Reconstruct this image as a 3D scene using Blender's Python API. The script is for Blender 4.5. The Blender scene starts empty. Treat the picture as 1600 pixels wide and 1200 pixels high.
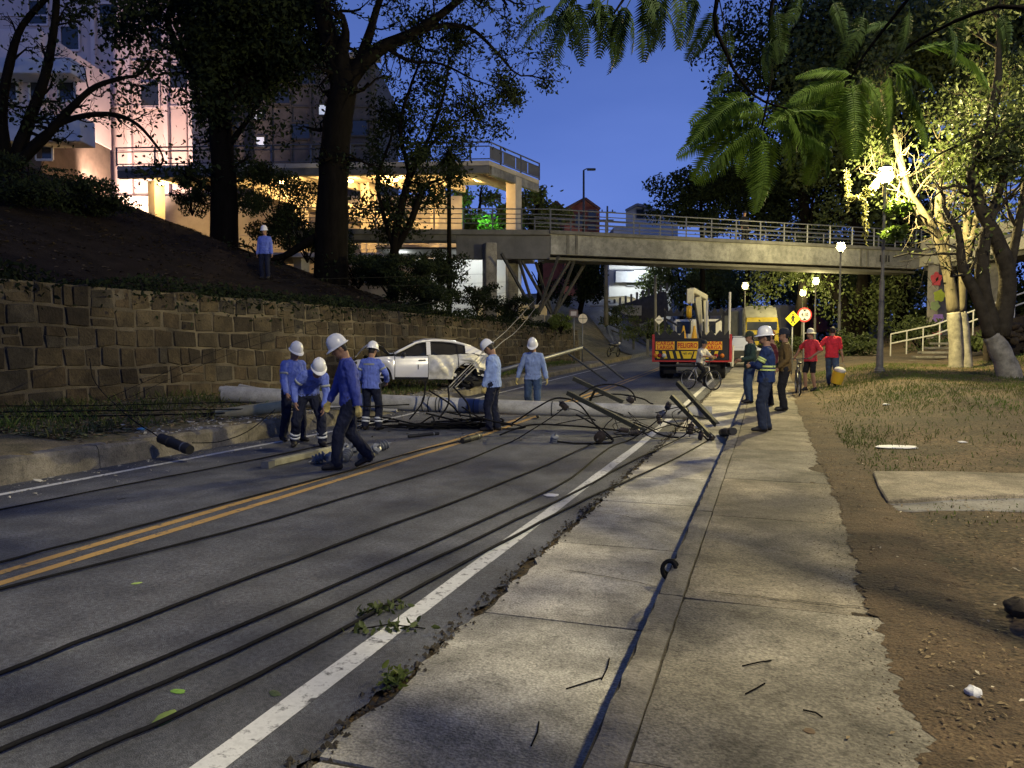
import bpy, bmesh, math, random
import numpy as np
from mathutils import Vector, Matrix, noise
from mathutils.bvhtree import BVHTree

# ------------------------------------------------------------------ camera, world, light, exposure
SC = bpy.context.scene
COL = SC.collection
FPX = 1180.0                      # focal length in pixels of the 1600 px wide photograph
TH = math.radians(18.7)           # the road runs 18.7 degrees to the right of the view
PH = math.atan(55 / FPX)          # the camera looks slightly down
CZ = 1.63
cam = bpy.data.cameras.new('camera')
cam.sensor_width = 36.0
cam.lens = 36.0 * FPX / 1600.0
cam.clip_start = 0.05
cam.clip_end = 3000
camo = bpy.data.objects.new('camera', cam)
COL.objects.link(camo)
camo.location = (0, 0, CZ)
camo.rotation_euler = (math.pi / 2 - PH, 0, TH)
SC.camera = camo

wd = bpy.data.worlds.new('World')
SC.world = wd
wd.use_nodes = True
wn = wd.node_tree
wn.nodes.clear()
sky = wn.nodes.new('ShaderNodeTexSky')
sky.sky_type = 'NISHITA'
sky.sun_disc = False
sky.sun_elevation = math.radians(2.0)
sky.sun_rotation = math.radians(200)
sky.altitude = 900
sky.air_density = 1.0
sky.dust_density = 0.3
sky.ozone_density = 3.0
tint = wn.nodes.new('ShaderNodeMix'); tint.data_type = 'RGBA'; tint.blend_type = 'MULTIPLY'
tint.inputs[0].default_value = 1.0
tint.inputs[7].default_value = (0.5, 0.7, 1.0, 1)
# a thin even veil of cloud after sunset: dusk blue, with soft banks a little brighter than the gaps
wtc = wn.nodes.new('ShaderNodeTexCoord')
wmap = wn.nodes.new('ShaderNodeMapping'); wmap.inputs['Scale'].default_value = (1.2, 1.2, 3.5)
wno = wn.nodes.new('ShaderNodeTexNoise'); wno.inputs['Scale'].default_value = 1.6; wno.inputs['Detail'].default_value = 5
wrm = wn.nodes.new('ShaderNodeMapRange')
wrm.inputs[1].default_value = 0.32; wrm.inputs[2].default_value = 0.72; wrm.inputs[3].default_value = 0.0; wrm.inputs[4].default_value = 1.0
veil = wn.nodes.new('ShaderNodeMix'); veil.data_type = 'RGBA'
veil.inputs[6].default_value = (0.60, 1.10, 3.60, 1)
veil.inputs[7].default_value = (0.85, 1.42, 4.20, 1)
cmix = wn.nodes.new('ShaderNodeMix'); cmix.data_type = 'RGBA'; cmix.inputs[0].default_value = 0.88
bg = wn.nodes.new('ShaderNodeBackground'); bg.inputs['Strength'].default_value = 0.15
wout = wn.nodes.new('ShaderNodeOutputWorld')
wn.links.new(sky.outputs[0], tint.inputs[6])
wn.links.new(wtc.outputs['Generated'], wmap.inputs['Vector'])
wn.links.new(wmap.outputs[0], wno.inputs['Vector'])
wn.links.new(wno.outputs['Fac'], wrm.inputs['Value'])
wn.links.new(wrm.outputs[0], veil.inputs[0])
wn.links.new(tint.outputs[2], cmix.inputs[6])
wn.links.new(veil.outputs[2], cmix.inputs[7])
# after sunset the sky darkens evenly from the horizon to the zenith
wsep = wn.nodes.new('ShaderNodeSeparateXYZ'); wn.links.new(wtc.outputs['Generated'], wsep.inputs[0])
wgr = wn.nodes.new('ShaderNodeMapRange'); wgr.interpolation_type = 'SMOOTHSTEP'
wgr.inputs[1].default_value = 0.08; wgr.inputs[2].default_value = 0.75; wgr.inputs[3].default_value = 1.06; wgr.inputs[4].default_value = 0.45
wn.links.new(wsep.outputs[2], wgr.inputs[0])
wsc = wn.nodes.new('ShaderNodeVectorMath'); wsc.operation = 'SCALE'
wn.links.new(cmix.outputs[2], wsc.inputs[0]); wn.links.new(wgr.outputs[0], wsc.inputs['Scale'])
wn.links.new(wsc.outputs[0], bg.inputs['Color'])
wn.links.new(bg.outputs[0], wout.inputs[0])

vs = SC.view_settings
vs.view_transform = 'Standard'; vs.look = 'None'; vs.gamma = 1.0; vs.use_curve_mapping = False
vs.exposure = 0.18
SC.cycles.max_bounces = 4
SC.cycles.diffuse_bounces = 2
SC.cycles.glossy_bounces = 2
SC.cycles.transmission_bounces = 2
SC.cycles.use_adaptive_sampling = True
SC.cycles.adaptive_threshold = 0.03
SC.cycles.light_sampling_threshold = 0.03
SC.cycles.sample_clamp_indirect = 4.0
SC.cycles.use_denoising = True

# ------------------------------------------------------------------ helpers
CT, ST = math.cos(TH), math.sin(TH)
CP, SP = math.cos(PH), math.sin(PH)
def W(xc, zc, z=0.0):
    """plan coordinates seen from the camera spot (right, ahead) -> world"""
    return Vector((xc * CT - zc * ST, xc * ST + zc * CT, z))
def P(px, py, zc):
    """photo pixel at a distance ahead -> world point"""
    a = (px - 800) / FPX; b = -(py - 600) / FPX
    k = zc / (CP + b * SP)
    return W(a * k, zc, CZ + k * (b * CP - SP))
def sstep(a, b, x):
    t = min(1.0, max(0.0, (x - a) / (b - a)))
    return t * t * (3 - 2 * t)
def rise(Y):
    t = Y - 12
    return 0.0 if t <= 0 else 0.027 * t * t / (t + 3)
def wallx(Y):
    return -13.5 + 2.9 * min(1.0, max(0.0, (Y - 12) / 29.0))
def walltop(Y):
    return 2.95 - 0.2 * sstep(22, 41, Y)
KH = 0.18          # right kerb height
def LKf(Y):
    """left kerb height: it sinks towards the crash site"""
    return 0.31 - 0.11 * sstep(13, 20, Y)
def terr(X, Y):
    r = rise(Y)
    if X > 0.45:
        b = 0.42 * sstep(1.0, 4.0, X) * sstep(7, 20, Y)
        b += 0.25 * max(0.0, X - 7) * sstep(14, 24, Y)
        b += 0.05 * noise.noise(Vector((X * .5, Y * .5, 0))) * sstep(1.0, 2.0, X)
        return r + KH - 0.01 + min(b, 4.0) + 0.018 * noise.noise(Vector((X * 2.2, Y * 2.2, 7)))
    if X > -8.65:
        return r - 0.03
    wx = wallx(Y)
    if Y > 43 or X > wx - 0.30:
        z = r + LKf(Y) - 0.015 + (0.22 - .17 * sstep(13, 20, Y)) * min(1.0, (-8.65 - X) / 4.0) + 0.03 * noise.noise(Vector((X * 1.5, Y * 1.5, 3)))
        if Y > 43:
            z += 0.125 * (Y - 43) * sstep(0.5, 7, -8.65 - X) * (1 if Y < 95 else 0) + (6.5 * sstep(0.5, 7, -8.65 - X) if Y >= 95 else 0)
        return z
    d = wx - X
    k = 1.0 - 0.93 * sstep(24, 43, Y)
    return min(walltop(Y) - 0.04 + 0.377 * max(0.0, d - 0.8) * k, 10.1) + 0.10 * noise.noise(Vector((X * .8, Y * .8, 1)))
def G(px, py, dz=0.0, z=None):
    """photo pixel -> point on the ground it meets (marched), lifted by dz"""
    a = P(px, py, 1.0) - Vector((0, 0, CZ))
    t = 1.5
    while t < 160:
        p = Vector((0, 0, CZ)) + a * t
        h = (surf(p.x, p.y) + dz) if z is None else z
        if p.z <= h:
            return Vector((p.x, p.y, h))
        t += 0.02 if t < 40 else 0.1
    return p
def surf(X, Y):
    if -8.65 < X < -0.585: return rise(Y)
    if -0.585 <= X <= 0.95: return rise(Y) + KH
    return terr(X, Y)

class MB:
    def __init__(s): s.v = []; s.f = []; s.m = []
    def add(s, vs, fs, mi=0):
        o = len(s.v); s.v.extend([Vector(v) for v in vs])
        for f in fs: s.f.append([i + o for i in f]); s.m.append(mi)
        return s
    def box(s, c, sz, R=None, mi=0):
        c = Vector(c); h = [x / 2 for x in sz]; vs = []
        for dx in (-1, 1):
            for dy in (-1, 1):
                for dz in (-1, 1):
                    v = Vector((dx * h[0], dy * h[1], dz * h[2]))
                    vs.append(c + (R @ v if R else v))
        return s.add(vs, [(0, 1, 3, 2), (4, 6, 7, 5), (0, 4, 5, 1), (2, 3, 7, 6), (0, 2, 6, 4), (1, 5, 7, 3)], mi)
    def beam(s, a, b, w, h, up=(0, 0, 1), mi=0):
        a = Vector(a); b = Vector(b); d = (b - a).normalized()
        x = d.cross(Vector(up))
        if x.length < 1e-4: x = d.cross(Vector((1, 0, 0)))
        x.normalize(); z = x.cross(d)
        vs = [p + x * (i * w / 2) + z * (j * h / 2) for p in (a, b) for i, j in ((-1, -1), (1, -1), (1, 1), (-1, 1))]
        return s.add(vs, [(3, 2, 1, 0), (4, 5, 6, 7), (0, 1, 5, 4), (1, 2, 6, 5), (2, 3, 7, 6), (3, 0, 4, 7)], mi)
    def tube(s, path, r, n=8, mi=0, cap=True, flat=1.0):
        path = [Vector(p) for p in path]; N = len(path)
        rs = r if isinstance(r, (list, tuple)) else [r] * N
        t0 = (path[1] - path[0]).normalized()
        x = t0.cross(Vector((0, 0, 1)))
        if x.length < 1e-3: x = t0.cross(Vector((1, 0, 0)))
        x.normalize(); vs = []
        for i in range(N):
            t = (path[min(i + 1, N - 1)] - path[max(i - 1, 0)])
            t = t.normalized() if t.length > 1e-9 else t0
            x = (x - t * x.dot(t))
            if x.length < 1e-6: x = t.orthogonal()
            x.normalize(); y = t.cross(x)
            for k in range(n):
                a = 2 * math.pi * k / n
                vs.append(path[i] + x * (math.cos(a) * rs[i]) + y * (math.sin(a) * rs[i] * flat))
        fs = [(i * n + k, i * n + (k + 1) % n, (i + 1) * n + (k + 1) % n, (i + 1) * n + k) for i in range(N - 1) for k in range(n)]
        if cap: fs += [tuple(reversed(range(n))), tuple(range((N - 1) * n, N * n))]
        return s.add(vs, fs, mi)
    def capsule(s, a, ra, b, rb, n=12, mi=0, flat=1.0, ref=None):
        a = Vector(a); b = Vector(b); d = b - a
        L = d.length; d = d / L if L > 1e-6 else Vector((0, 0, 1))
        path = []; rs = []
        for k in range(4):
            q = math.pi / 2 * k / 3; path.append(a - d * ra * math.cos(q)); rs.append(max(ra * math.sin(q), .0008))
        for k in range(4):
            q = math.pi / 2 * k / 3; path.append(b + d * rb * math.sin(q)); rs.append(max(rb * math.cos(q), .0008))
        return s.tube(path, rs, n, mi)
    def rings(s, rl, n=16, mi=0):
        """rl: (centre, xaxis*rx, yaxis*ry) rings joined into a closed loft"""
        vs = []
        for c, ax, ay in rl:
            for k in range(n):
                a = 2 * math.pi * k / n; ca, sa = math.cos(a), math.sin(a)
                vs.append(c + ax * (math.copysign(abs(ca) ** .8, ca)) + ay * (math.copysign(abs(sa) ** .8, sa)))
        N = len(rl)
        fs = [(i * n + k, i * n + (k + 1) % n, (i + 1) * n + (k + 1) % n, (i + 1) * n + k) for i in range(N - 1) for k in range(n)]
        fs += [tuple(reversed(range(n))), tuple(range((N - 1) * n, N * n))]
        return s.add(vs, fs, mi)
    def ell(s, c, rx, ry, rz, n=12, mi=0, M=None):
        c = Vector(c); vs = []; m = n // 2
        for i in range(m + 1):
            q = math.pi * i / m
            for k in range(n):
                a = 2 * math.pi * k / n
                v = Vector((rx * max(math.sin(q), .01) * math.cos(a), ry * max(math.sin(q), .01) * math.sin(a), rz * math.cos(q)))
                vs.append(c + (M @ v if M else v))
        fs = [(i * n + k, (i + 1) * n + k, (i + 1) * n + (k + 1) % n, i * n + (k + 1) % n) for i in range(m) for k in range(n)]
        return s.add(vs, fs, mi)
    def lathe(s, prof, n=16, M=None, mi=0):
        M = M or Matrix.Identity(4); vs = []
        for r, z in prof:
            for k in range(n):
                a = 2 * math.pi * k / n
                vs.append(M @ Vector((max(r, 1e-4) * math.cos(a), max(r, 1e-4) * math.sin(a), z)))
        fs = [(i * n + k, i * n + (k + 1) % n, (i + 1) * n + (k + 1) % n, (i + 1) * n + k) for i in range(len(prof) - 1) for k in range(n)]
        return s.add(vs, fs, mi)
    def prism(s, poly, h, mi=0, M=None):
        """poly: xy points, extruded from z=0 to h, optional matrix"""
        M = M or Matrix.Identity(4); n = len(poly)
        vs = [M @ Vector((x, y, 0)) for x, y in poly] + [M @ Vector((x, y, h)) for x, y in poly]
        fs = [tuple(reversed(range(n))), tuple(range(n, 2 * n))] + [(i, (i + 1) % n, n + (i + 1) % n, n + i) for i in range(n)]
        return s.add(vs, fs, mi)
    def grid(s, fn, nu, nv, mi=0):
        vs = [fn(i / nu, j / nv) for i in range(nu + 1) for j in range(nv + 1)]
        fs = [(i * (nv + 1) + j, (i + 1) * (nv + 1) + j, (i + 1) * (nv + 1) + j + 1, i * (nv + 1) + j + 1) for i in range(nu) for j in range(nv)]
        return s.add(vs, fs, mi)
    def mesh(s, name, mats, smooth=False, bevel=0, fix=True):
        me = bpy.data.meshes.new(name)
        me.from_pydata([tuple(v) for v in s.v], [], s.f)
        for m in (mats if isinstance(mats, (list, tuple)) else [mats]): me.materials.append(m)
        if isinstance(mats, (list, tuple)) and len(mats) > 1:
            me.polygons.foreach_set('material_index', s.m)
        if fix or bevel:
            bm = bmesh.new(); bm.from_mesh(me)
            if fix: bmesh.ops.recalc_face_normals(bm, faces=bm.faces)
            if bevel:
                es = [e for e in bm.edges if len(e.link_faces) == 2 and e.calc_face_angle(0) > 0.6]
                bmesh.ops.bevel(bm, geom=es, offset=bevel, segments=1, affect='EDGES', profile=0.5)
            bm.to_mesh(me); bm.free()
        if smooth is True:
            me.polygons.foreach_set('use_smooth', [True] * len(me.polygons))
        elif smooth:
            me.polygons.foreach_set('use_smooth', [True] * len(me.polygons))
            try: me.set_sharp_from_angle(angle=smooth)
            except Exception: pass
        me.update()
        return me
    def build(s, name, mats, parent=None, smooth=False, bevel=0, fix=True):
        return link(name, s.mesh(name, mats, smooth, bevel, fix), parent)

ROOTM = {}
def link(name, me, parent=None, M=None):
    o = bpy.data.objects.new(name, me); COL.objects.link(o)
    if parent is not None:
        o.parent = parent
        if M is None and parent.name in ROOTM:
            o.matrix_parent_inverse = ROOTM[parent.name].inverted()   # built in world coordinates
    if M is not None: o.matrix_local = M
    return o
def tag(o, label=None, cat=None, group=None, kind=None):
    if label: o['label'] = label
    if cat: o['category'] = cat
    if group: o['group'] = group
    if kind: o['kind'] = kind
    return o
def thing(name, label, cat, loc=(0, 0, 0), rz=0.0, group=None, local=False, kind=None):
    """Empty at the base of a thing. local=True: parts are built in its own frame; else in world coordinates."""
    o = bpy.data.objects.new(name, None); COL.objects.link(o)
    o.empty_display_size = 0.2
    o.location = loc; o.rotation_euler = (0, 0, rz)
    if not local: ROOTM[o.name] = Matrix.Translation(Vector(loc)) @ Matrix.Rotation(rz, 4, 'Z')
    return tag(o, label, cat, group, kind)
def sub(parent, name, me_or_mb, mats=None, smooth=False, bevel=0, label=None):
    """sub-part of a part that was built in world or root coordinates: identity offset to its part"""
    me = me_or_mb.mesh(name, mats, smooth, bevel) if isinstance(me_or_mb, MB) else me_or_mb
    o = bpy.data.objects.new(name, me); COL.objects.link(o); o.parent = parent
    if label: o['label'] = label
    return o
def copy_tree(o, parent=None):
    c = o.copy(); COL.objects.link(c)
    if parent is not None:
        mpi = o.matrix_parent_inverse.copy(); c.parent = parent; c.matrix_parent_inverse = mpi
    for ch in list(o.children): copy_tree(ch, c)
    return c

# ------------------------------------------------------------------ materials
MATS = {}
def mat(name, col, rough=0.8, metal=0.0, var=0.25, scale=3.0, bump=0.0, bscale=40.0, col2=None, spec=0.35,
        speck=0.0, sscale=120.0, stain=0.0, stscale=.9, emit=None, estr=0.0, trans=0.0, alpha=None, coat=0.0, stretch=None, detail=6):
    if name in MATS: return MATS[name]
    m = bpy.data.materials.new(name); m.use_nodes = True
    nt = m.node_tree; N = nt.nodes; L = nt.links
    b = N['Principled BSDF']
    b.inputs['Roughness'].default_value = rough
    b.inputs['Metallic'].default_value = metal
    b.inputs['Specular IOR Level'].default_value = spec
    if coat: b.inputs['Coat Weight'].default_value = coat; b.inputs['Coat Roughness'].default_value = .12
    c1 = tuple(col) + (1,)
    if var or col2:
        tc = N.new('ShaderNodeTexCoord'); mp = N.new('ShaderNodeMapping')
        if stretch: mp.inputs['Scale'].default_value = stretch
        L.new(tc.outputs['Object'], mp.inputs['Vector'])
        n1 = N.new('ShaderNodeTexNoise'); n1.inputs['Scale'].default_value = scale; n1.inputs['Detail'].default_value = detail
        n1.inputs['Roughness'].default_value = 0.62
        L.new(mp.outputs[0], n1.inputs['Vector'])
        rp = N.new('ShaderNodeValToRGB')
        lo = tuple(c * (1 - var) for c in col) if col2 is None else tuple(col2)
        rp.color_ramp.elements[0].position = 0.32; rp.color_ramp.elements[0].color = lo + (1,)
        rp.color_ramp.elements[1].position = 0.68; rp.color_ramp.elements[1].color = tuple(min(1, c * (1 + var * .5)) for c in col) + (1,)
        L.new(n1.outputs['Fac'], rp.inputs[0])
        out = rp.outputs[0]
        if speck:
            n2 = N.new('ShaderNodeTexNoise'); n2.inputs['Scale'].default_value = sscale; n2.inputs['Detail'].default_value = 2
            L.new(tc.outputs['Object'], n2.inputs['Vector'])
            mr = N.new('ShaderNodeMapRange'); mr.inputs[1].default_value = .35; mr.inputs[2].default_value = .65
            mr.inputs[3].default_value = 1 - speck; mr.inputs[4].default_value = 1 + speck
            L.new(n2.outputs['Fac'], mr.inputs[0])
            mx = N.new('ShaderNodeVectorMath'); mx.operation = 'MULTIPLY'
            cv = N.new('ShaderNodeCombineXYZ')
            for i in range(3): L.new(mr.outputs[0], cv.inputs[i])
            L.new(out, mx.inputs[0]); L.new(cv.outputs[0], mx.inputs[1]); out = mx.outputs[0]
        if stain:
            # broad water stains plus small dark spots
            for sc_, lo_, hi_, amt in ((stscale, .40, .60, stain), (4.0, .45, .62, stain * .55), (22.0, .52, .66, stain * .75)):
                ns = N.new('ShaderNodeTexNoise'); ns.inputs['Scale'].default_value = sc_; ns.inputs['Detail'].default_value = 7; ns.inputs['Roughness'].default_value = .6
                L.new(tc.outputs['Object'], ns.inputs['Vector'])
                ms_ = N.new('ShaderNodeMapRange'); ms_.inputs[1].default_value = lo_; ms_.inputs[2].default_value = hi_; ms_.inputs[3].default_value = 1; ms_.inputs[4].default_value = 1 - amt
                L.new(ns.outputs['Fac'], ms_.inputs[0])
                vm = N.new('ShaderNodeVectorMath'); vm.operation = 'SCALE'; L.new(out, vm.inputs[0]); L.new(ms_.outputs[0], vm.inputs['Scale']); out = vm.outputs[0]
        L.new(out, b.inputs['Base Color'])
        if bump:
            n3 = N.new('ShaderNodeTexNoise'); n3.inputs['Scale'].default_value = bscale; n3.inputs['Detail'].default_value = 5
            L.new(mp.outputs[0], n3.inputs['Vector'])
            bp = N.new('ShaderNodeBump'); bp.inputs['Strength'].default_value = bump; bp.inputs['Distance'].default_value = 0.02
            L.new(n3.outputs['Fac'], bp.inputs['Height']); L.new(bp.outputs[0], b.inputs['Normal'])
    else:
        b.inputs['Base Color'].default_value = c1
    if emit:
        b.inputs['Emission Color'].default_value = tuple(emit) + (1,); b.inputs['Emission Strength'].default_value = estr
    if alpha is not None: b.inputs['Alpha'].default_value = alpha
    if trans:
        # thin leaf: part of the light passes through
        tr = N.new('ShaderNodeBsdfTranslucent'); ms = N.new('ShaderNodeMixShader'); ms.inputs[0].default_value = trans
        src = b.inputs['Base Color'].links[0].from_socket if b.inputs['Base Color'].links else None
        if src: L.new(src, tr.inputs['Color'])
        else: tr.inputs['Color'].default_value = c1
        L.new(b.outputs[0], ms.inputs[1]); L.new(tr.outputs[0], ms.inputs[2])
        L.new(ms.outputs[0], N['Material Output'].inputs['Surface'])
    MATS[name] = m
    return m
def text_mesh(body, size, mtl, name='lettering', bold=0.0, extrude=0.002, xs=1.0):
    cu = bpy.data.curves.new(name, 'FONT'); cu.body = body; cu.size = size
    cu.align_x = 'CENTER'; cu.align_y = 'CENTER'; cu.extrude = extrude; cu.offset = bold; cu.resolution_u = 3
    o = bpy.data.objects.new('tmp', cu)
    me = bpy.data.meshes.new_from_object(o)
    me.name = name
    if xs != 1.0: me.transform(Matrix.Diagonal((xs, 1, 1, 1)))
    me.materials.clear(); me.materials.append(mtl)
    bpy.data.objects.remove(o); bpy.data.curves.remove(cu)
    return me
rnd = random.Random(7)
M_conc = mat('concrete', (0.36, 0.335, 0.285), .88, var=.30, scale=1.6, bump=.35, bscale=60, speck=.16, sscale=90)
M_conc2 = mat('old_concrete', (0.25, 0.235, 0.20), .9, stain=.4, var=.38, scale=1.1, bump=.45, bscale=45, speck=.14, sscale=70)
M_kerb = mat('kerb_concrete', (0.25, 0.225, 0.175), .9, var=.35, scale=3, stain=.45, bump=.5, bscale=50, speck=.18, sscale=80)
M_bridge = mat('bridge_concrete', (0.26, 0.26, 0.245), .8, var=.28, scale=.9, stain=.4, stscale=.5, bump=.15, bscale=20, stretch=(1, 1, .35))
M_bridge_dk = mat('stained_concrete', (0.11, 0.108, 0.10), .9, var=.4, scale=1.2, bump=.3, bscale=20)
M_deckwarm = mat('deck_concrete', (0.42, 0.38, 0.31), .85, var=.22, scale=.8, bump=.2, bscale=15)
M_steel = mat('galvanised_rail', (0.17, 0.175, 0.18), .5, .6, var=.15, scale=8)
M_dsteel = mat('dark_steel', (0.075, 0.078, 0.075), .6, .5, var=.35, scale=10)
M_brownsteel = mat('crossarm_steel', (0.035, 0.037, 0.030), .65, .35, var=.3, scale=9, bump=.1)
M_black = mat('black_rubber', (0.012, 0.012, 0.013), .6, var=.3, scale=20)
M_cable = mat('cable_sheath', (0.009, 0.009, 0.010), .85, var=.3, scale=15, spec=.12)
M_gcable = mat('grey_cable', (0.22, 0.22, 0.21), .55, var=.2, scale=15)
M_white = mat('white_paint', (0.74, 0.73, 0.70), .5, var=.06, scale=6)
M_dark = mat('dark_void', (0.015, 0.015, 0.016), .9, var=.2, scale=5)

# ------------------------------------------------------------------ ground, road, pavements
M_soil = mat('bare_soil', (0.105, 0.068, 0.034), .95, var=.5, scale=1.1, bump=.8, bscale=30, col2=(0.06, 0.045, 0.022), speck=.5, sscale=28, stain=.4, stscale=.6)
M_verge = mat('dry_verge', (0.15, 0.12, 0.07), .95, var=.5, scale=2, bump=.8, bscale=26, col2=(0.06, 0.055, 0.025), speck=.35, sscale=50)
def axis(stops):
    out = []
    for a, b, st in stops:
        n = max(1, round((b - a) / st)); out += [a + (b - a) * i / n for i in range(n)]
    return out + [stops[-1][1]]
gx = axis([(-400, -60, 40), (-60, -15, 1.0), (-15, -10, .22), (-10, -8.7, .4), (-8.7, -8.6, .05), (-8.6, .40, 3.0), (.40, .46, .06), (.46, 6, .16), (6, 20, .7), (20, 60, 8), (60, 400, 60)])
gy = axis([(-60, -3, 6), (-3, 14, .16), (14, 46, .5), (46, 100, 2), (100, 600, 60)])
mb = MB()
ny = len(gy)
for X in gx:
    for Y in gy: mb.v.append(Vector((X, Y, terr(X, Y))))
for i in range(len(gx) - 1):
    for j in range(ny - 1):
        xm = (gx[i] + gx[i + 1]) / 2
        mb.f.append([i * ny + j, (i + 1) * ny + j, (i + 1) * ny + j + 1, i * ny + j + 1])
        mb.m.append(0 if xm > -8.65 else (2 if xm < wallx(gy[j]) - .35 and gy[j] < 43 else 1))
M_hill = mat('unlit_hill_soil', (.017, .013, .0105), .95, spec=.05, var=.5, scale=1.5, bump=.8, bscale=20, speck=.4, sscale=30)  # night shade put into the colour: hill soil made near black
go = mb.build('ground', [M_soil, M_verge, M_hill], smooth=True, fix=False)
tag(go, 'brown earth ground and hillside around the road', kind='structure')

# asphalt with wear: fine aggregate, long wheel-path tone, patches
def asphalt():
    m = bpy.data.materials.new('asphalt'); m.use_nodes = True
    nt = m.node_tree; N = nt.nodes; L = nt.links; b = N['Principled BSDF']
    tc = N.new('ShaderNodeTexCoord')
    def nz(scale, detail=5, st=None):
        n = N.new('ShaderNodeTexNoise'); n.inputs['Scale'].default_value = scale; n.inputs['Detail'].default_value = detail
        if st:
            mp = N.new('ShaderNodeMapping'); mp.inputs['Scale'].default_value = st
            L.new(tc.outputs['Object'], mp.inputs[0]); L.new(mp.outputs[0], n.inputs['Vector'])
        else: L.new(tc.outputs['Object'], n.inputs['Vector'])
        return n
    n1 = nz(.7, 6, (1.6, .35, 1)); n2 = nz(170, 2); n3 = nz(3.2, 7)
    r1 = N.new('ShaderNodeValToRGB')
    r1.color_ramp.elements[0].position = .3; r1.color_ramp.elements[0].color = (.048, .051, .060, 1)
    r1.color_ramp.elements[1].position = .7; r1.color_ramp.elements[1].color = (.100, .103, .113, 1)
    L.new(n1.outputs[0], r1.inputs[0])
    def mul(src, n, lo, hi, a=.35, c=.65):
        mr = N.new('ShaderNodeMapRange'); mr.inputs[1].default_value = a; mr.inputs[2].default_value = c
        mr.inputs[3].default_value = lo; mr.inputs[4].default_value = hi; L.new(n.outputs[0], mr.inputs[0])
        v = N.new('ShaderNodeVectorMath'); v.operation = 'SCALE'; L.new(src, v.inputs[0]); L.new(mr.outputs[0], v.inputs['Scale'])
        return v.outputs[0]
    n4 = nz(34, 3); n5 = nz(1.1, 4)
    o = mul(r1.outputs[0], n2, .5, 1.6); o = mul(o, n3, .75, 1.22); o = mul(o, n4, .72, 1.30); o = mul(o, n5, .85, 1.1)
    L.new(o, b.inputs['Base Color'])
    rr = N.new('ShaderNodeMapRange'); rr.inputs[3].default_value = .62; rr.inputs[4].default_value = .85; L.new(n3.outputs[0], rr.inputs[0])
    L.new(rr.outputs[0], b.inputs['Roughness']); b.inputs['Specular IOR Level'].default_value = .4
    bp = N.new('ShaderNodeBump'); bp.inputs['Strength'].default_value = .8; bp.inputs['Distance'].default_value = .01
    L.new(n2.outputs[0], bp.inputs['Height']); L.new(bp.outputs[0], b.inputs['Normal'])
    return m
M_asph = asphalt()
yr = axis([(-8, 12, 1.0), (12, 60, 1.0), (60, 130, 5)])
def strip(x0, x1, ys, dz, jag0=0, jag1=0, seed=0, step=None):
    m = MB(); r = random.Random(seed)
    for Y in ys:
        m.v.append(Vector((x0 + r.uniform(-jag0, jag0), Y, rise(Y) + dz))); m.v.append(Vector((x1 + r.uniform(-jag1, jag1), Y, rise(Y) + dz)))
    for i in range(len(ys) - 1): m.f.append([2 * i, 2 * i + 1, 2 * i + 3, 2 * i + 2]); m.m.append(0)
    return m
yfine = axis([(-8, 30, .11), (30, 130, 2)])
rd = strip(-8.7, -1.70, yfine, 0.0, 0, .045, 3).build('road', M_asph, fix=False)
tag(rd, 'dark grey asphalt two-lane road with double yellow line', kind='structure')

def worn_paint(name, col, thr=.42):
    """road paint that has flaked: shows the asphalt where the noise drops"""
    m = bpy.data.materials.new(name); m.use_nodes = True
    nt = m.node_tree; N = nt.nodes; L = nt.links; b = N['Principled BSDF']
    tc = N.new('ShaderNodeTexCoord')
    n = N.new('ShaderNodeTexNoise'); n.inputs['Scale'].default_value = 11; n.inputs['Detail'].default_value = 8; n.inputs['Roughness'].default_value = .75
    L.new(tc.outputs['Object'], n.inputs['Vector'])
    r = N.new('ShaderNodeValToRGB')
    r.color_ramp.elements[0].position = thr - .06; r.color_ramp.elements[0].color = (.07, .07, .07, 1)
    r.color_ramp.elements[1].position = thr + .05; r.color_ramp.elements[1].color = tuple(col) + (1,)
    e = r.color_ramp.elements.new(.62); e.color = tuple(c * .8 for c in col) + (1,)
    L.new(n.outputs[0], r.inputs[0]); L.new(r.outputs[0], b.inputs['Base Color'])
    b.inputs['Roughness'].default_value = .75
    return m
M_lw = worn_paint('white_road_paint', (.55, .55, .53), .43)
M_ly = worn_paint('yellow_road_paint', (.42, .255, .075), .43)
ym = axis([(-6, 62, .5)])
for nm, x, w, m, lab in (('edge_line', -2.04, .13, M_lw, 'right white edge line'), ('edge_line', -8.10, .11, M_lw, 'left white edge line'),
                         ('centre_line', -5.03, .10, M_ly, 'right yellow line of the pair'), ('centre_line', -5.27, .10, M_ly, 'left yellow line of the pair')):
    o = strip(x - w / 2, x + w / 2, ym, .004, .006, .006, 5).build(nm, m, rd, fix=False); o['label'] = lab
# zebra bars far up the side street and at the road mouth
mz = MB()
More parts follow.
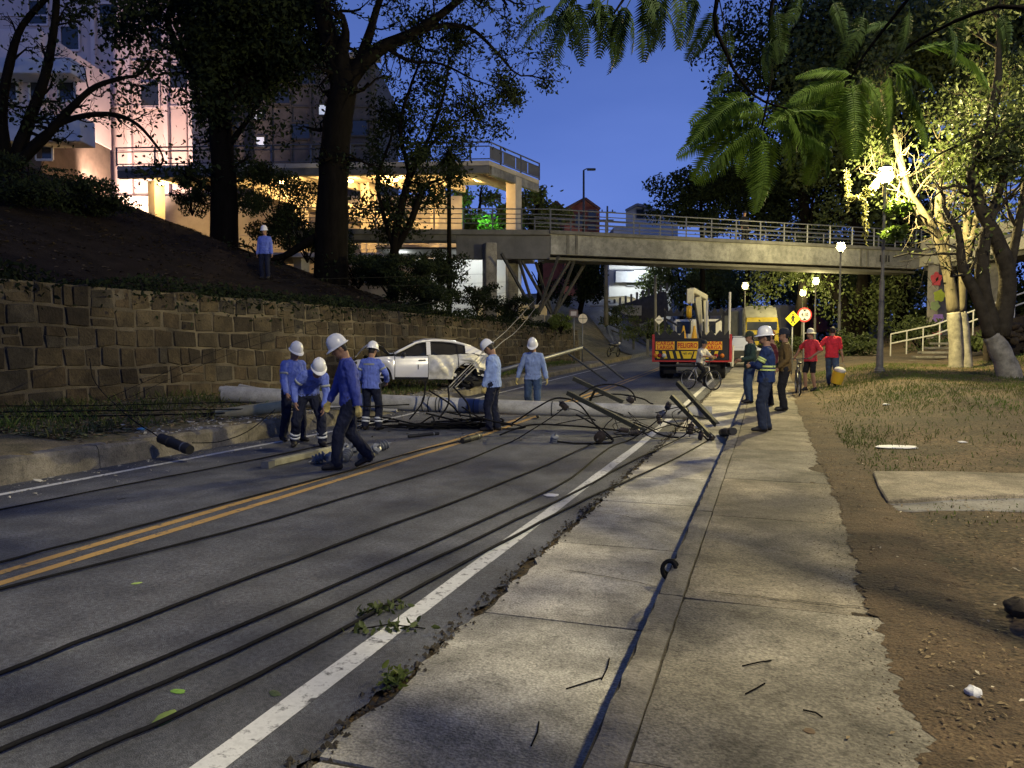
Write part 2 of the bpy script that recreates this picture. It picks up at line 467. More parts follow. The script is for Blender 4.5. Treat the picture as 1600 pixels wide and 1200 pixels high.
# gutter slabs between asphalt and kerb, each slab its own piece
gut = thing('gutter_pavement', None, None, (0, 0, 0), kind='structure'); gut['label'] = 'pale concrete gutter slabs beside the road'
base = strip(-1.66, -.56, yr, -.012, 0, 0, 1).build('joint_bed', mat('joint_dirt', (.05, .042, .03), .95, var=.4, scale=20, bump=.5), gut, fix=False)
y = -3.0; k = 0
rs = random.Random(11)
def slab_mesh(x0, x1, y0, y1, dz, th, jag=0.0, seed=0, tilt=.004, M=M_conc, jagx1=0.0):
    r = random.Random(seed); n = max(3, int((y1 - y0) / .13)); mx = max(2, int((x1 - x0) / .35)); m = MB()
    t0 = r.uniform(-tilt, tilt); t1 = r.uniform(-tilt, tilt)
    def z(u, v): return rise(y0 + (y1 - y0) * v) + dz + t0 * (u - .5) + t1 * (v - .5)
    L = [r.uniform(-jag, jag * .6) for _ in range(n + 1)]; R = [jagx1 * (noise.noise(Vector(((y0 + (y1 - y0) * j / n) * 1.1, seed * 0 + 3.3, 0))) + .35 * noise.noise(Vector(((y0 + (y1 - y0) * j / n) * 5, 8.1, 0)))) for j in range(n + 1)]
    for j in range(n + 1):
        for i in range(mx + 1):
            u = i / mx; v = j / n
            x = x0 + L[j] + (x1 + R[j] - x0 - L[j]) * u; Y = y0 + (y1 - y0) * v
            edge = (j in (0, n)) or (i in (0, mx))
            m.v.append(Vector((x, Y + (r.uniform(-.006, .006) if j in (0, n) else 0), z(u, v) - (.006 if edge else 0))))
    for j in range(n):
        for i in range(mx):
            a = j * (mx + 1) + i; m.f.append([a, a + 1, a + mx + 2, a + mx + 1]); m.m.append(0)
    ring = [i for i in range(mx + 1)] + [j * (mx + 1) + mx for j in range(1, n + 1)] + [n * (mx + 1) + i for i in range(mx - 1, -1, -1)] + [j * (mx + 1) for j in range(n - 1, 0, -1)]
    o = len(m.v)
    for q in ring: m.v.append(m.v[q] - Vector((0, 0, th)))
    for a in range(len(ring)):
        b = (a + 1) % len(ring); m.f.append([ring[b], ring[a], o + a, o + b]); m.m.append(0)
    return m
M_slabs = [mat('gutter_slab_%s' % n, c, .88, var=.30, scale=s, bump=.5, bscale=70, speck=.30, sscale=75, stain=.46) for n, c, s in
           (('warm', (.50, .465, .38), 1.3), ('grey', (.46, .435, .365), 1.9), ('pale', (.54, .50, .41), 1.5))]
while y < 44:
    d = rs.uniform(1.65, 1.95); k += 1
    slab_mesh(-1.655, -.588, y + .012, y + d - .012, .004, .10, .05, k, M=None).build('slab', M_slabs[k % 3], gut)
    y += d
slab_mesh(-1.655, -.588, 44.3, 70, .004, .10, .02, 99).build('slab', M_slabs[0], gut)
# crumbled asphalt edge: crumbs and dirt along the joint
mc = MB(); r = random.Random(5)
for i in range(1500):
    Y = 2.0 + 24 * r.random() ** 1.4
    x = -1.70 + r.gauss(0, .035); s = r.uniform(.006, .022)
    c = Vector((x, Y, rise(Y) + .006)); a = r.random() * 6.28
    mc.add([c + Vector((math.cos(a + q) * s * r.uniform(.6, 1.2), math.sin(a + q) * s * r.uniform(.6, 1.2), 0)) for q in (0, 2.1, 4.2)] + [c + Vector((0, 0, s * .8))],
           [(0, 1, 3), (1, 2, 3), (2, 0, 3)])
tag(mc.build('crumbled_edge', mat('crumbs', (.06, .05, .035), .95, var=.5, scale=30), fix=False), 'dark crumbs of broken asphalt along the gutter joint', 'rubble', kind='stuff')

# right pavement: kerb stones and slabs
pav = thing('pavement', None, None, (0, 0, 0), kind='structure'); pav['label'] = 'raised concrete footpath right of the road'
strip(-.60, .60, yr, KH - .02, 0, 0, 1).build('joint_bed', MATS['joint_dirt'], pav, fix=False)
y = -3.0; k = 0
while y < 46:
    d = rs.uniform(2.2, 2.7); k += 1
    slab_mesh(-.585, -.455, y + .008, y + d - .008, KH, .30, .012, 200 + k, .006, jagx1=.012).build('kerb_stone', M_kerb, pav)
    y += d
M_pav = [mat('pavement_slab_%s' % n, c, .9, var=.34, scale=s, bump=.5, bscale=60, speck=.30, sscale=70, stain=.50) for n, c, s in
         (('brown', (.27, .232, .16), 1.1), ('ochre', (.295, .25, .17), 1.5), ('grey', (.26, .232, .17), 1.3))]
for k, (y0, y1) in enumerate(((-3, .9), (.9, 2.6), (2.6, 4.45), (4.45, 6.75), (6.75, 8.75), (8.75, 11.4), (11.4, 14), (14, 17), (17, 20), (20, 23.5), (23.5, 27), (27, 31), (31, 36), (36, 46))):
    jg = .05
    slab_mesh(-.44, (.72, .74, .78, .84, .88, .86)[min(k, 5)] + .05 * math.sin(k * 2.1), y0 + .010, y1 - .010, KH, .12, 0.004, 300 + k, .008, jagx1=jg).build('slab', M_pav[k % 3], pav)
# thick concrete path slab leading off to the right
sl = MB(); r = random.Random(3)
pts = [P(1362, 740, 1), ]
def gp(px, py, z): 
    a = P(px, py, 1.0) - Vector((0, 0, CZ)); t = (z - CZ) / a.z; q = Vector((0, 0, CZ)) + a * t; return (q.x, q.y)
poly = [gp(1364, 738, .21), gp(1372, 760, .21), gp(1386, 783, .21), gp(1420, 782, .21), gp(1500, 776, .21), gp(1620, 774, .21), gp(1760, 776, .21), gp(1760, 744, .21), gp(1620, 742, .21), gp(1480, 738, .21)]
sl.prism(poly, .11, M=Matrix.Translation((0, 0, .115)))
so = sl.build('path_slab', M_pav[1], bevel=.012); tag(so, 'worn concrete path slab crossing the bare soil', kind='structure')
sl2 = MB()
poly2 = [gp(1376, 772, .17), gp(1392, 800, .17), gp(1470, 800, .17), gp(1640, 800, .17), gp(1760, 801, .17), gp(1760, 778, .17), gp(1500, 778, .17)]
sl2.prism(poly2, .07, M=Matrix.Translation((0, 0, .115)))
link('step', sl2.mesh('step', M_conc2, bevel=.012), so)

# soil washed over the pavement edge, and cracks in the slabs
sp = MB(); ysp = axis([(1.0, 12, .025), (12, 24, .06)])
for j, Y in enumerate(ysp):
    e = (.50 if Y < 3 else .56) + .10 * sstep(4, 9, Y) + .07 * noise.noise(Vector((Y * .9, 1, 0))) + .05 * noise.noise(Vector((Y * 4, 2, 0))) + .05 * noise.noise(Vector((Y * 15, 3, 0))) + .03 * noise.noise(Vector((Y * 45, 5, 0)))
    for q, (dx, dz) in enumerate(((0, .0015), (.05, .006), (.16, .012), (.40, .012), (.70, -.03))):
        X = e + dx; z = rise(Y) + KH + dz + (.006 * noise.noise(Vector((X * 9, Y * 9, 0))) if q > 1 else 0)
        if q == 4: z = terr(X, Y) - .02
        sp.v.append(Vector((X, Y, z)))
for j in range(len(ysp) - 1):
    for q in range(4):
        a = j * 5 + q; sp.f.append([a, a + 1, a + 6, a + 5]); sp.m.append(0)
tag(sp.build('soil_spill', mat('damp_soil', (.085, .056, .028), .95, var=.55, scale=2.2, bump=.9, bscale=40, speck=.4, sscale=90), smooth=True, fix=False), 'dark soil washed over the right edge of the footpath', 'soil', kind='stuff')
M_crack = mat('crack_dirt', (.03, .025, .016), .95, var=.3)
def crack(pts, w, z, parent, seed):
    q = random.Random(seed); o = MB(); path = []
    for (a, b) in zip(pts, pts[1:]):
        n = max(3, int(math.dist(a, b) / .05))
        for k in range(n): path.append((a[0] + (b[0] - a[0]) * k / n + q.gauss(0, .008), a[1] + (b[1] - a[1]) * k / n + q.gauss(0, .008)))
    for i, (x, y_) in enumerate(path):
        ww = w * q.uniform(.4, 1.2); x2, y2 = path[min(i + 1, len(path) - 1)]; x1, y1 = path[max(0, i - 1)]; d = Vector((x2 - x1, y2 - y1, 0)).normalized(); nn = Vector((-d.y, d.x, 0)) * ww
        zz = rise(y_) + z; o.v += [Vector((x, y_, zz)) + nn, Vector((x, y_, zz)) - nn]
    for i in range(len(path) - 1): o.f.append([2 * i, 2 * i + 1, 2 * i + 3, 2 * i + 2]); o.m.append(0)
    o.build('crack', M_crack, parent, fix=False)
def gpz(px, py, z): 
    a = P(px, py, 1.0) - Vector((0, 0, CZ)); t = (z - CZ) / a.z; return (a.x * t, a.y * t)
for k, seq in enumerate((((1100, 925), (1250, 940), (1420, 958), (1440, 938)), ((1150, 742), (1240, 738), (1300, 745)))):
    crack([gpz(x, y_, KH) for x, y_ in seq], .006, KH + .006, pav, k)
for k, seq in enumerate((((930, 800), (1000, 812), (1050, 822)), ((880, 892), (960, 905), (1035, 920)))):
    crack([gpz(x, y_, 0) for x, y_ in seq], .005, .010, gut, 30 + k)
ch = MB(); r = random.Random(8)
for i in range(1800):
    Y = 1.6 + 16 * r.random() ** 1.4; e = (.50 if Y < 3 else .56) + .10 * sstep(4, 9, Y) + .07 * noise.noise(Vector((Y * .9, 1, 0)))
    X = e - abs(r.gauss(0, .13)) + .04; s = r.uniform(.002, .007); c = Vector((X, Y, rise(Y) + KH + .002)); a = r.random() * 6.28
    ch.add([c + Vector((math.cos(a + t) * s * r.uniform(.6, 1.4), math.sin(a + t) * s, 0)) for t in (0, 2.1, 4.2)] + [c + Vector((0, 0, s * .6))], [(0, 1, 3), (1, 2, 3), (2, 0, 3)])
tag(ch.build('soil_crumbs', MATS['damp_soil'], fix=False), 'crumbs of soil scattered on the pavement edge', 'soil', kind='stuff')
# left kerb and walk
lk = thing('left_pavement', None, None, (0, 0, 0), kind='structure'); lk['label'] = 'high concrete kerb along the left side of the road'
y = -6.0; k = 0
while y < 42:
    d = rs.uniform(2.4, 3.2); k += 1
    m = MB(); r = random.Random(k); n = 10
    for j in range(n + 1):
        Y = y + .006 + (d - .012) * j / n; zr = rise(Y)
        e = r.uniform(-.012, .012); f = r.uniform(-.015, .008)
        LK = LKf(Y)
        for (x, z) in ((-8.62, zr - .05), (-8.66 + e * .5, zr + LK - .05 + f), (-8.70 + e, zr + LK + f * .5), (-8.92, zr + LK + .005), (-8.94, zr - .05)):
            m.v.append(Vector((x, Y, z)))
    for j in range(n):
        for q in range(4):
            a = j * 5 + q; m.f.append([a, a + 1, a + 6, a + 5]); m.m.append(0)
    m.f.append([0, 1, 2, 3, 4]); m.m.append(0); m.f.append([n * 5 + q for q in (4, 3, 2, 1, 0)]); m.m.append(0)
    m.build('kerb_stone', M_kerb, lk)
    slab_mesh(-9.75 + r.uniform(-.1, .1), -8.945, y + .01, y + d - .01, LKf(y + d / 2) + .004, .1, .12, 500 + k, .01).build('slab', M_conc2, lk)
    y += d
# side street climbing away beyond the wall
ss = MB()
def sid(u, v):
    a = Vector((-8.0, 41.5, 0)).lerp(Vector((-9.5, 62, 0)), u) if u < .5 else Vector((-8.75, 51.75, 0)).lerp(Vector((-23, 84, 0)), (u - .5) * 2)
    b = Vector((-8.0, 62, 0)).lerp(Vector((-9.5, 67, 0)), min(1, u * 2)) if u < .5 else Vector((-9.5, 67, 0)).lerp(Vector((-19, 88, 0)), (u - .5) * 2)
    p = a.lerp(b, v); p.z = terr(p.x, p.y) + .05; return p
ss.grid(sid, 30, 8); tag(ss.build('side_street', M_asph, fix=False, smooth=True), 'side street climbing away to the left behind the bridge', kind='structure')

# ------------------------------------------------------------------ stone retaining wall
M_stone = [mat('wall_stone_%s' % n, c, .92, var=.45, scale=2.4, bump=1.0, bscale=18, speck=.18, sscale=60, stain=.45, stscale=.7) for n, c in
           (('brown', (.082, .060, .034)), ('ochre', (.088, .067, .037)), ('grey', (.068, .058, .042)), ('umber', (.050, .038, .024)), ('sand', (.10, .078, .046)))]
M_mortar = mat('mortar', (.125, .105, .07), .95, var=.5, scale=1.1, bump=.7, bscale=35, col2=(.035, .03, .022))
wall = thing('stone_retaining_wall', 'long brown rubble stone retaining wall below the dark hillside', 'wall', (-13.5, 14, .5))
W0, W1 = 1.0, 44.0
def wbase(Y): return rise(Y) + .42 - .3 * sstep(13, 20, Y)
def wpt(s, t, off=0.0):
    """s: metres along the road, t: 0 bottom .. 1 top, off: out of the face"""
    zb = wbase(s); zt = walltop(s)
    tx = wallx(s + .1) - wallx(s - .1); n = Vector((.2, -tx, 0)).normalized()
    z = zb + (zt - zb) * t
    p = Vector((wallx(s) - .16 * t, s, z)) + n * off
    return p
# mortar core
mw = MB()
mw.grid(lambda u, v: wpt(W0 + (W1 - W0) * u, v * 1.0, .0 + .02 * noise.noise(Vector((u * 90, v * 6, 0)))), 220, 12)
mw.grid(lambda u, v: wpt(W0 + (W1 - W0) * u, 1.0, -.55 * v) + Vector((0, 0, .02 * noise.noise(Vector((u * 120, v, 4))))), 220, 2)
mw.grid(lambda u, v: wpt(W1, v, -.55 * u), 2, 6)
mw.build('mortar_core', M_mortar, wall, smooth=True)
stones = []
r = random.Random(21)
ts = [0, .155, .325, .49, .655, .83, 1.0]
for row in range(6):
    s = W0 + r.uniform(0, .5)
    while s < W1 - .2:
        w = r.uniform(.36, .76) * (1.12 if row < 2 else .95)
        if r.random() < .12: w *= .55
        s1 = min(s + w, W1)
        halves = [(0, 1)]
        if r.random() < .16: halves = [(0, .5), (.5, 1)]
        for h0, h1 in halves:
            t0 = ts[row] + (ts[row + 1] - ts[row]) * h0; t1 = ts[row] + (ts[row + 1] - ts[row]) * h1
            stones.append((s, s1, t0, t1, row))
        s = s1
def stone_mesh(st, seed):
    s0, s1, t0, t1, row = st
    q = random.Random(seed); m = MB()
    g = q.uniform(.004, .015); gt = g / 2.3
    j = lambda a: q.uniform(-a, a)
    wob = lambda s: .028 * noise.noise(Vector((s * 1.3, row * 7.7, 0)))
    wob2 = lambda s: .028 * noise.noise(Vector((s * 1.3, (row + 1) * 7.7, 0)))
    c = [(s0 + g + j(.03), t0 + gt + (wob(s0) if t0 > 0 else 0) + j(.012)), (s1 - g + j(.03), t0 + gt + (wob(s1) if t0 > 0 else 0) + j(.012)),
         (s1 - g + j(.03), t1 - gt + (wob2(s1) if t1 < 1 else j(.03)) + j(.012)), (s0 + g + j(.03), t1 - gt + (wob2(s0) if t1 < 1 else j(.03)) + j(.012))]
    pr = q.uniform(.008, .034); n = 4
    for a in range(n + 1):
        for b in range(n + 1):
            u, v = a / n, b / n
            S = (c[0][0] * (1 - u) + c[1][0] * u) * (1 - v) + (c[3][0] * (1 - u) + c[2][0] * u) * v
            T = (c[0][1] * (1 - u) + c[1][1] * u) * (1 - v) + (c[3][1] * (1 - u) + c[2][1] * u) * v
            edge = a in (0, n) or b in (0, n); corner = a in (0, n) and b in (0, n)
            off = -.022 if edge else pr + .016 * (noise.noise(Vector((S * 4, T * 9, seed))))
            if corner: S += (.008 if a == 0 else -.008); T += (.003 if b == 0 else -.003)
            if not edge:   # pull inner ring out towards the rim so the face is flat with a rounded arris
                cu = (.06, .5, .94)[a - 1] if n == 4 else u; cv = (.08, .5, .92)[b - 1]
                S = (c[0][0] * (1 - cu) + c[1][0] * cu) * (1 - cv) + (c[3][0] * (1 - cu) + c[2][0] * cu) * cv
                T = (c[0][1] * (1 - cu) + c[1][1] * cu) * (1 - cv) + (c[3][1] * (1 - cu) + c[2][1] * cu) * cv
            m.v.append(wpt(S, T, off))
    for a in range(n):
        for b in range(n):
            i = a * (n + 1) + b; m.f.append([i, i + n + 1, i + n + 2, i + 1]); m.m.append(0)
    return m
vis = [(s, i) for i, s in enumerate(stones)]
# the stones that show largest come first; the far ones are one mass
order = sorted(range(len(stones)), key=lambda i: stones[i][0] if stones[i][0] > 8 else 100 - stones[i][0])
near = set(order[:295])
far = MB()
for i, st in enumerate(stones):
    m = stone_mesh(st, i)
    if i in near: m.build('stone', M_stone[r.randrange(5)], wall, smooth=.35, fix=False)
    else:
        o = len(far.v); far.v += m.v
        k = r.randrange(5)
        for f in m.f: far.f.append([x + o for x in f]); far.m.append(k)
fo = far.build('stone_mass', M_stone, wall, fix=False); fo['kind'] = 'stuff'

# ------------------------------------------------------------------ footbridge
br = thing('footbridge', 'pale concrete footbridge with steel railings spanning the road', 'bridge', W(14, 44.5, 0))
A = W(2.08, 41.0, 0); B = W(26.2, 48.6, 0)
U = (B - A).normalized(); Vn = Vector((-U.y, U.x, 0))      # Vn points away from the camera
def bp(s, d, z): q = A + U * s + Vn * d; return Vector((q.x, q.y, z))
SL = (B - A).length
ZB, ZT, ZD = 6.72, 7.84, 8.02
m = MB(); m.beam(bp(0, .25, (ZB + ZT) / 2), bp(SL, .25, (ZB + ZT) / 2), .5, ZT - ZB); m.build('girder', M_bridge, br, bevel=.02)
m = MB(); m.beam(bp(0, 2.35, (ZB + ZT) / 2), bp(SL, 2.35, (ZB + ZT) / 2), .5, ZT - ZB); m.build('girder', M_bridge, br, bevel=.02)
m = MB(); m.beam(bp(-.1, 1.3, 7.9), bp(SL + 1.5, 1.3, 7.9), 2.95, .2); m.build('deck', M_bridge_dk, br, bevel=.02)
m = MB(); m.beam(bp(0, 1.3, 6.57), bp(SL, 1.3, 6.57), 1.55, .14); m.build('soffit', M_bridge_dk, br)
for s in (1.0, 1.5, 20.5, 21.0):   # splice plates
    m = MB(); m.beam(bp(s, -.02, ZB + .03), bp(s, -.02, ZT - .03), .06, .14, up=U); m.build('splice_plate', M_bridge_dk, br)
for k in range(4):
    m = MB(); m.beam(bp(22.0 + k * .22, -.012, ZB + .35), bp(22.0 + k * .22, -.012, ZT - .35), .03, .09, up=U); m.build('vent_slot', M_dark, br)
def railing(root, pts, n_seg, h=1.12, rails=(1.12, .85, .6, .35), pr=.035, rr=.026, m=M_steel, base=0.0):
    """posts and rails along a polyline at deck level"""
    tot = sum((pts[i + 1] - pts[i]).length for i in range(len(pts) - 1))
    def at(s):
        for i in range(len(pts) - 1):
            L = (pts[i + 1] - pts[i]).length
            if s <= L or i == len(pts) - 2: return pts[i].lerp(pts[i + 1], min(1, s / L))
            s -= L
    pm = None
    for k in range(n_seg + 1):
        q = at(tot * k / n_seg); b = MB(); b.beam(q + Vector((0, 0, base)), q + Vector((0, 0, h)), pr * 2, pr * 1.4, up=(0, 1, 0)); b.build('post', m, root)
    for hh in rails:
        b = MB(); b.tube([p + Vector((0, 0, hh)) for p in pts], rr if hh < h else rr * 1.35, 6); b.build('rail', m, root)
railing(br, [bp(0, .05, ZD), bp(SL + 1.2, .05, ZD)], 16)
railing(br, [bp(0, 2.6, ZD), bp(SL + 1.2, 2.6, ZD)], 12)
# west landing, running left into the ramp building
L1 = W(-12.0, 40.6, 0); UL = (A - L1).normalized(); VL = Vector((-UL.y, UL.x, 0))
def lp(s, d, z): q = L1 + UL * s + VL * d; return Vector((q.x, q.y, z))
LL = (A - L1).length
m = MB(); m.beam(lp(0, 1.6, 7.88), lp(LL, 1.6, 7.88), 3.4, .28); m.build('deck', M_bridge_dk, br, bevel=.02)
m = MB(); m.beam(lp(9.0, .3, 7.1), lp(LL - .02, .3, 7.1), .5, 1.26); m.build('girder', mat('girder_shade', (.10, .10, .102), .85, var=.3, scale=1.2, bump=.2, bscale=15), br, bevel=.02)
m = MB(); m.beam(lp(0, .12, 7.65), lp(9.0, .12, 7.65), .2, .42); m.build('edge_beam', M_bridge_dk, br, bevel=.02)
railing(br, [lp(0, .06, ZD), lp(LL, .06, ZD)], 9)
m = MB(); m.beam(P(765, 380, 40.5), Vector((*P(765, 380, 40.5).xy, 2.6)), .72, .62, up=U); m.build('pier', M_conc2, br, bevel=.04)
m = MB(); m.beam(P(800, 400, 43.0), Vector((*P(800, 400, 43.0).xy, 2.6)), .6, .6, up=U); m.build('pier', M_conc2, br, bevel=.04)
for pxb, zz in ((838, 40.6), (864, 42.6)):
    bs = P(pxb, 492, zz); m = MB(); m.beam(Vector((bs.x, bs.y, 1.6)), bs, .75, .7, up=U); m.build('pedestal', M_conc2, br, bevel=.04)
    for dx, dd in ((-3.0, .3), (-1.0, 1.9), (1.4, .3), (3.2, 1.9)):
        e = bs + U * dx * .72; e = Vector((e.x, e.y, 6.55)) + Vn * (dd - 1.0)
        m = MB(); m.beam(bs - Vector((0, 0, .1)), e, .12, .13); m.build('strut', mat('strut_concrete', (.04, .039, .037), .9, var=.3, scale=3), br)
# east pier with painted mural, and landing that turns towards the camera
pe = P(1467, 400, 47.2)
m = MB(); m.beam(Vector((pe.x, pe.y, .6)), Vector((pe.x, pe.y, 7.0)), .85, .85, up=U); pier_e = m.build('mural_pier', mat('mural_base', (.16, .15, .15), .8, var=.3, scale=2), br, bevel=.03)
pier_e['label'] = 'bridge pier painted with coloured flowers'
def splat(px, py, z, rx, rz, col, n):
    c = P(px, py, z); rt = Vector((CT, ST, 0)); q = random.Random(n)
    pts = []
    for k in range(14):
        a = 2 * math.pi * k / 14; k2 = 1 + .18 * math.sin(a * 5 + n)
        pts.append(c + rt * (math.cos(a) * rx * k2) + Vector((0, 0, math.sin(a) * rz * k2)))
    mm = MB(); mm.add(pts, [tuple(range(14))]); mm.add([p - Vector((-ST, CT, 0)) * .004 for p in pts], [tuple(range(14))])
    sub(pier_e, 'mural_blot', mm, mat('mural_%d' % n, col, .7, var=.15, scale=9))
for n, (px, py, rx, rz, c) in enumerate(((1463, 436, .34, .42, (.62, .09, .10)), (1468, 462, .36, .36, (.42, .50, .06)), (1461, 478, .3, .3, (.28, .36, .16)), (1466, 498, .38, .30, (.30, .18, .50)), (1464, 520, .30, .16, (.55, .16, .18)), (1468, 532, .26, .12, (.55, .40, .08)), (1462, 506, .12, .12, (.6, .6, .6)))):
    splat(px, py, 46.55 - n * .01, rx, rz, c, n)
B2 = bp(SL - .2, 0, 0); E2 = W(27.5, 30.0, 0); U2 = (E2 - B2).normalized(); V2 = Vector((-U2.y, U2.x, 0))
def ep(s, d, z): q = B2 + U2 * s + V2 * d; return Vector((q.x, q.y, z))
L2 = (E2 - B2).length
m = MB(); m.beam(ep(0, 1.6, 7.72), ep(L2, 1.6, 7.72), 3.0, .22); m.build('deck', M_bridge, br, bevel=.02)
M_panel = mat('parapet_panel', (.46, .44, .34), .85, var=.22, scale=1.4, bump=.2, bscale=18)
nseg = 8
for k in range(nseg):
    a = ep(L2 * k / nseg + .03, .1, 0); b = ep(L2 * (k + 1) / nseg - .03, .1, 0)
    m = MB(); m.beam(Vector((a.x, a.y, 7.22)), Vector((b.x, b.y, 7.22)), .24, .74); m.build('fascia_panel', M_panel, br, bevel=.015)
    m = MB(); m.beam(Vector((a.x, a.y, 8.20)), Vector((b.x, b.y, 8.20)), .14, .62); m.build('parapet_panel', M_panel, br, bevel=.015)
railing(br, [ep(0, .1, 8.5), ep(L2, .1, 8.5)], 9, .75, (.75, .45))
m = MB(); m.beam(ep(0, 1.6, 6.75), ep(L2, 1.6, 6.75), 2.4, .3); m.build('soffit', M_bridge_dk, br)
for s in (4.5, 13.0):
    q = ep(s, 1.6, 0); m = MB(); m.beam(Vector((q.x, q.y, .3)), Vector((q.x, q.y, 6.7)), .8, .8); m.build('pier', M_conc2, br, bevel=.04)

# ------------------------------------------------------------------ ramp building with lit underside, left
rp = thing('ramp_building', 'open concrete ramp building with warm lights under its upper deck', 'building', W(-8, 50, 6))
c0 = W(-1.36, 46.0, 0); c1 = W(1.83, 51.3, 0); cl = W(-24.5, 47.4, 0)
UR = (c0 - cl).normalized(); VR = Vector((-UR.y, UR.x, 0)); ZU = 12.95
def quadslab(pts, z0, z1, name, m, bev=.02):
    q = MB(); n = len(pts)
    q.add([Vector((p.x, p.y, z0)) for p in pts] + [Vector((p.x, p.y, z1)) for p in pts],
          [tuple(reversed(range(n))), tuple(range(n, 2 * n))] + [(i, (i + 1) % n, n + (i + 1) % n, n + i) for i in range(n)])
    return q.build(name, m, rp, bevel=bev)
c2 = c1 + (cl - c0) + (c1 - c0) * .05
quadslab([cl, c0, c1, c2], ZU - .28, ZU, 'upper_deck', M_deckwarm)
m = MB(); m.beam(cl + VR * .15 + Vector((0, 0, ZU - .52)), c0 + VR * .15 + Vector((0, 0, ZU - .52)), .3, .46); m.build('edge_beam', M_bridge_dk, rp, bevel=.02)
e1 = (c1 - c0).normalized(); n1 = Vector((e1.y, -e1.x, 0))
m = MB(); m.beam(c0 - n1 * .16 + e1 * .3 + Vector((0, 0, ZU - .55)), c1 - n1 * .16 + Vector((0, 0, ZU - .55)), .3, .52); m.build('edge_beam', M_bridge, rp, bevel=.02)
for k in range(7):
    a = cl.lerp(c0, (k + .6) / 7.2); m = MB(); m.beam(a + VR * .3 + Vector((0, 0, ZU - .5)), a + (c1 - c0) + VR * .3 + Vector((0, 0, ZU - .5)), .35, .42); m.build('cross_beam', M_deckwarm, rp)
def column(px, zc, z0, z1, w=.75):
    q = P(px, 330, zc); b = MB(); b.beam(Vector((q.x, q.y, z0)), Vector((q.x, q.y, z1)), w, w, up=e1); b.build('column', M_deckwarm, rp, bevel=.03)
for px, zc in ((803, 49.2), (684, 51.5), (576, 51.0), (470, 50.8), (345, 50.5), (245, 50.4)): column(px, zc, 6.0, ZU - .3)
# middle deck that the ramp climbs to, its parapet and the lit back wall
quadslab([W(-26, 49.5), W(1.2, 49.5), W(1.6, 53.5), W(-26, 53.5)], 7.6, 7.9, 'middle_deck', M_deckwarm)
quadslab([W(-30, 55.0), W(-3.6, 55.0), W(-3.6, 55.4), W(-30, 55.4)], 5.0, ZU - .3, 'back_wall', M_deckwarm)
m = MB(); a = W(-5, 52.5, 9.0); b = W(-17, 52.0, 12.0); m.beam(a, b, 3.0, .35); m.build('sloping_ramp', M_deckwarm, rp)
m = MB(); a = W(-5, 51.0, 9.4); b = W(-17, 50.5, 12.4); m.beam(a, b, .15, .8); m.build('ramp_parapet', M_deckwarm, rp)
railing(rp, [W(-26, 49.4, 7.9), W(-1.2, 49.4, 7.9)], 12, 1.1, (1.1, .8, .5, .2), m=mat('pale_rail', (.45, .42, .36), .5, .2, var=.1))
railing(rp, [cl + Vector((0, 0, ZU)), c0 + Vector((0, 0, ZU)), c1 + Vector((0, 0, ZU))], 12, 1.1, (1.1, .85, .1), m=mat('dark_rail', (.10, .105, .115), .5, .4, var=.1), pr=.045, rr=.035)
for k in range(4):   # mesh infill on the end railing
    a = c0.lerp(c1, k / 4 + .01); b = c0.lerp(c1, (k + 1) / 4 - .01)
    m = MB(); m.beam(Vector((a.x, a.y, ZU + .48)), Vector((b.x, b.y, ZU + .48)), .02, .66); m.build('mesh_panel', mat('mesh_infill', (.10, .105, .12), .7, .2, var=.1), rp)
M_warm = mat('warm_lamp_glass', (1, .75, .4), .3, var=0, emit=(1, .62, .22), estr=60)
def bulkhead(px, py, zc, pw, lab):
    q = P(px, py, zc); o = MB(); o.ell(q, .16, .16, .09, 12)
    t = o.build('ceiling_lamp', M_warm); tag(t, lab, 'lamp', 'warm lamps under the ramp decks')
    bk = MB(); bk.lathe([(.0, .14), (.2, .13), (.2, .04), (.0, .03)], 12, Matrix.Translation(q)); link('lamp_base', bk.mesh('lamp_base', M_dsteel), t)
    l = bpy.data.lights.new('ceiling_lamp_light', 'POINT'); l.energy = pw; l.color = (1, .60, .20); l.shadow_soft_size = .15
    lo = bpy.data.objects.new('ceiling_lamp_light', l); COL.objects.link(lo); lo.parent = t; lo.location = q - Vector((0, 0, .25))
bulkhead(741, 277, 48.5, 600, 'warm lamp under the upper deck nearest its open corner')
bulkhead(618, 281, 48.8, 800, 'warm lamp under the upper deck behind the leafy tree')
bulkhead(548, 283, 48.8, 800, 'warm lamp under the upper deck right of the big trunk')
bulkhead(440, 284, 49.0, 700, 'warm lamp under the upper deck behind the bushes')
bulkhead(252, 287, 49.0, 700, 'warm lamp under the upper deck at the hill crest')

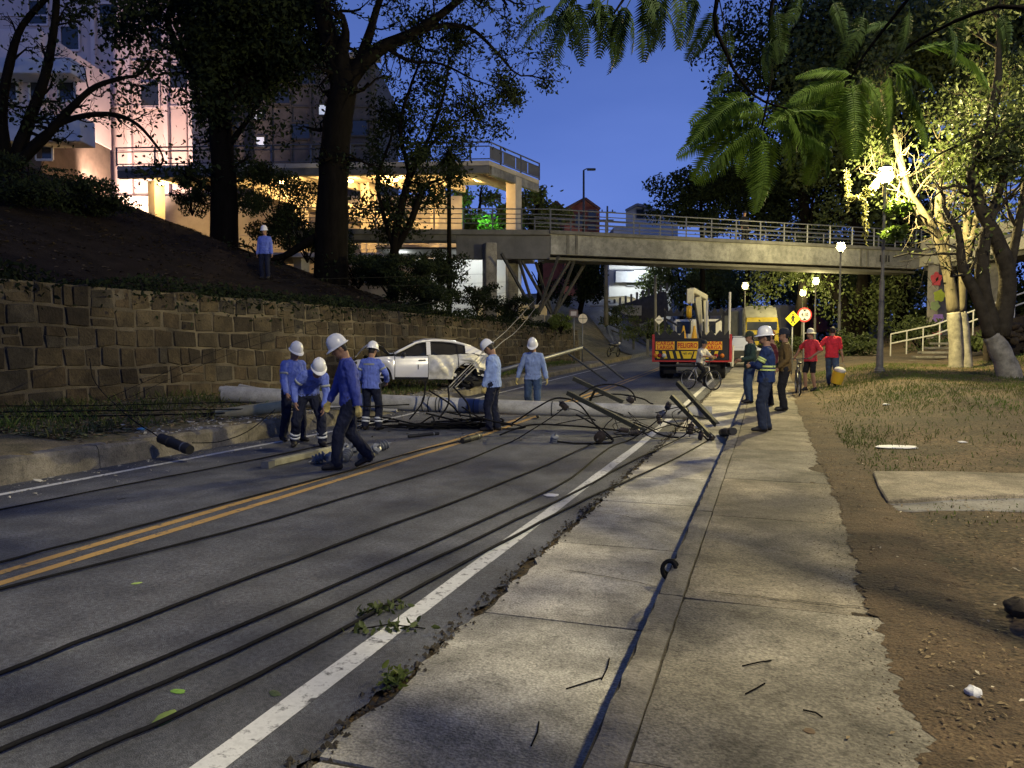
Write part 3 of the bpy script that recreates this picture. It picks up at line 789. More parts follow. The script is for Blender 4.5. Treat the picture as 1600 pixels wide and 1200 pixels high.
# ------------------------------------------------------------------ street lamps
M_lpost = mat('lamp_post_paint', (.17, .165, .14), .6, .2, var=.3, scale=6, bump=.1)
def globe_mat():
    """clear lit globe: it glows and lets the burner's light out"""
    m = bpy.data.materials.new('lamp_globe'); m.use_nodes = True; N = m.node_tree.nodes; L = m.node_tree.links
    N.remove(N['Principled BSDF']); e = N.new('ShaderNodeEmission'); t = N.new('ShaderNodeBsdfTransparent'); a = N.new('ShaderNodeAddShader')
    e.inputs[0].default_value = (1, .84, .36, 1); e.inputs[1].default_value = 4
    L.new(e.outputs[0], a.inputs[0]); L.new(t.outputs[0], a.inputs[1]); L.new(a.outputs[0], N['Material Output'].inputs[0]); return m
M_bulb = globe_mat()
def street_lamp(base, H, power, label, lean=(0, 0), globe=.19, soft=.10, lc=(1, .83, .37)):
    t = thing('street_lamp', label, 'street lamp', base, group='path lamps with round globes', local=True)
    ax = Vector((lean[0], lean[1], 1)) * H
    f = lambda k: ax * k
    m = MB(); m.tube([f(-.01), f(.02), f(.025), f(.16), f(.17), f(.48), f(.485), f(.965)], [.15, .15, .11, .095, .085, .075, .05, .045], 12); m.build('post', M_lpost, t, smooth=.6)
    m = MB(); m.lathe([(.15, 0), (.17, .05), (.13, .10), (.1, .12)], 12); m.build('base_collar', M_lpost, t, smooth=.6)
    top = f(.965)
    T = Matrix.Translation(top)
    m = MB(); m.lathe([(.03, -.05), (.05, 0), (.07, .04), (.095, .07), (.10, .09), (.06, .09)], 12, T); m.build('lantern_cup', M_dsteel, t, smooth=.6)
    for k in range(4):
        a = math.pi / 2 * k + .4; d = Vector((math.cos(a), math.sin(a), 0))
        m = MB(); m.tube([top + d * .095 + Vector((0, 0, .08)), top + d * .27 + Vector((0, 0, .30)), top + d * .19 + Vector((0, 0, .57))], .010, 5); m.build('lantern_bar', M_dsteel, t)
    m = MB(); m.lathe([(.20, .56), (.18, .60), (.10, .65), (.03, .68), (.0, .69)], 12, T); m.build('lantern_cap', M_dsteel, t, smooth=.6)
    m = MB(); m.ell(top + Vector((0, 0, .32)), globe, globe, globe * 1.05, 16); m.build('globe', M_bulb, t, smooth=True)
    l = bpy.data.lights.new('street_lamp_light', 'POINT'); l.energy = power; l.color = lc; l.shadow_soft_size = soft
    lo = bpy.data.objects.new('street_lamp_light', l); COL.objects.link(lo); lo.parent = t; lo.location = top + Vector((0, 0, .32))
    return t
def on(px, py, zc, dz=0):
    q = P(px, py, zc); return Vector((q.x, q.y, surf(q.x, q.y) + dz))
street_lamp(on(1374, 580, 24.0), 6.05, 8000, 'tall lit street lamp beside the white-trunked trees', lean=(.008, 0))
street_lamp(on(1311, 520, 41.0), 5.6, 2200, 'lit street lamp standing just before the bridge girder')
street_lamp(on(1273, 530, 50.5), P(1273, 444, 50.5).z - on(1273, 530, 50.5).z, 900, 'lit lamp among leaves right of the height sign, beyond the bridge')
street_lamp(on(1253, 530, 56.0), P(1253, 462, 56).z - on(1253, 530, 56).z, 900, 'farthest lit lamp, just above the height limit sign')
street_lamp(on(1163, 530, 52.0), P(1163, 451, 52).z - on(1163, 530, 52).z, 450, 'lit lamp over the parked trucks under the bridge')
street_lamp(Vector((6.5, 1.5, surf(6.5, 1.5))), 11.5, 10500, 'taller street lamp beside the path to the right of the viewer', lc=(1, .89, .62), soft=.30)

# ------------------------------------------------------------------ buildings behind
def block(root, name, xc0, xc1, zc, dep, z0, z1, m, bev=.05, skew=0.0):
    a = W(xc0, zc + skew); b = W(xc1, zc); d = Vector((-(b - a).normalized().y, (b - a).normalized().x, 0)) * dep
    q = MB(); pts = [a, b, b + d, a + d]
    q.add([Vector((p.x, p.y, z0)) for p in pts] + [Vector((p.x, p.y, z1)) for p in pts], [(3, 2, 1, 0), (4, 5, 6, 7), (0, 1, 5, 4), (1, 2, 6, 5), (2, 3, 7, 6), (3, 0, 4, 7)])
    return q.build(name, m, root, bevel=bev)
M_glass = mat('dark_window_glass', (.02, .025, .03), .12, var=.2, scale=2, spec=.6)
M_litwin = mat('lit_window', (.8, .85, .9), .4, var=0, emit=(.75, .85, 1), estr=.35)
def window(root, px, py, zc, w, h, frame, glass=None, proud=.06):
    c = P(px, py, zc); u = Vector((CT, ST, 0)); n = Vector((ST, -CT, 0))
    f = MB()
    for a, b in ((-1, 0), (1, 0)): f.beam(c + u * a * w / 2 + n * proud - Vector((0, 0, h / 2)), c + u * a * w / 2 + n * proud + Vector((0, 0, h / 2)), .12, .10, up=u)
    for b in (-1, 1): f.beam(c - u * w / 2 + n * proud + Vector((0, 0, b * h / 2)), c + u * w / 2 + n * proud + Vector((0, 0, b * h / 2)), .10, .14)
    fo = f.build('window', frame, root)
    g = MB(); g.beam(c - u * w / 2 + n * .03, c + u * w / 2 + n * .03, .03, h - .08); sub(fo, 'pane', g, glass or M_glass)
pk = thing('pink_apartment_block', 'tall pink plastered building lit from below behind the trees', 'building', W(-30, 58, 9))
M_pink = mat('pink_plaster', (.56, .45, .42), .85, var=.10, scale=.5, bump=.1, bscale=8)
block(pk, 'wall', -38.0, -24.2, 57, 12, 7, 34, M_pink)
M_pink2 = mat('pale_pier', (.62, .52, .50), .85, var=.1, scale=.6)
for px in (152, 205, 262, 300):
    q = P(px, 200, 57); m = MB(); m.beam(Vector((q.x, q.y, 7)) + Vector((ST, -CT, 0)) * .1, Vector((q.x, q.y, 34)) + Vector((ST, -CT, 0)) * .1, .5, .3, up=(CT, ST, 0)); m.build('pilaster', M_pink2, pk)
for zz in (13, 16.3, 19.6, 22.9, 26.2, 29.5):
    a = W(-38, 56.93, zz); b = W(-24.2, 56.93, zz); m = MB(); m.beam(a, b, .06, .10); m.build('string_course', M_pink2, pk)
for px, py in ((60, 90), (110, 60), (60, 20), (250, 60), (235, 150), (170, 25), (280, 120)): window(pk, px, py, 56.95, 1.4, 1.8, M_pink2)
# floodlight on the terrace that lights the pink wall
fq = W(-27.3, 50.6, 10.8)
ft = thing('floodlight', 'floodlight on a short stand aimed up at the pink wall', 'lamp', fq, local=True)
m = MB(); m.tube([(0, 0, -2.0), (0, 0, .3)], .05, 8); m.build('stand', M_dsteel, ft)
Rf = Matrix.Rotation(TH, 3, 'Z') @ Matrix.Rotation(math.radians(40), 3, 'X')
m = MB(); m.box((0, 0, .45), (.5, .18, .36), Rf); m.build('housing', M_dsteel, ft, bevel=.02)
m = MB(); m.box(Vector((0, 0, .45)) + Rf @ Vector((0, .10, 0)), (.44, .02, .30), Rf); m.build('lens', mat('flood_lens', (1, .8, .7), .3, var=0, emit=(1, .62, .46), estr=6), ft)
l = bpy.data.lights.new('flood', 'SPOT'); l.energy = 8000; l.color = (1, .68, .54); l.spot_size = math.radians(125); l.spot_blend = .6; l.shadow_soft_size = .3
lo = bpy.data.objects.new('flood', l); COL.objects.link(lo); lo.parent = ft; lo.location = Vector((0, 0, .45)) + Rf @ Vector((0, .3, 0))
lo.rotation_euler = (math.radians(90 + 40), 0, TH + math.radians(22))
gb = thing('dark_tower_block', 'dark panel-clad tower block behind the big trunk', 'building', W(-18, 63, 9))
M_tile = mat('dark_cladding', (.085, .078, .072), .8, var=.35, scale=1.0, bump=.2, bscale=10)
block(gb, 'wall', -25.8, -10.9, 61.5, 12, 5, 24.6, M_tile)
for k in range(9):
    q = P(330 + k * 31, 150, 61.4); m = MB(); m.beam(Vector((q.x, q.y, 6)), Vector((q.x, q.y, 24.3)), .10, .16, up=(CT, ST, 0)); m.build('cladding_rib', mat('rib', (.06, .056, .05), .8, var=.2), gb)
for zz in (12, 15, 18, 21, 24.2):
    m = MB(); m.beam(W(-25.8, 61.42, zz), W(-10.9, 61.42, zz), .10, .12); m.build('floor_line', MATS['rib'], gb)
m = MB(); m.beam(W(-25.9, 61.3, 24.8), W(-10.5, 61.3, 24.8), 1.2, .4); m.build('cornice', mat('cornice', (.3, .27, .23), .8, var=.2), gb)
for px, py, g in ((403, 180, M_litwin), (505, 172, M_litwin), (407, 222, M_litwin), (470, 205, None), (440, 150, None), (540, 150, None), (480, 120, None), (360, 190, None), (560, 200, None)):
    window(gb, px, py, 61.4, .75 if g else 1.5, .9 if g else 1.3, MATS['rib'], g)
bb = thing('balcony_house', 'brown house with white boxed balcony at the left edge', 'house', W(-29, 48, 9))
block(bb, 'wall', -40, -28.6, 46.5, 8, 7, 15.8, mat('brown_wall', (.10, .075, .055), .9, var=.3, scale=1.4))
M_balc = mat('balcony_white', (.52, .53, .55), .8, var=.12, scale=1)
m = MB(); m.beam(W(-40, 45.9, 14.6), W(-25.4, 45.9, 14.6), 1.6, 1.5); m.build('balcony', M_balc, bb, bevel=.04)
m = MB(); m.beam(W(-40, 45.8, 18.2), W(-25.8, 45.8, 18.2), 1.6, .9); m.build('balcony', M_balc, bb, bevel=.04)
block(bb, 'upper_wall', -40, -28.6, 46.7, 8, 15.81, 21, M_pink2)
for px, py in ((15, 140), (60, 140), (105, 140), (20, 232), (70, 232)): window(bb, px, py, 46.6, 1.0, 1.4, M_balc)
# brick house, white house and the far street poles over the bridge
bh = thing('brick_gable_house', 'red brick building with two stepped gables over the bridge', 'house', W(8, 92, 6))
M_brick = mat('far_brick', (.26, .085, .06), .9, var=.3, scale=1.2)
for px0, px1, ye, yp, zc in ((846, 884, 334, 318, 95), (882, 937, 330, 313, 92)):
    a = P(px0, ye, zc); b = P(px1, ye, zc); pk_ = P((px0 + px1) / 2 + 4, yp, zc); d = Vector((-ST, CT, 0)) * 9
    q = MB(); f = [Vector((a.x, a.y, 6)), Vector((b.x, b.y, 6)), b, pk_, a]
    q.add(f + [p + d for p in f], [(0, 1, 2, 3, 4), (9, 8, 7, 6, 5)] + [(i, (i + 1) % 5, 5 + (i + 1) % 5, 5 + i) for i in range(5)]); q.build('wall', M_brick, bh)
    q = MB(); n = Vector((ST, -CT, 0)) * .5
    q.beam(a + n * .4 + Vector((0, 0, .15)), pk_ + n * .4 + Vector((0, 0, .15)), 1.0, .25); q.beam(pk_ + n * .4 + Vector((0, 0, .15)), b + n * .4 + Vector((0, 0, .15)), 1.0, .25); q.build('roof_edge', mat('roof_edge', (.13, .06, .05), .9, var=.2), bh)
for px, py in ((876, 342), (905, 345), (925, 350), (925, 338)): window(bh, px, py, 91.8, 1.0, 1.6, MATS['roof_edge'])
wh = thing('white_house', 'white two-storey house beyond the bridge railing', 'house', W(17, 96, 6))
M_whw = mat('far_white_wall', (.55, .56, .56), .8, var=.1, scale=.8)
a0, a1 = P(978, 335, 97), P(1010, 335, 97); d = Vector((-ST, CT, 0)) * 9 + Vector((CT, ST, 0)) * 6
q = MB(); f = [Vector((a0.x, a0.y, 5)), Vector((a1.x, a1.y, 5)), P(1010, 324, 97), P(995, 321, 97), P(978, 330, 97)]
q.add(f + [p + d for p in f], [(0, 1, 2, 3, 4), (9, 8, 7, 6, 5)] + [(i, (i + 1) % 5, 5 + (i + 1) % 5, 5 + i) for i in range(5)]); q.build('wall', M_whw, wh)
q = MB(); q.beam(P(978, 329, 96.6), P(995, 320, 96.6), .7, .3); q.beam(P(995, 320, 96.6), P(1011, 323, 96.6), .7, .3); q.beam(P(1010, 324, 96.6), P(1010, 324, 96.6) + d, .6, .3); q.build('roof_edge', mat('far_grey_roof', (.22, .22, .23), .8, var=.2), wh)
window(wh, 1013, 333, 96.8, .1, .1, M_whw)
window(wh, 1000, 334, 96.9, 1.0, 1.2, MATS['far_grey_roof'])
block(wh, 'low_wing', 12.5, 20, 94, 6, 4, 16.6, M_whw)
def util_pole(name, lab, px, ytop, ybot, zc, arm=True, lamp=False, r=.14, cat='utility pole'):
    t0 = P(px, ytop, zc); b0 = P(px, ybot, zc); t = thing(name, lab, cat, Vector((b0.x, b0.y, b0.z)))
    m = MB(); m.tube([b0, t0], [r, r * .7], 8); m.build('pole', M_dsteel if lamp else M_bridge_dk, t, smooth=True)
    u = Vector((CT, ST, 0))
    if arm:
        for dz, w in ((-.7, 1.6), (-1.6, 1.2)):
            m = MB(); m.beam(t0 + u * -w + Vector((0, 0, dz)), t0 + u * w * .6 + Vector((0, 0, dz)), .12, .12); m.build('crossarm', M_dsteel, t)
        for dx in (-1.3, -.6, .6):
            m = MB(); m.lathe([(.03, 0), (.09, .05), (.06, .1), (.09, .15), (.03, .25)], 8, Matrix.Translation(t0 + u * dx + Vector((0, 0, -.64)))); m.build('insulator', M_bridge_dk, t)
    if lamp:
        m = MB(); m.tube([t0, t0 + u * .3 + Vector((0, 0, .15)), t0 + u * .9 + Vector((0, 0, .12))], .06, 6); m.build('arm', M_dsteel, t)
        m = MB(); m.box(t0 + u * .8 + Vector((0, 0, .08)), (.9, .35, .22), Matrix.Rotation(TH, 3, 'Z')); m.build('lamp_head', M_dsteel, t, bevel=.05)
util_pole('street_light_pole', 'dark unlit street light pole rising above the bridge', 912, 266, 375, 80, False, True, cat='light pole')
util_pole('utility_pole', 'utility pole with crossarms above the bridge, behind the brick house', 949, 322, 380, 88)
util_pole('utility_pole', 'grey concrete pole under the bridge beside the side street', 947, 412, 508, 62, False, r=.2)
util_pole('utility_pole', 'thin dark pole left of the crane truck', 1024, 430, 535, 55, False, r=.12)
# white-lit house and fence up the side street, below the bridge
sh = thing('stepped_white_house', 'white house with grey balcony up the side street under the bridge', 'house', W(13, 86, 6))
block(sh, 'wall', 11.2, 18.5, 88, 8, 5, 13.8, M_whw)
block(sh, 'balcony', 11.8, 15.6, 86.6, 1.3, 9.2, 10.5, mat('grey_balcony', (.24, .25, .28), .8, var=.15))
for px in (985, 1000): window(sh, px, 437, 87.8, .9, 1.4, MATS['grey_balcony'])
fw = thing('stepped_garden_wall', 'dark sloping garden wall with white fence posts up the side street', 'wall', W(12, 78, 5))
q = MB(); a, b = P(952, 482, 80), P(1042, 455, 74)
q.beam(a - Vector((0, 0, 1.2)), b - Vector((0, 0, 1.2)), .3, 2.4); q.build('wall', mat('dark_wall', (.07, .068, .065), .9, var=.3), fw)
for k in range(11):
    c = a.lerp(b, k / 10); q = MB(); q.beam(c, c + Vector((0, 0, .8)), .2, .2); q.build('fence_post', M_bridge_dk, fw)
q = MB(); c = P(962, 482, 76); q.box(c - Vector((0, 0, .2)), (5.2, .1, 1.0), Matrix.Rotation(TH, 3, 'Z')); q.build('sign_panel', mat('old_panel', (.3, .3, .29), .8, var=.3), fw)
gr = thing('guard_rail', 'low pale guard rail beside the side street', 'railing', W(7, 62, 3))
pts = [P(940, 503, 68), P(970, 514, 63), P(990, 522, 59), P(1012, 532, 54)]
for dz in (0, -.4):
    q = MB(); q.tube([p + Vector((0, 0, dz)) for p in pts], .06, 6); q.build('rail', M_bridge_dk, gr)
for p in pts:
    q = MB(); q.beam(p + Vector((0, 0, .1)), p - Vector((0, 0, 1.2)), .16, .16); q.build('post', M_bridge_dk, gr)
# floodlit white wall under the west landing
ww = thing('white_underpass_wall', 'white wall lit by cold light under the left bridge landing', 'wall', W(-3, 50, 3))
block(ww, 'wall', -6.2, .6, 48.6, .4, 2.5, 7.45, mat('cold_white_wall', (.6, .6, .58), .8, var=.12, scale=.8))
block(ww, 'lower_wall', -2.2, 2.2, 47.6, .3, 2.0, 4.4, mat('ochre_wall', (.45, .36, .22), .8, var=.2))
block(ww, 'ceiling_slab', -8, 1.5, 44.5, 4.0, 7.46, 7.58, M_bridge_dk)
def tube_light(px, py, zc, pw, col, lab):
    q = P(px, py, zc); m = MB(); m.beam(q - Vector((CT, ST, 0)) * .6, q + Vector((CT, ST, 0)) * .6, .12, .08)
    o = m.build('tube_lamp', mat('cold_tube', (1, 1, 1), .3, var=0, emit=(.9, .95, 1), estr=12), bevel=.02); tag(o, lab, 'lamp', 'cold tube lamps under the landing')
    l = bpy.data.lights.new('tube_light', 'POINT'); l.energy = pw; l.color = col; l.shadow_soft_size = .3
    lo = bpy.data.objects.new('tube_light', l); COL.objects.link(lo); lo.parent = o; lo.location = q - Vector((0, 0, .35))
tube_light(735, 388, 46.5, 420, (.95, 1, .98), 'cold tube lamp under the left bridge landing')
tube_light(628, 388, 46.0, 160, (.95, 1, .98), 'small cold lamp under the landing behind the spiky plant')
tube_light(1000, 424, 84, 1100, (.95, 1, .97), 'cold lamp in front of the white house up the side street')

# ------------------------------------------------------------------ trees and plants
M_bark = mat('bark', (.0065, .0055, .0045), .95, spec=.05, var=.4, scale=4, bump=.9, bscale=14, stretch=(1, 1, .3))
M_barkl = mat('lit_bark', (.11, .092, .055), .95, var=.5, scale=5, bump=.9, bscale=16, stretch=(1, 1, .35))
M_wash = mat('whitewash', (.28, .26, .20), .85, var=.5, scale=5, bump=.5, bscale=25)
M_leafd = mat('dark_leaf', (.018, .027, .011), .8, spec=.12, var=.4, scale=.9, trans=.25)
M_leafm = mat('mid_leaf', (.07, .092, .026), .65, var=.4, scale=.9, trans=.3)
M_leafy = mat('yellow_green_leaf', (.13, .17, .035), .6, var=.35, scale=1.2, trans=.4)
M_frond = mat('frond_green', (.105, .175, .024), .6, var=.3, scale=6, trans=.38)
def leaf_mesh(name, pts, size, mtl, seed=0, aspect=.5, droop=.3, cup=.12, keep=None):
    g = np.random.default_rng(seed); pts = np.asarray(pts, dtype=np.float64)
    if keep is not None: pts = pts[keep(pts)]
    n = len(pts)
    a = g.normal(size=(n, 3)); a[:, 2] -= droop; a /= np.linalg.norm(a, axis=1)[:, None]
    b = g.normal(size=(n, 3)); b -= a * (a * b).sum(1)[:, None]; b /= np.linalg.norm(b, axis=1)[:, None]
    c = np.cross(a, b)
    s = size * g.uniform(.6, 1.35, n)[:, None]
    v = np.empty((n, 6, 3))
    v[:, 0] = pts; v[:, 1] = pts + a * s * .35 + b * s * aspect * .5 + c * s * cup; v[:, 2] = pts + a * s * .75 + b * s * aspect * .36 + c * s * cup * .6
    v[:, 3] = pts + a * s; v[:, 4] = pts + a * s * .75 - b * s * aspect * .36 + c * s * cup * .6; v[:, 5] = pts + a * s * .35 - b * s * aspect * .5 + c * s * cup
    me = bpy.data.meshes.new(name)
    me.vertices.add(n * 6); me.vertices.foreach_set('co', v.reshape(-1))
    idx = np.arange(n)[:, None] * 6
    quads = np.concatenate([idx + np.array([0, 1, 2, 3]), idx + np.array([0, 3, 4, 5])], axis=1).reshape(-1)
    me.loops.add(n * 8); me.loops.foreach_set('vertex_index', quads.astype(np.int32))
    me.polygons.add(n * 2); me.polygons.foreach_set('loop_start', np.arange(n * 2, dtype=np.int32) * 4)
    me.materials.append(mtl); me.update(calc_edges=True); me.validate()
    return me
class Grower:
    def __init__(s, seed): s.r = random.Random(seed); s.b = MB(); s.tips = []; s.w = []
    def limb(s, path, r0, r1, n=8, seg=None, mi=0):
        """smooth tube through given points"""
        pts = [Vector(p) for p in path]; out = []; N = len(pts)
        for i in range(N - 1):
            p0 = pts[max(i - 1, 0)]; p1 = pts[i]; p2 = pts[i + 1]; p3 = pts[min(i + 2, N - 1)]
            for k in range(4):
                t = k / 4
                out.append(.5 * ((2 * p1) + (p2 - p0) * t + (2 * p0 - 5 * p1 + 4 * p2 - p3) * t * t + (-p0 + 3 * p1 - 3 * p2 + p3) * t ** 3))
        out.append(pts[-1]); M = len(out)
        rs = [(r0 + (r1 - r0) * (i / (M - 1)) ** .8) * (1 + s.r.uniform(-.06, .06)) for i in range(M)]
        s.b.tube(out, rs, n, mi)
        return out, rs
    def grow(s, p, d, L, r, lev, nb=3, spread=.7, up=.15, wob=.25, leafy=True, taper=.45, minr=.006):
        q = s.r; N = 4; path = [p.copy()]; d = d.normalized(); st = L / N
        for i in range(N):
            d = (d + Vector((q.gauss(0, wob), q.gauss(0, wob), q.gauss(0, wob) + up * .3))).normalized()
            path.append(path[-1] + d * st)
        rs = [max(minr, r * (1 - (1 - taper) * i / N)) for i in range(N + 1)]
        s.b.tube(path, rs, 6 if r > .05 else 4, cap=False)
        if lev <= 1:
            for k in range(N): s.tips.append((path[k].lerp(path[k + 1], q.random()), d.copy()))
            s.tips.append((path[-1], d.copy()))
        if lev > 0:
            for k in range(nb):
                t = q.uniform(.3, 1.0); i = min(N - 1, int(t * N)); o = path[i].lerp(path[i + 1], t * N - i)
                nd = (d + Vector((q.gauss(0, spread), q.gauss(0, spread), q.gauss(0, spread * .8) + up))).normalized()
                s.grow(o, nd, L * q.uniform(.5, .8), max(minr, r * taper * q.uniform(.7, 1)), lev - 1, nb, spread, up, wob, leafy, taper, minr)
    def leaves(s, per, rad, seed=0, density=None):
        g = np.random.default_rng(seed); T = np.array([list(t[0]) for t in s.tips])
        if density is not None:   # keep some twigs bare so the crown has gaps
            T = T[g.random(len(T)) < density]
        p = np.repeat(T, per, axis=0)
        return p + g.normal(size=p.shape) * rad
def tree(name, label, base, limbs, seed, lev=3, nb=3, L=2.2, per=10, rad=.35, leaf=.22, mleaf=None, mbark=None, spread=.7, up=.1,
         density=.8, group='trees', extra=None, start=.35, every=3, wash=None, twig=.35, droop=.3, wob=.25, minr=.006, aspect=.5, keep=None):
    t = thing(name, label, 'tree', base, group=group)
    g = Grower(seed)
    for path, r0, r1 in limbs:
        out, rs = g.limb(path, r0, r1, 10 if r0 > .12 else 7)
        if lev < 0: continue
        N = len(out)
        for i in range(int(N * start), N, every):
            for k in range(2):
                d = (out[min(i + 1, N - 1)] - out[max(i - 1, 0)]).normalized()
                nd = (d * .5 + Vector((g.r.gauss(0, .8), g.r.gauss(0, .8), g.r.gauss(0, .6) + up))).normalized()
                g.grow(out[i], nd, L * g.r.uniform(.6, 1.1), max(.012, rs[i] * twig), lev - 1, nb, spread, up, wob, minr=minr)
        d = (out[-1] - out[-2]).normalized(); g.grow(out[-1], d, L, r1, lev, nb, spread, up, wob, minr=minr)
    if wash:
        for path, r0, r1 in wash: g.limb(path, r0, r1, 10, mi=1)
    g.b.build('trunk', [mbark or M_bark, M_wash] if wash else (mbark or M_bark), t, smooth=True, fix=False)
    if per:
        pts = g.leaves(per, rad, seed, density)
        if extra is not None: pts = np.concatenate([pts, extra])
        link('crown', leaf_mesh('crown', pts, leaf, mleaf or M_leafd, seed, droop=droop, aspect=aspect, keep=keep), t)
    return t
def cloud(c, rx, ry, rz, n, seed, lumps=14, shell=.5):
    """leaf positions in uneven clumps filling an ellipsoid"""
    g = np.random.default_rng(seed); cs = []
    for i in range(lumps):
        v = g.normal(size=3); v /= np.linalg.norm(v); k = g.uniform(.35, 1.0)
        cs.append((v * k * np.array([rx, ry, rz]), g.uniform(.22, .42)))
    out = []
    for c0, k in cs:
        p = g.normal(size=(n // lumps, 3)); nn = np.linalg.norm(p, axis=1)[:, None]; p = p / nn * (g.random((n // lumps, 1)) ** .35)
        out.append(c0 + p * np.array([rx, ry, rz]) * k)
    return np.concatenate(out) + np.array(list(c))
def gap_left(p):
    """thin out the twigs where the crown is open towards the pink wall"""
    d = p - np.array([0, 0, CZ]); zc_ = -d[:, 0] * ST + d[:, 1] * CT; xc_ = d[:, 0] * CT + d[:, 1] * ST
    px_ = 800 + FPX * xc_ / zc_; py_ = 545 - FPX * d[:, 2] / zc_; g = np.random.default_rng(5)
    op = ((px_ > 118) & (px_ < 305) & (py_ > 85) & (py_ < 262)) | ((px_ < 118) & (py_ < 110))
    return ~(op & (g.random(len(p)) < .80))
G_HILL = 'dark trees on the hillside'
def pl(seq, zc): return [P(x, y, zc + (e[0] if e else 0)) for x, y, *e in seq]
# big dark tree in front of the ramp building
zc = 31.0
b0 = on(517, 440, zc, -.3)
tree('hillside_tree', 'thick black trunk forking beside the ramp building, bare twigs right', b0, [
    ([b0] + pl([(519, 330), (524, 230), (532, 165), (540, 130)], zc), .72, .50),
    (pl([(538, 150), (520, 80), (505, 20), (500, -60)], zc), .46, .30),
    (pl([(536, 140), (565, 100), (600, 72), (640, 55), (690, 22), (740, -20)], zc), .40, .12),
    (pl([(555, 110), (575, 60), (590, 10), (610, -40)], zc), .24, .10),
    (pl([(640, 55), (690, 40), (735, 45), (770, 75), (800, 110)], zc), .13, .04),
    (pl([(600, 72), (640, 95), (690, 100), (740, 125)], zc), .10, .03),
    (pl([(515, 360, .5), (470, 385), (445, 400)], zc), .22, .14)],
    3, lev=3, nb=3, L=1.7, per=2, rad=.12, leaf=.16, density=.45, group=G_HILL, spread=.75, up=-.05, start=.45, twig=.25, wob=.3, minr=.012)
zc = 33.0; b0 = on(350, 372, zc, -.3)
tree('hillside_tree', 'straight dark trunk left of the man on the slope, dense crown', b0, [
    ([b0] + pl([(350, 300), (346, 220), (342, 150)], zc), .60, .42),
    (pl([(343, 170), (310, 120), (280, 80), (260, 30)], zc), .30, .12), (pl([(342, 160), (350, 90), (360, 20), (370, -50)], zc), .34, .15),
    (pl([(344, 165), (400, 110), (440, 60), (470, 0)], zc), .26, .10), (pl([(348, 240), (385, 190), (410, 150)], zc), .16, .06)],
    5, lev=3, nb=3, L=1.9, per=7, rad=.38, leaf=.22, group=G_HILL, keep=gap_left,
    extra=np.concatenate([cloud(P(345, 60, 33), 5.0, 4, 3.2, 16000, 2, 30), cloud(P(430, 40, 33), 3.2, 3, 2.6, 8000, 4, 16), cloud(P(265, 120, 32), 2.0, 2, 1.5, 1300, 8, 9)]))
zc = 27.0; b0 = on(20, 300, zc, -.3)
tree('hillside_tree', 'leaning multi-stemmed tree at the left edge before the pink wall', b0, [
    ([b0] + pl([(25, 250), (45, 190), (70, 120), (85, 40), (90, -40)], zc), .30, .10),
    (pl([(20, 262), (70, 215), (110, 170), (150, 135), (200, 120)], zc), .22, .06),
    (pl([(10, 260), (2, 180), (15, 100), (35, 40), (80, -10)], zc), .26, .08),
    (pl([(40, 235), (100, 190), (170, 178), (215, 195), (250, 235)], zc), .14, .04)],
    8, lev=3, nb=3, L=1.0, per=3, rad=.20, leaf=.16, group=G_HILL, density=.42, keep=gap_left,
    extra=np.concatenate([cloud(P(40, 10, 27), 1.6, 2, .8, 700, 3, 12), cloud(P(215, 150, 30), 1.5, 1.5, 1.5, 1300, 5, 9), cloud(P(150, 10, 28), 1.3, 1.5, .8, 700, 7, 8)]))
zc = 34.5; b0 = on(612, 420, zc, -.3)
tree('hillside_tree', 'slender forked leafy tree in front of the warm-lit ramp', b0, [
    ([b0] + pl([(618, 370), (628, 320), (640, 270)], zc), .26, .14), (pl([(612, 400), (640, 350), (655, 310)], zc), .17, .14),
    (pl([(614, 385), (598, 330), (590, 280), (610, 220)], zc), .12, .06),
    (pl([(640, 280), (670, 215), (690, 160), (700, 110)], zc), .12, .05), (pl([(640, 270), (625, 200), (640, 140), (655, 100)], zc), .12, .05),
    (pl([(650, 250), (700, 200), (735, 175), (765, 160)], zc), .08, .03)],
    12, lev=3, nb=3, L=1.25, per=6, rad=.25, leaf=.17, group=G_HILL, density=.72, wob=.3)
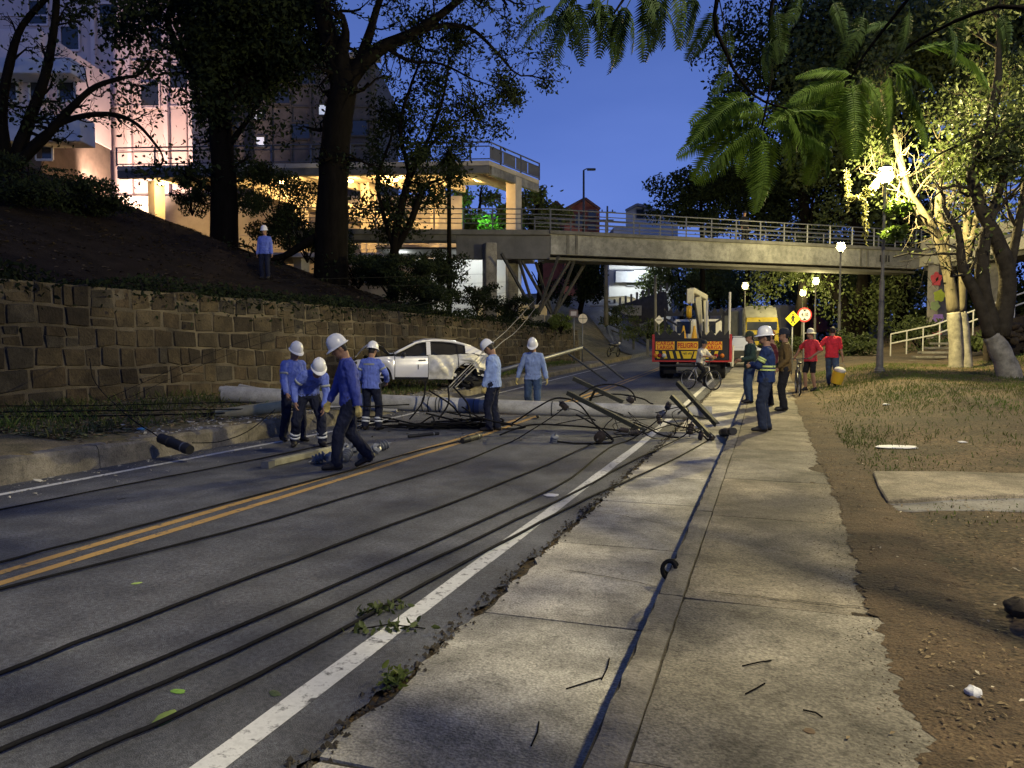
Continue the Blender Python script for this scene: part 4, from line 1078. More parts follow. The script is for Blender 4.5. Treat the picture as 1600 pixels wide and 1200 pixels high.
# bushes on the bank
def bush(label, c, rx, rz, n, seed, leaf=.16, m=M_leafd, name='bush', twigs=10, group='bushes on the bank above the wall'):
    t = thing(name, label, 'bush', c, group=group); r = random.Random(seed); b = MB()
    for k in range(twigs):
        a = r.random() * 6.28; e = c + Vector((math.cos(a) * rx * r.uniform(.2, .8), math.sin(a) * rx * r.uniform(.2, .8), rz * r.uniform(.8, 1.6)))
        b.tube([c - Vector((0, 0, .2)), c.lerp(e, .5) + Vector((0, 0, .1)), e], [.03, .022, .010], 5)
    b.build('stems', M_bark, t, fix=False)
    link('foliage', leaf_mesh('foliage', cloud(c + Vector((0, 0, rz * .85)), rx, rx, rz, n, seed, 16), leaf, m, seed), t)
for k, (px, py, zc, rx, rz, lab) in enumerate((
        (430, 345, 36, 2.6, 1.9, 'large bush against the warm lights, left of the big trunk'), (480, 390, 35, 2.0, 1.3, 'low bush at the foot of the big trunk'),
        (300, 318, 38, 1.1, .9, 'small bush on the crest under the lit ceiling'), (560, 430, 33, 1.6, 1.0, 'bush right of the big trunk foot'),
        (610, 445, 31, 1.7, 1.0, 'bush below the slender forked tree'), (705, 440, 35, 1.5, 1.1, 'thin bush before the cold-lit white wall'),
        (745, 470, 37, 1.2, .7, 'bush right below the left bridge pier'), (40, 330, 24, 2.6, .9, 'dark thicket on the slope at the left edge'),
        (130, 330, 26, 1.6, .5, 'dark thicket on the slope beside the left thicket'), (660, 465, 30, 1.6, .6, 'low hedge on the wall right of the spiky plant'),
        (800, 485, 37, 1.2, .6, 'clipped hedge on the wall left of the strut pedestal'), (876, 500, 39.5, .7, .5, 'bright green hedge at the end of the wall'))):
    c = on(px, py, zc); c.z = max(c.z, P(px, py, zc).z - .4)
    if lab.startswith('bright'): c.z = 2.6
    bush(lab, c, rx, rz, int(2200 * rx * rz) + 700, 40 + k, .12, M_leafy if lab.startswith('bright') else M_leafd)
# ground cover draping over the wall top
r = random.Random(4); pts = []
for i in range(17000):
    Y = r.uniform(7, 42); x = wallx(Y) - .2 - abs(r.gauss(0, .6)); k = noise.noise(Vector((Y * .45, 0, 5)))
    if k < -.15 and r.random() < .7: continue
    pts.append((x + (.32 if r.random() < .3 else 0), Y, walltop(Y) + (r.uniform(-.12, .30) * (1 + k) if r.random() < .7 else -abs(r.gauss(0, .28)) * (1.2 + k))))
tag(link('ground_cover', leaf_mesh('ground_cover', pts, .12, M_leafd, 3)), 'low creeping ground cover along the top of the stone wall', 'plants', kind='stuff')

# spiky plants
def spiky(label, c, stem, heads, n, L, seed, m):
    t = thing('dracaena', label, 'plant', c, group='spiky strap-leaved plants'); r = random.Random(seed)
    b = MB(); b.tube([c - Vector((0, 0, .3)), c + Vector((0, 0, stem))], [.13, .09], 8); b.build('trunk', M_bark, t, smooth=True)
    q = MB()
    for k in range(n):
        z = stem * (1 - heads * r.random()); a = r.random() * 6.28; el = r.uniform(-.5, 1.2); l = L * r.uniform(.7, 1.1)
        d = Vector((math.cos(a), math.sin(a), 0)); sd = Vector((-d.y, d.x, 0)); p = c + Vector((0, 0, z)); vs = []
        for j in range(5):
            u = j / 4; w = .045 * (1 - u ** 2) + .004
            o = p + d * l * u * math.cos(el) + Vector((0, 0, l * (math.sin(el) * u - .55 * u * u)))
            vs += [o - sd * w, o + sd * w]
        q.add(vs, [(2 * j, 2 * j + 1, 2 * j + 3, 2 * j + 2) for j in range(4)])
    q.build('leaves', m, t, fix=False)
c = on(662, 460, 32.0); spiky('tall shaggy spiky plant on the bank before the bridge pier', c, 2.2, .8, 420, .95, 1, M_leafd)
c = on(702, 420, 36.0); spiky('spiky plant head on a tall bare stem by the upper deck', c, P(702, 245, 36).z - c.z + .2, .08, 170, 1.2, 2, M_leafd)

LAMP = P(1378, 303, 24.0)
def off_lamp(p):
    """street-side twigs are cut back around the lamp head"""
    d = p - np.array(list(LAMP)); xr = d[:, 0] * CT + d[:, 1] * ST
    near = np.linalg.norm(d, axis=1) < 2.6
    e = p - np.array([0, 0, CZ]); zc_ = -e[:, 0] * ST + e[:, 1] * CT; px_ = 800 + FPX * (e[:, 0] * CT + e[:, 1] * ST) / zc_; py_ = 545 - FPX * e[:, 2] / zc_
    low = (px_ > 1420) & (py_ > 285) & (np.random.default_rng(3).random(len(p)) < .82)      # bare lower stems
    return ~(near | ((xr < .15) & (d[:, 2] < 1.0)) | low)
# ---- right side trees with whitewashed feet
G_R = 'trees with whitewashed trunks on the right'
zc = 25.6; b0 = on(1494, 576, zc, -.15)
def wl(seq): return pl(seq, zc)
tree('whitewashed_tree', 'whitewashed tree of several pale stems right of the tall lamp', b0, [
    (wl([(1490, 490), (1482, 430), (1468, 380), (1450, 345), (1420, 300), (1408, 255), (1395, 200)]), .20, .09),
    (wl([(1500, 490), (1505, 430), (1510, 380), (1512, 330), (1520, 270), (1530, 200)]), .18, .08),
    (wl([(1478, 420), (1476, 370), (1466, 330), (1470, 290)]), .16, .10),
    (wl([(1510, 400), (1525, 340), (1545, 280), (1570, 220)]), .17, .06)],
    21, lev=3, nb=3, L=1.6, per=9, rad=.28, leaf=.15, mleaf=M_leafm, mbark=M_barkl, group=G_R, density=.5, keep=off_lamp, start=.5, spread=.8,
    wash=[([b0] + wl([(1494, 545), (1491, 500), (1490, 488)]), .26, .202), ([b0 + Vector((.3, 0, 0))] + wl([(1507, 545), (1503, 500), (1500, 488)]), .22, .182), ])
zc = 20.5; b1 = on(1580, 603, zc, -.15)
tree('whitewashed_tree', 'dark leaning tree with pale foot at the right edge', b1, [
    (wl([(1548, 525), (1530, 470), (1505, 420), (1500, 380)]), .20, .10), (wl([(1562, 525), (1575, 440), (1560, 380), (1530, 320), (1520, 260), (1545, 190), (1560, 120)]), .26, .10),
    (wl([(1555, 520), (1535, 440), (1540, 370), (1560, 300), (1590, 200)]), .22, .09), (wl([(1575, 430), (1590, 360), (1605, 270)]), .14, .08)],
    22, lev=3, nb=3, L=1.6, per=9, rad=.28, leaf=.15, mleaf=M_leafm, mbark=mat('grey_brown_bark', (.05, .042, .028), .95, var=.4, scale=5, bump=.9, bscale=16, spec=.1), group=G_R, density=.5, keep=off_lamp, start=.55, spread=.8,
    wash=[([b1] + wl([(1572, 570), (1556, 535), (1548, 523)]), .34, .22)])
zc = 30; b2 = on(1330, 540, 53, -.2)
tree('park_tree', 'dark tree behind the second lamp with leaning trunk', b2, [
    ([b2] + pl([(1325, 500), (1305, 450), (1285, 420)], 53), .6, .35), ([b2 + Vector((.6, 0, 0))] + pl([(1345, 480), (1350, 430), (1345, 390)], 53), .6, .4)],
    23, lev=3, nb=3, L=3.0, per=9, rad=.55, leaf=.26, mleaf=M_leafm, group='trees beyond the bridge', up=.05)
# leafy branch lit beside the lamp globe and hanging moss-like creeper
zc = 24.3
b3 = P(1452, 350, zc)
# big canopies filling the top right
def canopy_tree(label, base, trunk, clouds, seed, leaf, m, lev=3, L=3.0, per=6, rad=.5, group='trees beyond the bridge', density=.7, r0=.4, mb=None, name='park_tree'):
    return tree(name, label, base, [([base] + trunk, r0, r0 * .5)], seed, lev=lev, nb=3, L=L, per=per, rad=rad, leaf=leaf, mleaf=m, group=group, density=density,
                extra=np.concatenate([cloud(*c) for c in clouds]), mbark=mb)
q = on(1405, 540, 53)
canopy_tree('tall dark tree behind the bridge whose crown fills the upper right', q, pl([(1412, 420), (1415, 300), (1400, 180), (1380, 80)], 53),
    [(P(1400, 80, 53), 9.5, 6, 5.4, 22000, 31, 34), (P(1530, 50, 52), 8.5, 6, 6, 20000, 32, 30), (P(1330, 190, 53), 5.6, 5, 3.6, 9000, 33, 20), (P(1560, 200, 54), 6, 5, 4, 8000, 34, 18)], 31, .36, M_leafm, L=4.4, r0=.55)
q = on(1240, 540, 58)
canopy_tree('airy tree of fine twigs and small leaves above the bridge railing', q, pl([(1262, 400), (1250, 280), (1235, 170), (1220, 80)], 57),
    [(P(1235, 60, 57), 6.2, 5, 4.0, 5200, 41, 34), (P(1190, 130, 57), 4.0, 4, 2.6, 3200, 42, 22), (P(1280, 240, 57), 5.6, 5, 3.2, 9000, 43, 22), (P(1195, 265, 58), 3.8, 3.5, 2.2, 5200, 44, 16)], 41, .30, M_leafd, L=4.0, per=4, density=.6, r0=.5)
for k, (px, yb, zc, cx, cy, rx, rz, n, lab) in enumerate((
        (1090, 500, 62, 1095, 318, 4.0, 2.6, 5200, 'round dark tree left of the figure on the bridge'), (1160, 500, 66, 1165, 310, 5.0, 2.8, 6000, 'round dark tree behind the figure on the bridge'),
        (1250, 500, 60, 1290, 330, 6.5, 4.6, 8000, 'dense dark tree behind the right half of the bridge railing'), (1400, 510, 58, 1400, 340, 6.5, 4.8, 8000, 'dense dark tree behind the bright street lamp'),
        (1060, 520, 80, 1062, 440, 4.5, 3.6, 4800, 'tree under the bridge left of the crane'), (1120, 520, 86, 1118, 440, 5.5, 3.6, 4800, 'tree under the bridge behind the crane'),
        (1200, 520, 88, 1205, 440, 6, 4.0, 5200, 'tree under the bridge over the yellow truck'), (1310, 520, 72, 1320, 455, 6.0, 4.4, 6000, 'tree under the bridge behind the second lamp'),
        (1420, 520, 62, 1420, 470, 5.0, 3.6, 5000, 'dark tree under the bridge left of the painted pier'), (905, 490, 70, 905, 440, 2.6, 3.0, 3600, 'dark conifer-like tree behind the splayed struts'),
        (840, 380, 62, 838, 340, 2.6, 2.2, 4200, 'green-lit tree right of the ramp column'), (750, 380, 60, 750, 338, 3.6, 2.4, 5200, 'green-lit tree between the ramp columns'),
        (1150, 520, 108, 1140, 455, 9, 5.5, 6000, 'dark wood edge far behind the lorries, left part'), (1240, 520, 112, 1240, 450, 10, 6, 6000, 'dark wood edge far behind the lorries, right part'), (1340, 520, 98, 1350, 450, 9, 6, 6000, 'dark wood edge far behind the second lamp'),
        (1540, 520, 50, 1545, 450, 6, 4.5, 5000, 'dark tree under the right landing'))):
    q = P(px, yb, zc)
    gnd = Vector((q.x, q.y, surf(q.x, q.y)))
    canopy_tree(lab, gnd, [gnd.lerp(P(cx, cy, zc), .5) + Vector((.3, 0, 0)), P(cx, cy, zc)], [(P(cx, cy, zc), rx, rx * .7, rz, int(n * 1.5), 60 + k, 22)], 60 + k, .30, M_leafm if ('green' in lab or 'under the bridge' in lab) else M_leafd, lev=1, L=2.2, per=4, r0=.3)
r = random.Random(9)
# green light in the shrubs behind the ramp
gl = P(760, 352, 57.5)
gt = thing('green_floodlight', 'small green spotlight among the shrubs under the ramp', 'lamp', gl, local=True)
m = MB(); m.lathe([(0, -.12), (.12, -.10), (.15, .08), (.13, .10)], 10); m.build('housing', M_dsteel, gt)
m = MB(); m.ell((0, 0, .08), .12, .12, .05, 10); m.build('lens', mat('green_lens', (.1, 1, .2), .3, var=0, emit=(.1, 1, .15), estr=5), gt)
l = bpy.data.lights.new('green_light', 'POINT'); l.energy = 300; l.color = (.22, 1, .14); l.shadow_soft_size = .15
lo = bpy.data.objects.new('green_light', l); COL.objects.link(lo); lo.parent = gt; lo.location = (0, 0, .35)

# ------------------------------------------------------------------ crashed white car
def interp(pts, x):
    if x <= pts[0][0]: return pts[0][1]
    for (a, b), (c, d) in zip(pts, pts[1:]):
        if x <= c: 
            t = (x - a) / (c - a); t = t * t * (3 - 2 * t) * .35 + t * .65
            return b + (d - b) * t
    return pts[-1][1]
ZTOP = [(0, .60), (.06, .78), (.3, .90), (1.0, 1.0), (1.3, 1.05), (1.62, 1.24), (2.0, 1.45), (2.35, 1.535), (2.7, 1.54), (3.2, 1.50), (3.7, 1.36), (4.05, 1.20), (4.25, 1.08), (4.34, .98), (4.4, .75)]
ZBELT = [(0, .58), (.06, .74), (.3, .84), (1.2, .955), (2.0, .985), (3.0, 1.03), (3.7, 1.08), (4.2, 1.03), (4.4, .74)]
WBELT = [(0, .50), (.12, .68), (.35, .80), (.8, .87), (1.5, .895), (2.6, .90), (3.5, .885), (4.1, .80), (4.4, .62)]
WROOF = [(0, .48), (.3, .70), (1.0, .78), (1.3, .76), (2.0, .61), (2.6, .585), (3.3, .57), (3.9, .60), (4.25, .66), (4.4, .58)]
def zbot(x):
    z = .27 if .3 < x < 4.1 else .33
    for cx in (.88, 3.52):
        d = abs(x - cx)
        if d < .40: z = max(z, .33 + math.sqrt(.16 - d * d))
    return z
def csurf(x, v, side, off=0.0):
    """v 0..1 sill to belt, 1..2 belt to roof edge, 2..3 roof edge to centre"""
    zb, zl, zt = zbot(x), interp(ZBELT, x), interp(ZTOP, x); wb, wr = interp(WBELT, x), interp(WROOF, x)
    if v <= 1:
        w = wb * (.955 + .05 * math.sin(min(1, v * 1.15) * math.pi) ** .8) - .012 * v; z = zb + (zl - zb) * v
    elif v <= 2:
        t = v - 1; z = zl + (max(zt - .05, zl + .002) - zl) * t; w = wb * .943 + (wr - wb * .943) * (t ** 1.15)
    else:
        t = v - 2; w = wr * (1 - t); z = max(zt - .05, zl + .002) + (zt - max(zt - .05, zl + .002)) * math.sin(t * math.pi / 2) ** .7
    p = Vector((x, side * (w + off if v < 2.5 else w), z + (off if v > 1.6 else 0)))
    return p
M_carw = mat('car_paint_white', (.82, .80, .74), .28, var=.07, scale=3, spec=.5, coat=.6)
M_cardirt = mat('car_paint_dirty', (.78, .75, .62), .5, var=.35, scale=5, spec=.4)
M_trim = mat('black_trim', (.02, .02, .02), .55, var=.2)
M_tyre = mat('tyre', (.018, .018, .018), .85, var=.3, scale=12)
M_rim = mat('alloy', (.35, .35, .36), .35, .8, var=.15)
M_int = mat('car_interior', (.02, .018, .017), .9, var=.3)
def wheel(root, c, axis, R, w, name='wheel', spokes=6):
    M = Matrix.Translation(c) @ axis.to_track_quat('Z', 'Y').to_matrix().to_4x4()
    m = MB(); m.lathe([(R * .62, -w / 2), (R * .9, -w / 2), (R * .985, -w * .38), (R, -w * .2), (R, w * .2), (R * .985, w * .38), (R * .9, w / 2), (R * .62, w / 2), (R * .60, 0), (R * .62, -w / 2)], 28, M)
    t = m.build('wheel', M_tyre, root, smooth=.5)
    m = MB(); m.lathe([(R * .63, -w * .35), (R * .60, -w * .2), (R * .60, w * .40), (R * .64, w * .47)], 24, M)
    for k in range(spokes):
        a = 2 * math.pi * k / spokes
        d = Vector((math.cos(a), math.sin(a), 0)); m.beam(M @ (d * R * .1 + Vector((0, 0, w * .40))), M @ (d * R * .62 + Vector((0, 0, w * .36))), R * .14, w * .12, up=M.to_3x3() @ Vector((0, 0, 1)))
    m.lathe([(0, w * .46), (R * .16, w * .44), (R * .18, w * .3)], 12, M)
    sub(t, 'rim', m, M_rim, smooth=.5)
    return t
def car_at(o, M):
    o.matrix_world = M
zc = 23.6
cpos = on(668, 600, zc); cpos.z = cpos.z + .01
car = thing('crashed_car', 'crashed white hatchback with crumpled rear door against the stone wall', 'car', cpos, 0, local=True)
# heading: front to the left and a little towards the viewer
car.rotation_euler = (math.radians(-1.5), math.radians(1.0), TH + math.radians(13))
r = random.Random(2)
OX = -2.45      # car length origin: front at -OX side
def cp(x, v, s, off=0.0, dmg=None):
    p = csurf(x, v, s, off); q = Vector((p.x + OX, p.y, p.z))
    if dmg:
        n = noise.noise_vector(Vector((x * 2.3 + v * 1.5, v * 1.8 - x, s * 5 + 11))); n2 = noise.noise_vector(Vector((x * 5 + v * 3, v * 3, 3)))
        q += (n * .75 + n2 * .3) * dmg
        q.y = p.y + s * (1.3 * abs(n.x) + .22 * abs(n2.y)) * dmg * 1.1
    return q
def panel(name, x0, x1, v0, v1, side, m, nx=14, nv=8, off=.0, dmg=None, lab=None, parent=None, gap=.006, thick=.0):
    b = MB()
    def f(u, v):
        return cp(x0 + gap + (x1 - x0 - 2 * gap) * u, v0 + (v1 - v0) * v, side, off, (dmg(u, v) if callable(dmg) else dmg))
    b.grid(f, nx, nv); o = b.build(name, m, parent or car, smooth=True)
    if lab: o['label'] = lab
    return o
# dark inner shell so that gaps, windows and arches read as depth
b = MB()
for s in (-1, 1): b.grid(lambda u, v: cp(.15 + 4.1 * u, 3.0 * v, s, -.03 if v > .36 else -.02), 50, 18)
b.build('inner_shell', M_int, car, smooth=True)
b = MB(); b.box((OX + 2.2, 0, .33), (3.9, 1.5, .12)); b.build('floor_pan', M_trim, car)
NS = -1       # side that faces the viewer
for s in (NS, -NS):
    panel('front_fender', .10, 1.36, .0, 1.0, s, M_carw, 26, 8, .004, .02 if s == NS else .05)
    d = panel('front_door', 1.37, 2.36, .10, 1.0, s, M_carw, 14, 10, .006)
    if s == NS:
        q = MB(); p = cp(2.18, .80, s, .03); q.beam(p - Vector((.11, 0, 0)), p + Vector((.11, 0, .01)), .03, .035); sub(d, 'handle', q, M_trim, bevel=.008)
        q = MB(); p = cp(2.06, .62, s, .012); q.beam(p, p + Vector((0, 0, -.14)), .012, .03); sub(d, 'scrape', q, M_trim)
    panel('rear_door', 2.37, 3.26, .02, 1.0, s, M_cardirt if s == NS else M_carw, 26, 18, .012, (lambda u, v: .03 + .13 * math.sin(math.pi * min(1, u * 1.1)) * math.sin(math.pi * v)) if s == NS else .0, lab='crumpled muddy rear door' if s == NS else None)
    panel('rear_quarter', 3.27, 4.36, .0 if s != NS else .12, 1.0, s, M_cardirt if s == NS else M_carw, 26, 12, .012, (lambda u, v: .05 + .22 * u) if s == NS else .02, lab='torn rear quarter panel' if s == NS else None)
    panel('sill', 1.3, 3.1, -.0, .10, s, M_trim, 10, 2, .0)
    # glass and pillars
    panel('windscreen_pillar', 1.32, 1.44, 1.0, 2.0, s, M_trim, 3, 8, .004)
    if s != NS:      # the panes on the near side are smashed out
        panel('front_window', 1.60, 2.30, 1.03, 1.86, s, M_glass, 10, 8, -.012)
        panel('rear_window', 2.46, 3.20, 1.03, 1.86, s, M_glass, 10, 8, -.012)
    else:
        for x0, x1 in ((1.62, 1.80), (2.30, 2.10), (2.48, 2.62)):
            sh_ = MB(); sh_.add([cp(x0, 1.02, s, -.01), cp(x1, 1.02, s, -.01), cp((x0 * 2 + x1) / 3, 1.22, s, -.01)], [(0, 1, 2)]); sh_.build('glass_shard', M_glass, car)
    panel('quarter_window', 3.26, 3.66, 1.12, 1.80, s, M_int, 6, 6, -.010)
    panel('middle_pillar', 2.31, 2.45, 1.0, 1.92, s, M_carw, 3, 8, .004)
    panel('rear_pillar', 3.50, 4.28, 1.0, 2.0, s, M_carw, 12, 8, .008, .03)
    b = MB()      # roof rail and front pillar as one swept bar following the side glass
    path = [cp(x, 1.93, s, .005) for x in (1.36, 1.5, 1.65, 1.8, 2.0, 2.2, 2.5, 2.8, 3.1, 3.4, 3.7)]
    b.tube(path, .042, 6); b.build('roof_rail', M_carw, car, smooth=True)
    b = MB(); path = [cp(x, 1.0, s, .008) for x in (1.40, 1.7, 2.0, 2.3, 2.7, 3.1, 3.5, 3.8)]; b.tube(path, .015, 5); b.build('belt_trim', M_trim, car)
    if s == NS:
        mir = MB(); p = cp(1.62, 1.06, s, .10); mir.ell(p + Vector((0, -.03, .03)), .07, .10, .075, 12); mir.beam(p + Vector((0, .12, -.02)), p, .05, .04); mir.build('wing_mirror', M_trim, car, smooth=True)
b = MB()
for s in (-1, 1): b.grid(lambda u, v: cp(1.95 + 2.0 * u, 2.0 + v, s, .006), 20, 8)
b.build('roof', M_carw, car, smooth=True)
b = MB()
for s in (-1, 1): b.grid(lambda u, v: cp(1.34 + .60 * u, 1.98 + 1.02 * v, s, .004), 10, 8)
b.build('windscreen', M_glass, car, smooth=True)
b = MB()
for s in (-1, 1): b.grid(lambda u, v: cp(3.98 + .38 * u, 1.9 + 1.1 * v, s, .004, .04), 8, 8)
b.build('tailgate', M_cardirt, car, smooth=True)
# buckled bonnet, thrown up
def bon(u, v):
    x = .12 + 1.15 * u; y = (v - .5) * 1.5
    z = .92 + .12 * u + .40 * math.sin(math.pi * min(1, u * 1.15)) * (1 - .25 * abs(v - .5)) + .06 * noise.noise(Vector((u * 5, v * 4, 2)))
    return Vector((x + OX + .1, y, z))
b = MB(); b.grid(bon, 16, 14); b.build('bonnet', M_cardirt, car, smooth=True)['label'] = 'bonnet buckled upwards'
b = MB()
for k in range(26):
    c = Vector((OX + .25 + r.uniform(0, .9), r.uniform(-.65, .65), r.uniform(.55, .98))); b.box(c, (r.uniform(.08, .3), r.uniform(.06, .3), r.uniform(.04, .2)), Matrix.Rotation(r.uniform(-.6, .6), 3, (r.random(), r.random(), r.random() + .1)))
b.build('engine_wreckage', M_trim, car)
b = MB(); b.grid(lambda u, v: Vector((OX - .02 + .10 * abs(v - .5) + .05 * noise.noise(Vector((v * 6, u * 5, 1))), (v - .5) * 1.5, .32 + .45 * u)), 8, 14); b.build('front_bumper', M_carw, car, smooth=True)
b = MB(); b.grid(lambda u, v: Vector((OX + 4.38 - .1 * abs(v - .5) + .14 * noise.noise(Vector((v * 4, u * 4, 8))), (v - .5) * 1.4, .42 + .5 * u)), 8, 14); b.build('rear_bumper', M_cardirt, car, smooth=True)
b = MB()
for k in range(22):
    c = Vector((OX + 3.52 + r.uniform(-.36, .7), NS * r.uniform(.45, .85), r.uniform(.15, .62))); b.box(c, (r.uniform(.05, .35), r.uniform(.04, .2), r.uniform(.03, .16)), Matrix.Rotation(r.uniform(-1, 1), 3, (r.random(), r.random(), r.random() + .1)))
b.build('torn_suspension', M_trim, car)
for k in range(7):      # torn flaps of bodywork round the rear arch
    a = math.pi * (k + .3) / 6.5; c = Vector((OX + 3.52 + .43 * math.cos(a), NS * .88, .36 + .42 * math.sin(a))); q = random.Random(k)
    d1 = Vector((q.uniform(-.16, .16), NS * q.uniform(.02, .10), q.uniform(-.14, .06))); d2 = Vector((q.uniform(.05, .18), NS * q.uniform(-.02, .06), q.uniform(-.02, .12)))
    b = MB(); b.add([c, c + d1, c + d1 * .6 + d2, c + d2], [(0, 1, 2, 3)]); b.build('torn_flap', M_cardirt, car)
for x, s in ((.88, NS), (.88, -NS), (3.52, -NS)):
    wheel(car, Vector((x + OX, s * .80, .33)), Vector((0, s, 0)), .335, .21)
w = wheel(car, Vector((3.62 + OX, NS * .55, .30)), Vector((.25, NS, .45)).normalized(), .33, .2)
b = MB(); q = [(.9, 0), ]
st = MB(); M = Matrix.Translation((OX + 1.95, .36 * NS, 1.02)) @ Matrix.Rotation(math.radians(65), 4, 'Y')
st.lathe([(.17, -.015), (.19, 0), (.17, .015), (.155, 0), (.17, -.015)], 20, M); st.build('steering_wheel', mat('wheel_grey', (.10, .10, .10), .6, var=.1), car)
for y in (-.36, .36):
    st = MB(); st.box((OX + 2.45, y, .95), (.16, .42, .62), Matrix.Rotation(.2, 3, 'Y')); st.ell((OX + 2.52, y, 1.34), .06, .13, .10, 10); st.box((OX + 2.2, y, .62), (.5, .46, .14)); st.build('seat', mat('seat_red', (.09, .03, .025), .8, var=.2), car, bevel=.03)

# ------------------------------------------------------------------ crane truck seen from behind
M_red = mat('truck_red', (.42, .025, .02), .45, var=.2, scale=4, spec=.5)
M_tblack = mat('truck_black', (.015, .015, .016), .5, var=.3)
M_yel = mat('placard_yellow', (.75, .52, .02), .5, var=.08, scale=5)
M_org = mat('placard_orange', (.88, .47, .03), .5, var=.08, scale=5)
M_tw = mat('truck_white', (.66, .64, .54), .45, var=.1, scale=2)
M_cream = mat('crane_cream', (.60, .56, .38), .45, var=.15, scale=3)
M_txt = mat('red_lettering', (.50, .02, .01), .5, var=0)
M_txk = mat('black_lettering', (.012, .012, .012), .6, var=0)
zc = 29.4; tp = on(1080, 594, zc)
tr = thing('crane_truck', 'red and black flatbed crane truck with danger placards seen from behind', 'truck', tp, TH + math.radians(0), local=True)
tr.rotation_euler = (math.radians(1.5), 0, TH - math.radians(15.5))
S = zc / FPX
def tx(px): return (px - 1080) * S
def tz(py): return (594 - py) * S
def tb(name, x0, x1, y0, y1, z0, z1, m, bev=.01, parent=None):
    b = MB(); b.box(((x0 + x1) / 2, (y0 + y1) / 2, (z0 + z1) / 2), (x1 - x0, y1 - y0, z1 - z0)); return b.build(name, m, parent or tr, bevel=bev)
HWt = 1.46
tg = tb('tailgate', -HWt + .05, HWt - .05, 0, .09, tz(563), tz(529), M_tblack)
tb('frame_rail', -HWt, HWt, -.03, .10, tz(566), tz(563.5), M_red)
for s in (-1, 1): tb('side_post', s * HWt - .05, s * HWt + .05, -.03, .12, tz(566), tz(523), M_red)
def placard(px0, px1, py0, py1, m, lines, size, tm, y=-.012, bold=.006, xs=1.0):
    b = MB(); cx = (tx(px0) + tx(px1)) / 2; b.box((cx, y - .006, (tz(py0) + tz(py1)) / 2), (tx(px1) - tx(px0), .012, tz(py0) - tz(py1)))
    o = b.build('placard', m, tg)
    n = len(lines)
    for i, tline in enumerate(lines):
        zz = tz(py0) + (tz(py1) - tz(py0)) * (i + .5) / n
        me = text_mesh(tline, size, tm, 'lettering', bold, .002, xs)
        me.transform(Matrix.Translation((cx, y - .016, zz)) @ Matrix.Rotation(math.pi / 2, 4, 'X'))
        sub(o, 'lettering', me)
placard(1025, 1054, 534, 547, M_org, ('CARGA', 'LARGA'), .195, M_txt, bold=.004, xs=1.02)
placard(1058, 1090, 534, 547, M_org, ('PELIGRO',), .27, M_txt, bold=.006, xs=.72)
placard(1098, 1126, 534, 547, M_org, ('CARGA', 'LARGA'), .195, M_txt, bold=.004, xs=1.02)
for k, pxs in enumerate((1024, 1035, 1045.5, 1055.5, 1085, 1094, 1104, 1115.5)):
    sl_ = 3.2 if pxs < 1070 else -3.2; b = MB(); x = tx(pxs); w = 5.0 * S
    vs = [(x, -.010, tz(549)), (x + w, -.010, tz(549)), (x + w + sl_ * S, -.010, tz(560.5)), (x + sl_ * S, -.010, tz(560.5))]
    b.add(vs + [(v[0], -.022, v[2]) for v in vs], [(0, 1, 2, 3), (4, 5, 6, 7), (0, 1, 5, 4), (1, 2, 6, 5), (2, 3, 7, 6), (3, 0, 4, 7)]); b.build('chevron', M_yel, tg)
b = MB(); vs = [(tx(1064), -.01, tz(549)), (tx(1083), -.01, tz(549)), (tx(1079), -.01, tz(560.5)), (tx(1068), -.01, tz(560.5))]
b.add(vs + [(v[0], -.022, v[2]) for v in vs], [(0, 1, 2, 3), (4, 5, 6, 7), (0, 1, 5, 4), (1, 2, 6, 5), (2, 3, 7, 6), (3, 0, 4, 7)]); pl_ = b.build('plate', M_yel, tg)
for k in range(6):     # worn, unreadable marks
    b = MB(); b.box((tx(1067.5 + 2.1 * k + (1.5 if k > 2 else 0)), -.024, tz(552.6 + (k % 2) * .5)), (.028, .006, .05 + .02 * (k % 3))); sub(pl_, 'worn_mark', b, M_txk)
for px, m in ((1024.5, 'amber'), (1031, 'red'), (1038, 'white'), (1117, 'red'), (1126, 'amber')):
    b = MB(); b.lathe([(0, .05), (.06, .04), (.085, 0), (.09, -.02)], 14, Matrix.Translation((tx(px), -.03, tz(556))) @ Matrix.Rotation(math.pi / 2, 4, 'X'))
    b.build('tail_light', mat('lens_' + m, {'amber': (.5, .15, .02), 'red': (.22, .01, .015), 'white': (.5, .5, .48)}[m], .25, var=0), tr, smooth=True)
def saw(y, z0, h, x0, x1, n, name='rack_beam'):
    b = MB(); pts = [(x0, z0)]
    for k in range(n): 
        a = x0 + (x1 - x0) * k / n; c = x0 + (x1 - x0) * (k + 1) / n
        pts = pts + [] 
    top = []
    for k in range(2 * n + 1): top.append((x0 + (x1 - x0) * k / (2 * n), z0 + h * (1.0 if k % 2 == 0 else .35)))
    poly = [(x0, z0)] + [(x1, z0)] + list(reversed(top))
    b.prism([(p[0], p[1]) for p in poly], .10, M=Matrix.Translation((0, y + .1, 0)) @ Matrix.Rotation(math.pi / 2, 4, 'X')); return b.build(name, M_tblack, tr)
saw(.0, tz(529), .32, -HWt + .06, -.28, 3); saw(.0, tz(529), .32, .38, HWt - .06, 3)
saw(2.2, tz(493), .34, -HWt + .25, -.45, 3); saw(2.2, tz(493), .34, .55, HWt - .08, 3)
for s in (-1, 1):
    tb('rack_post', s * (HWt - .28) - .05, s * (HWt - .28) + .05, 2.2, 2.3, tz(545), tz(485), M_tblack)
    b = MB(); b.beam((s * (HWt - .3), 2.2, tz(497)), (s * (HWt - .85), 2.2, tz(510)), .08, .08); b.build('rack_brace', M_tblack, tr)
tb('bed', -HWt + .04, HWt - .04, .12, 5.2, tz(566) , tz(560), M_tblack)
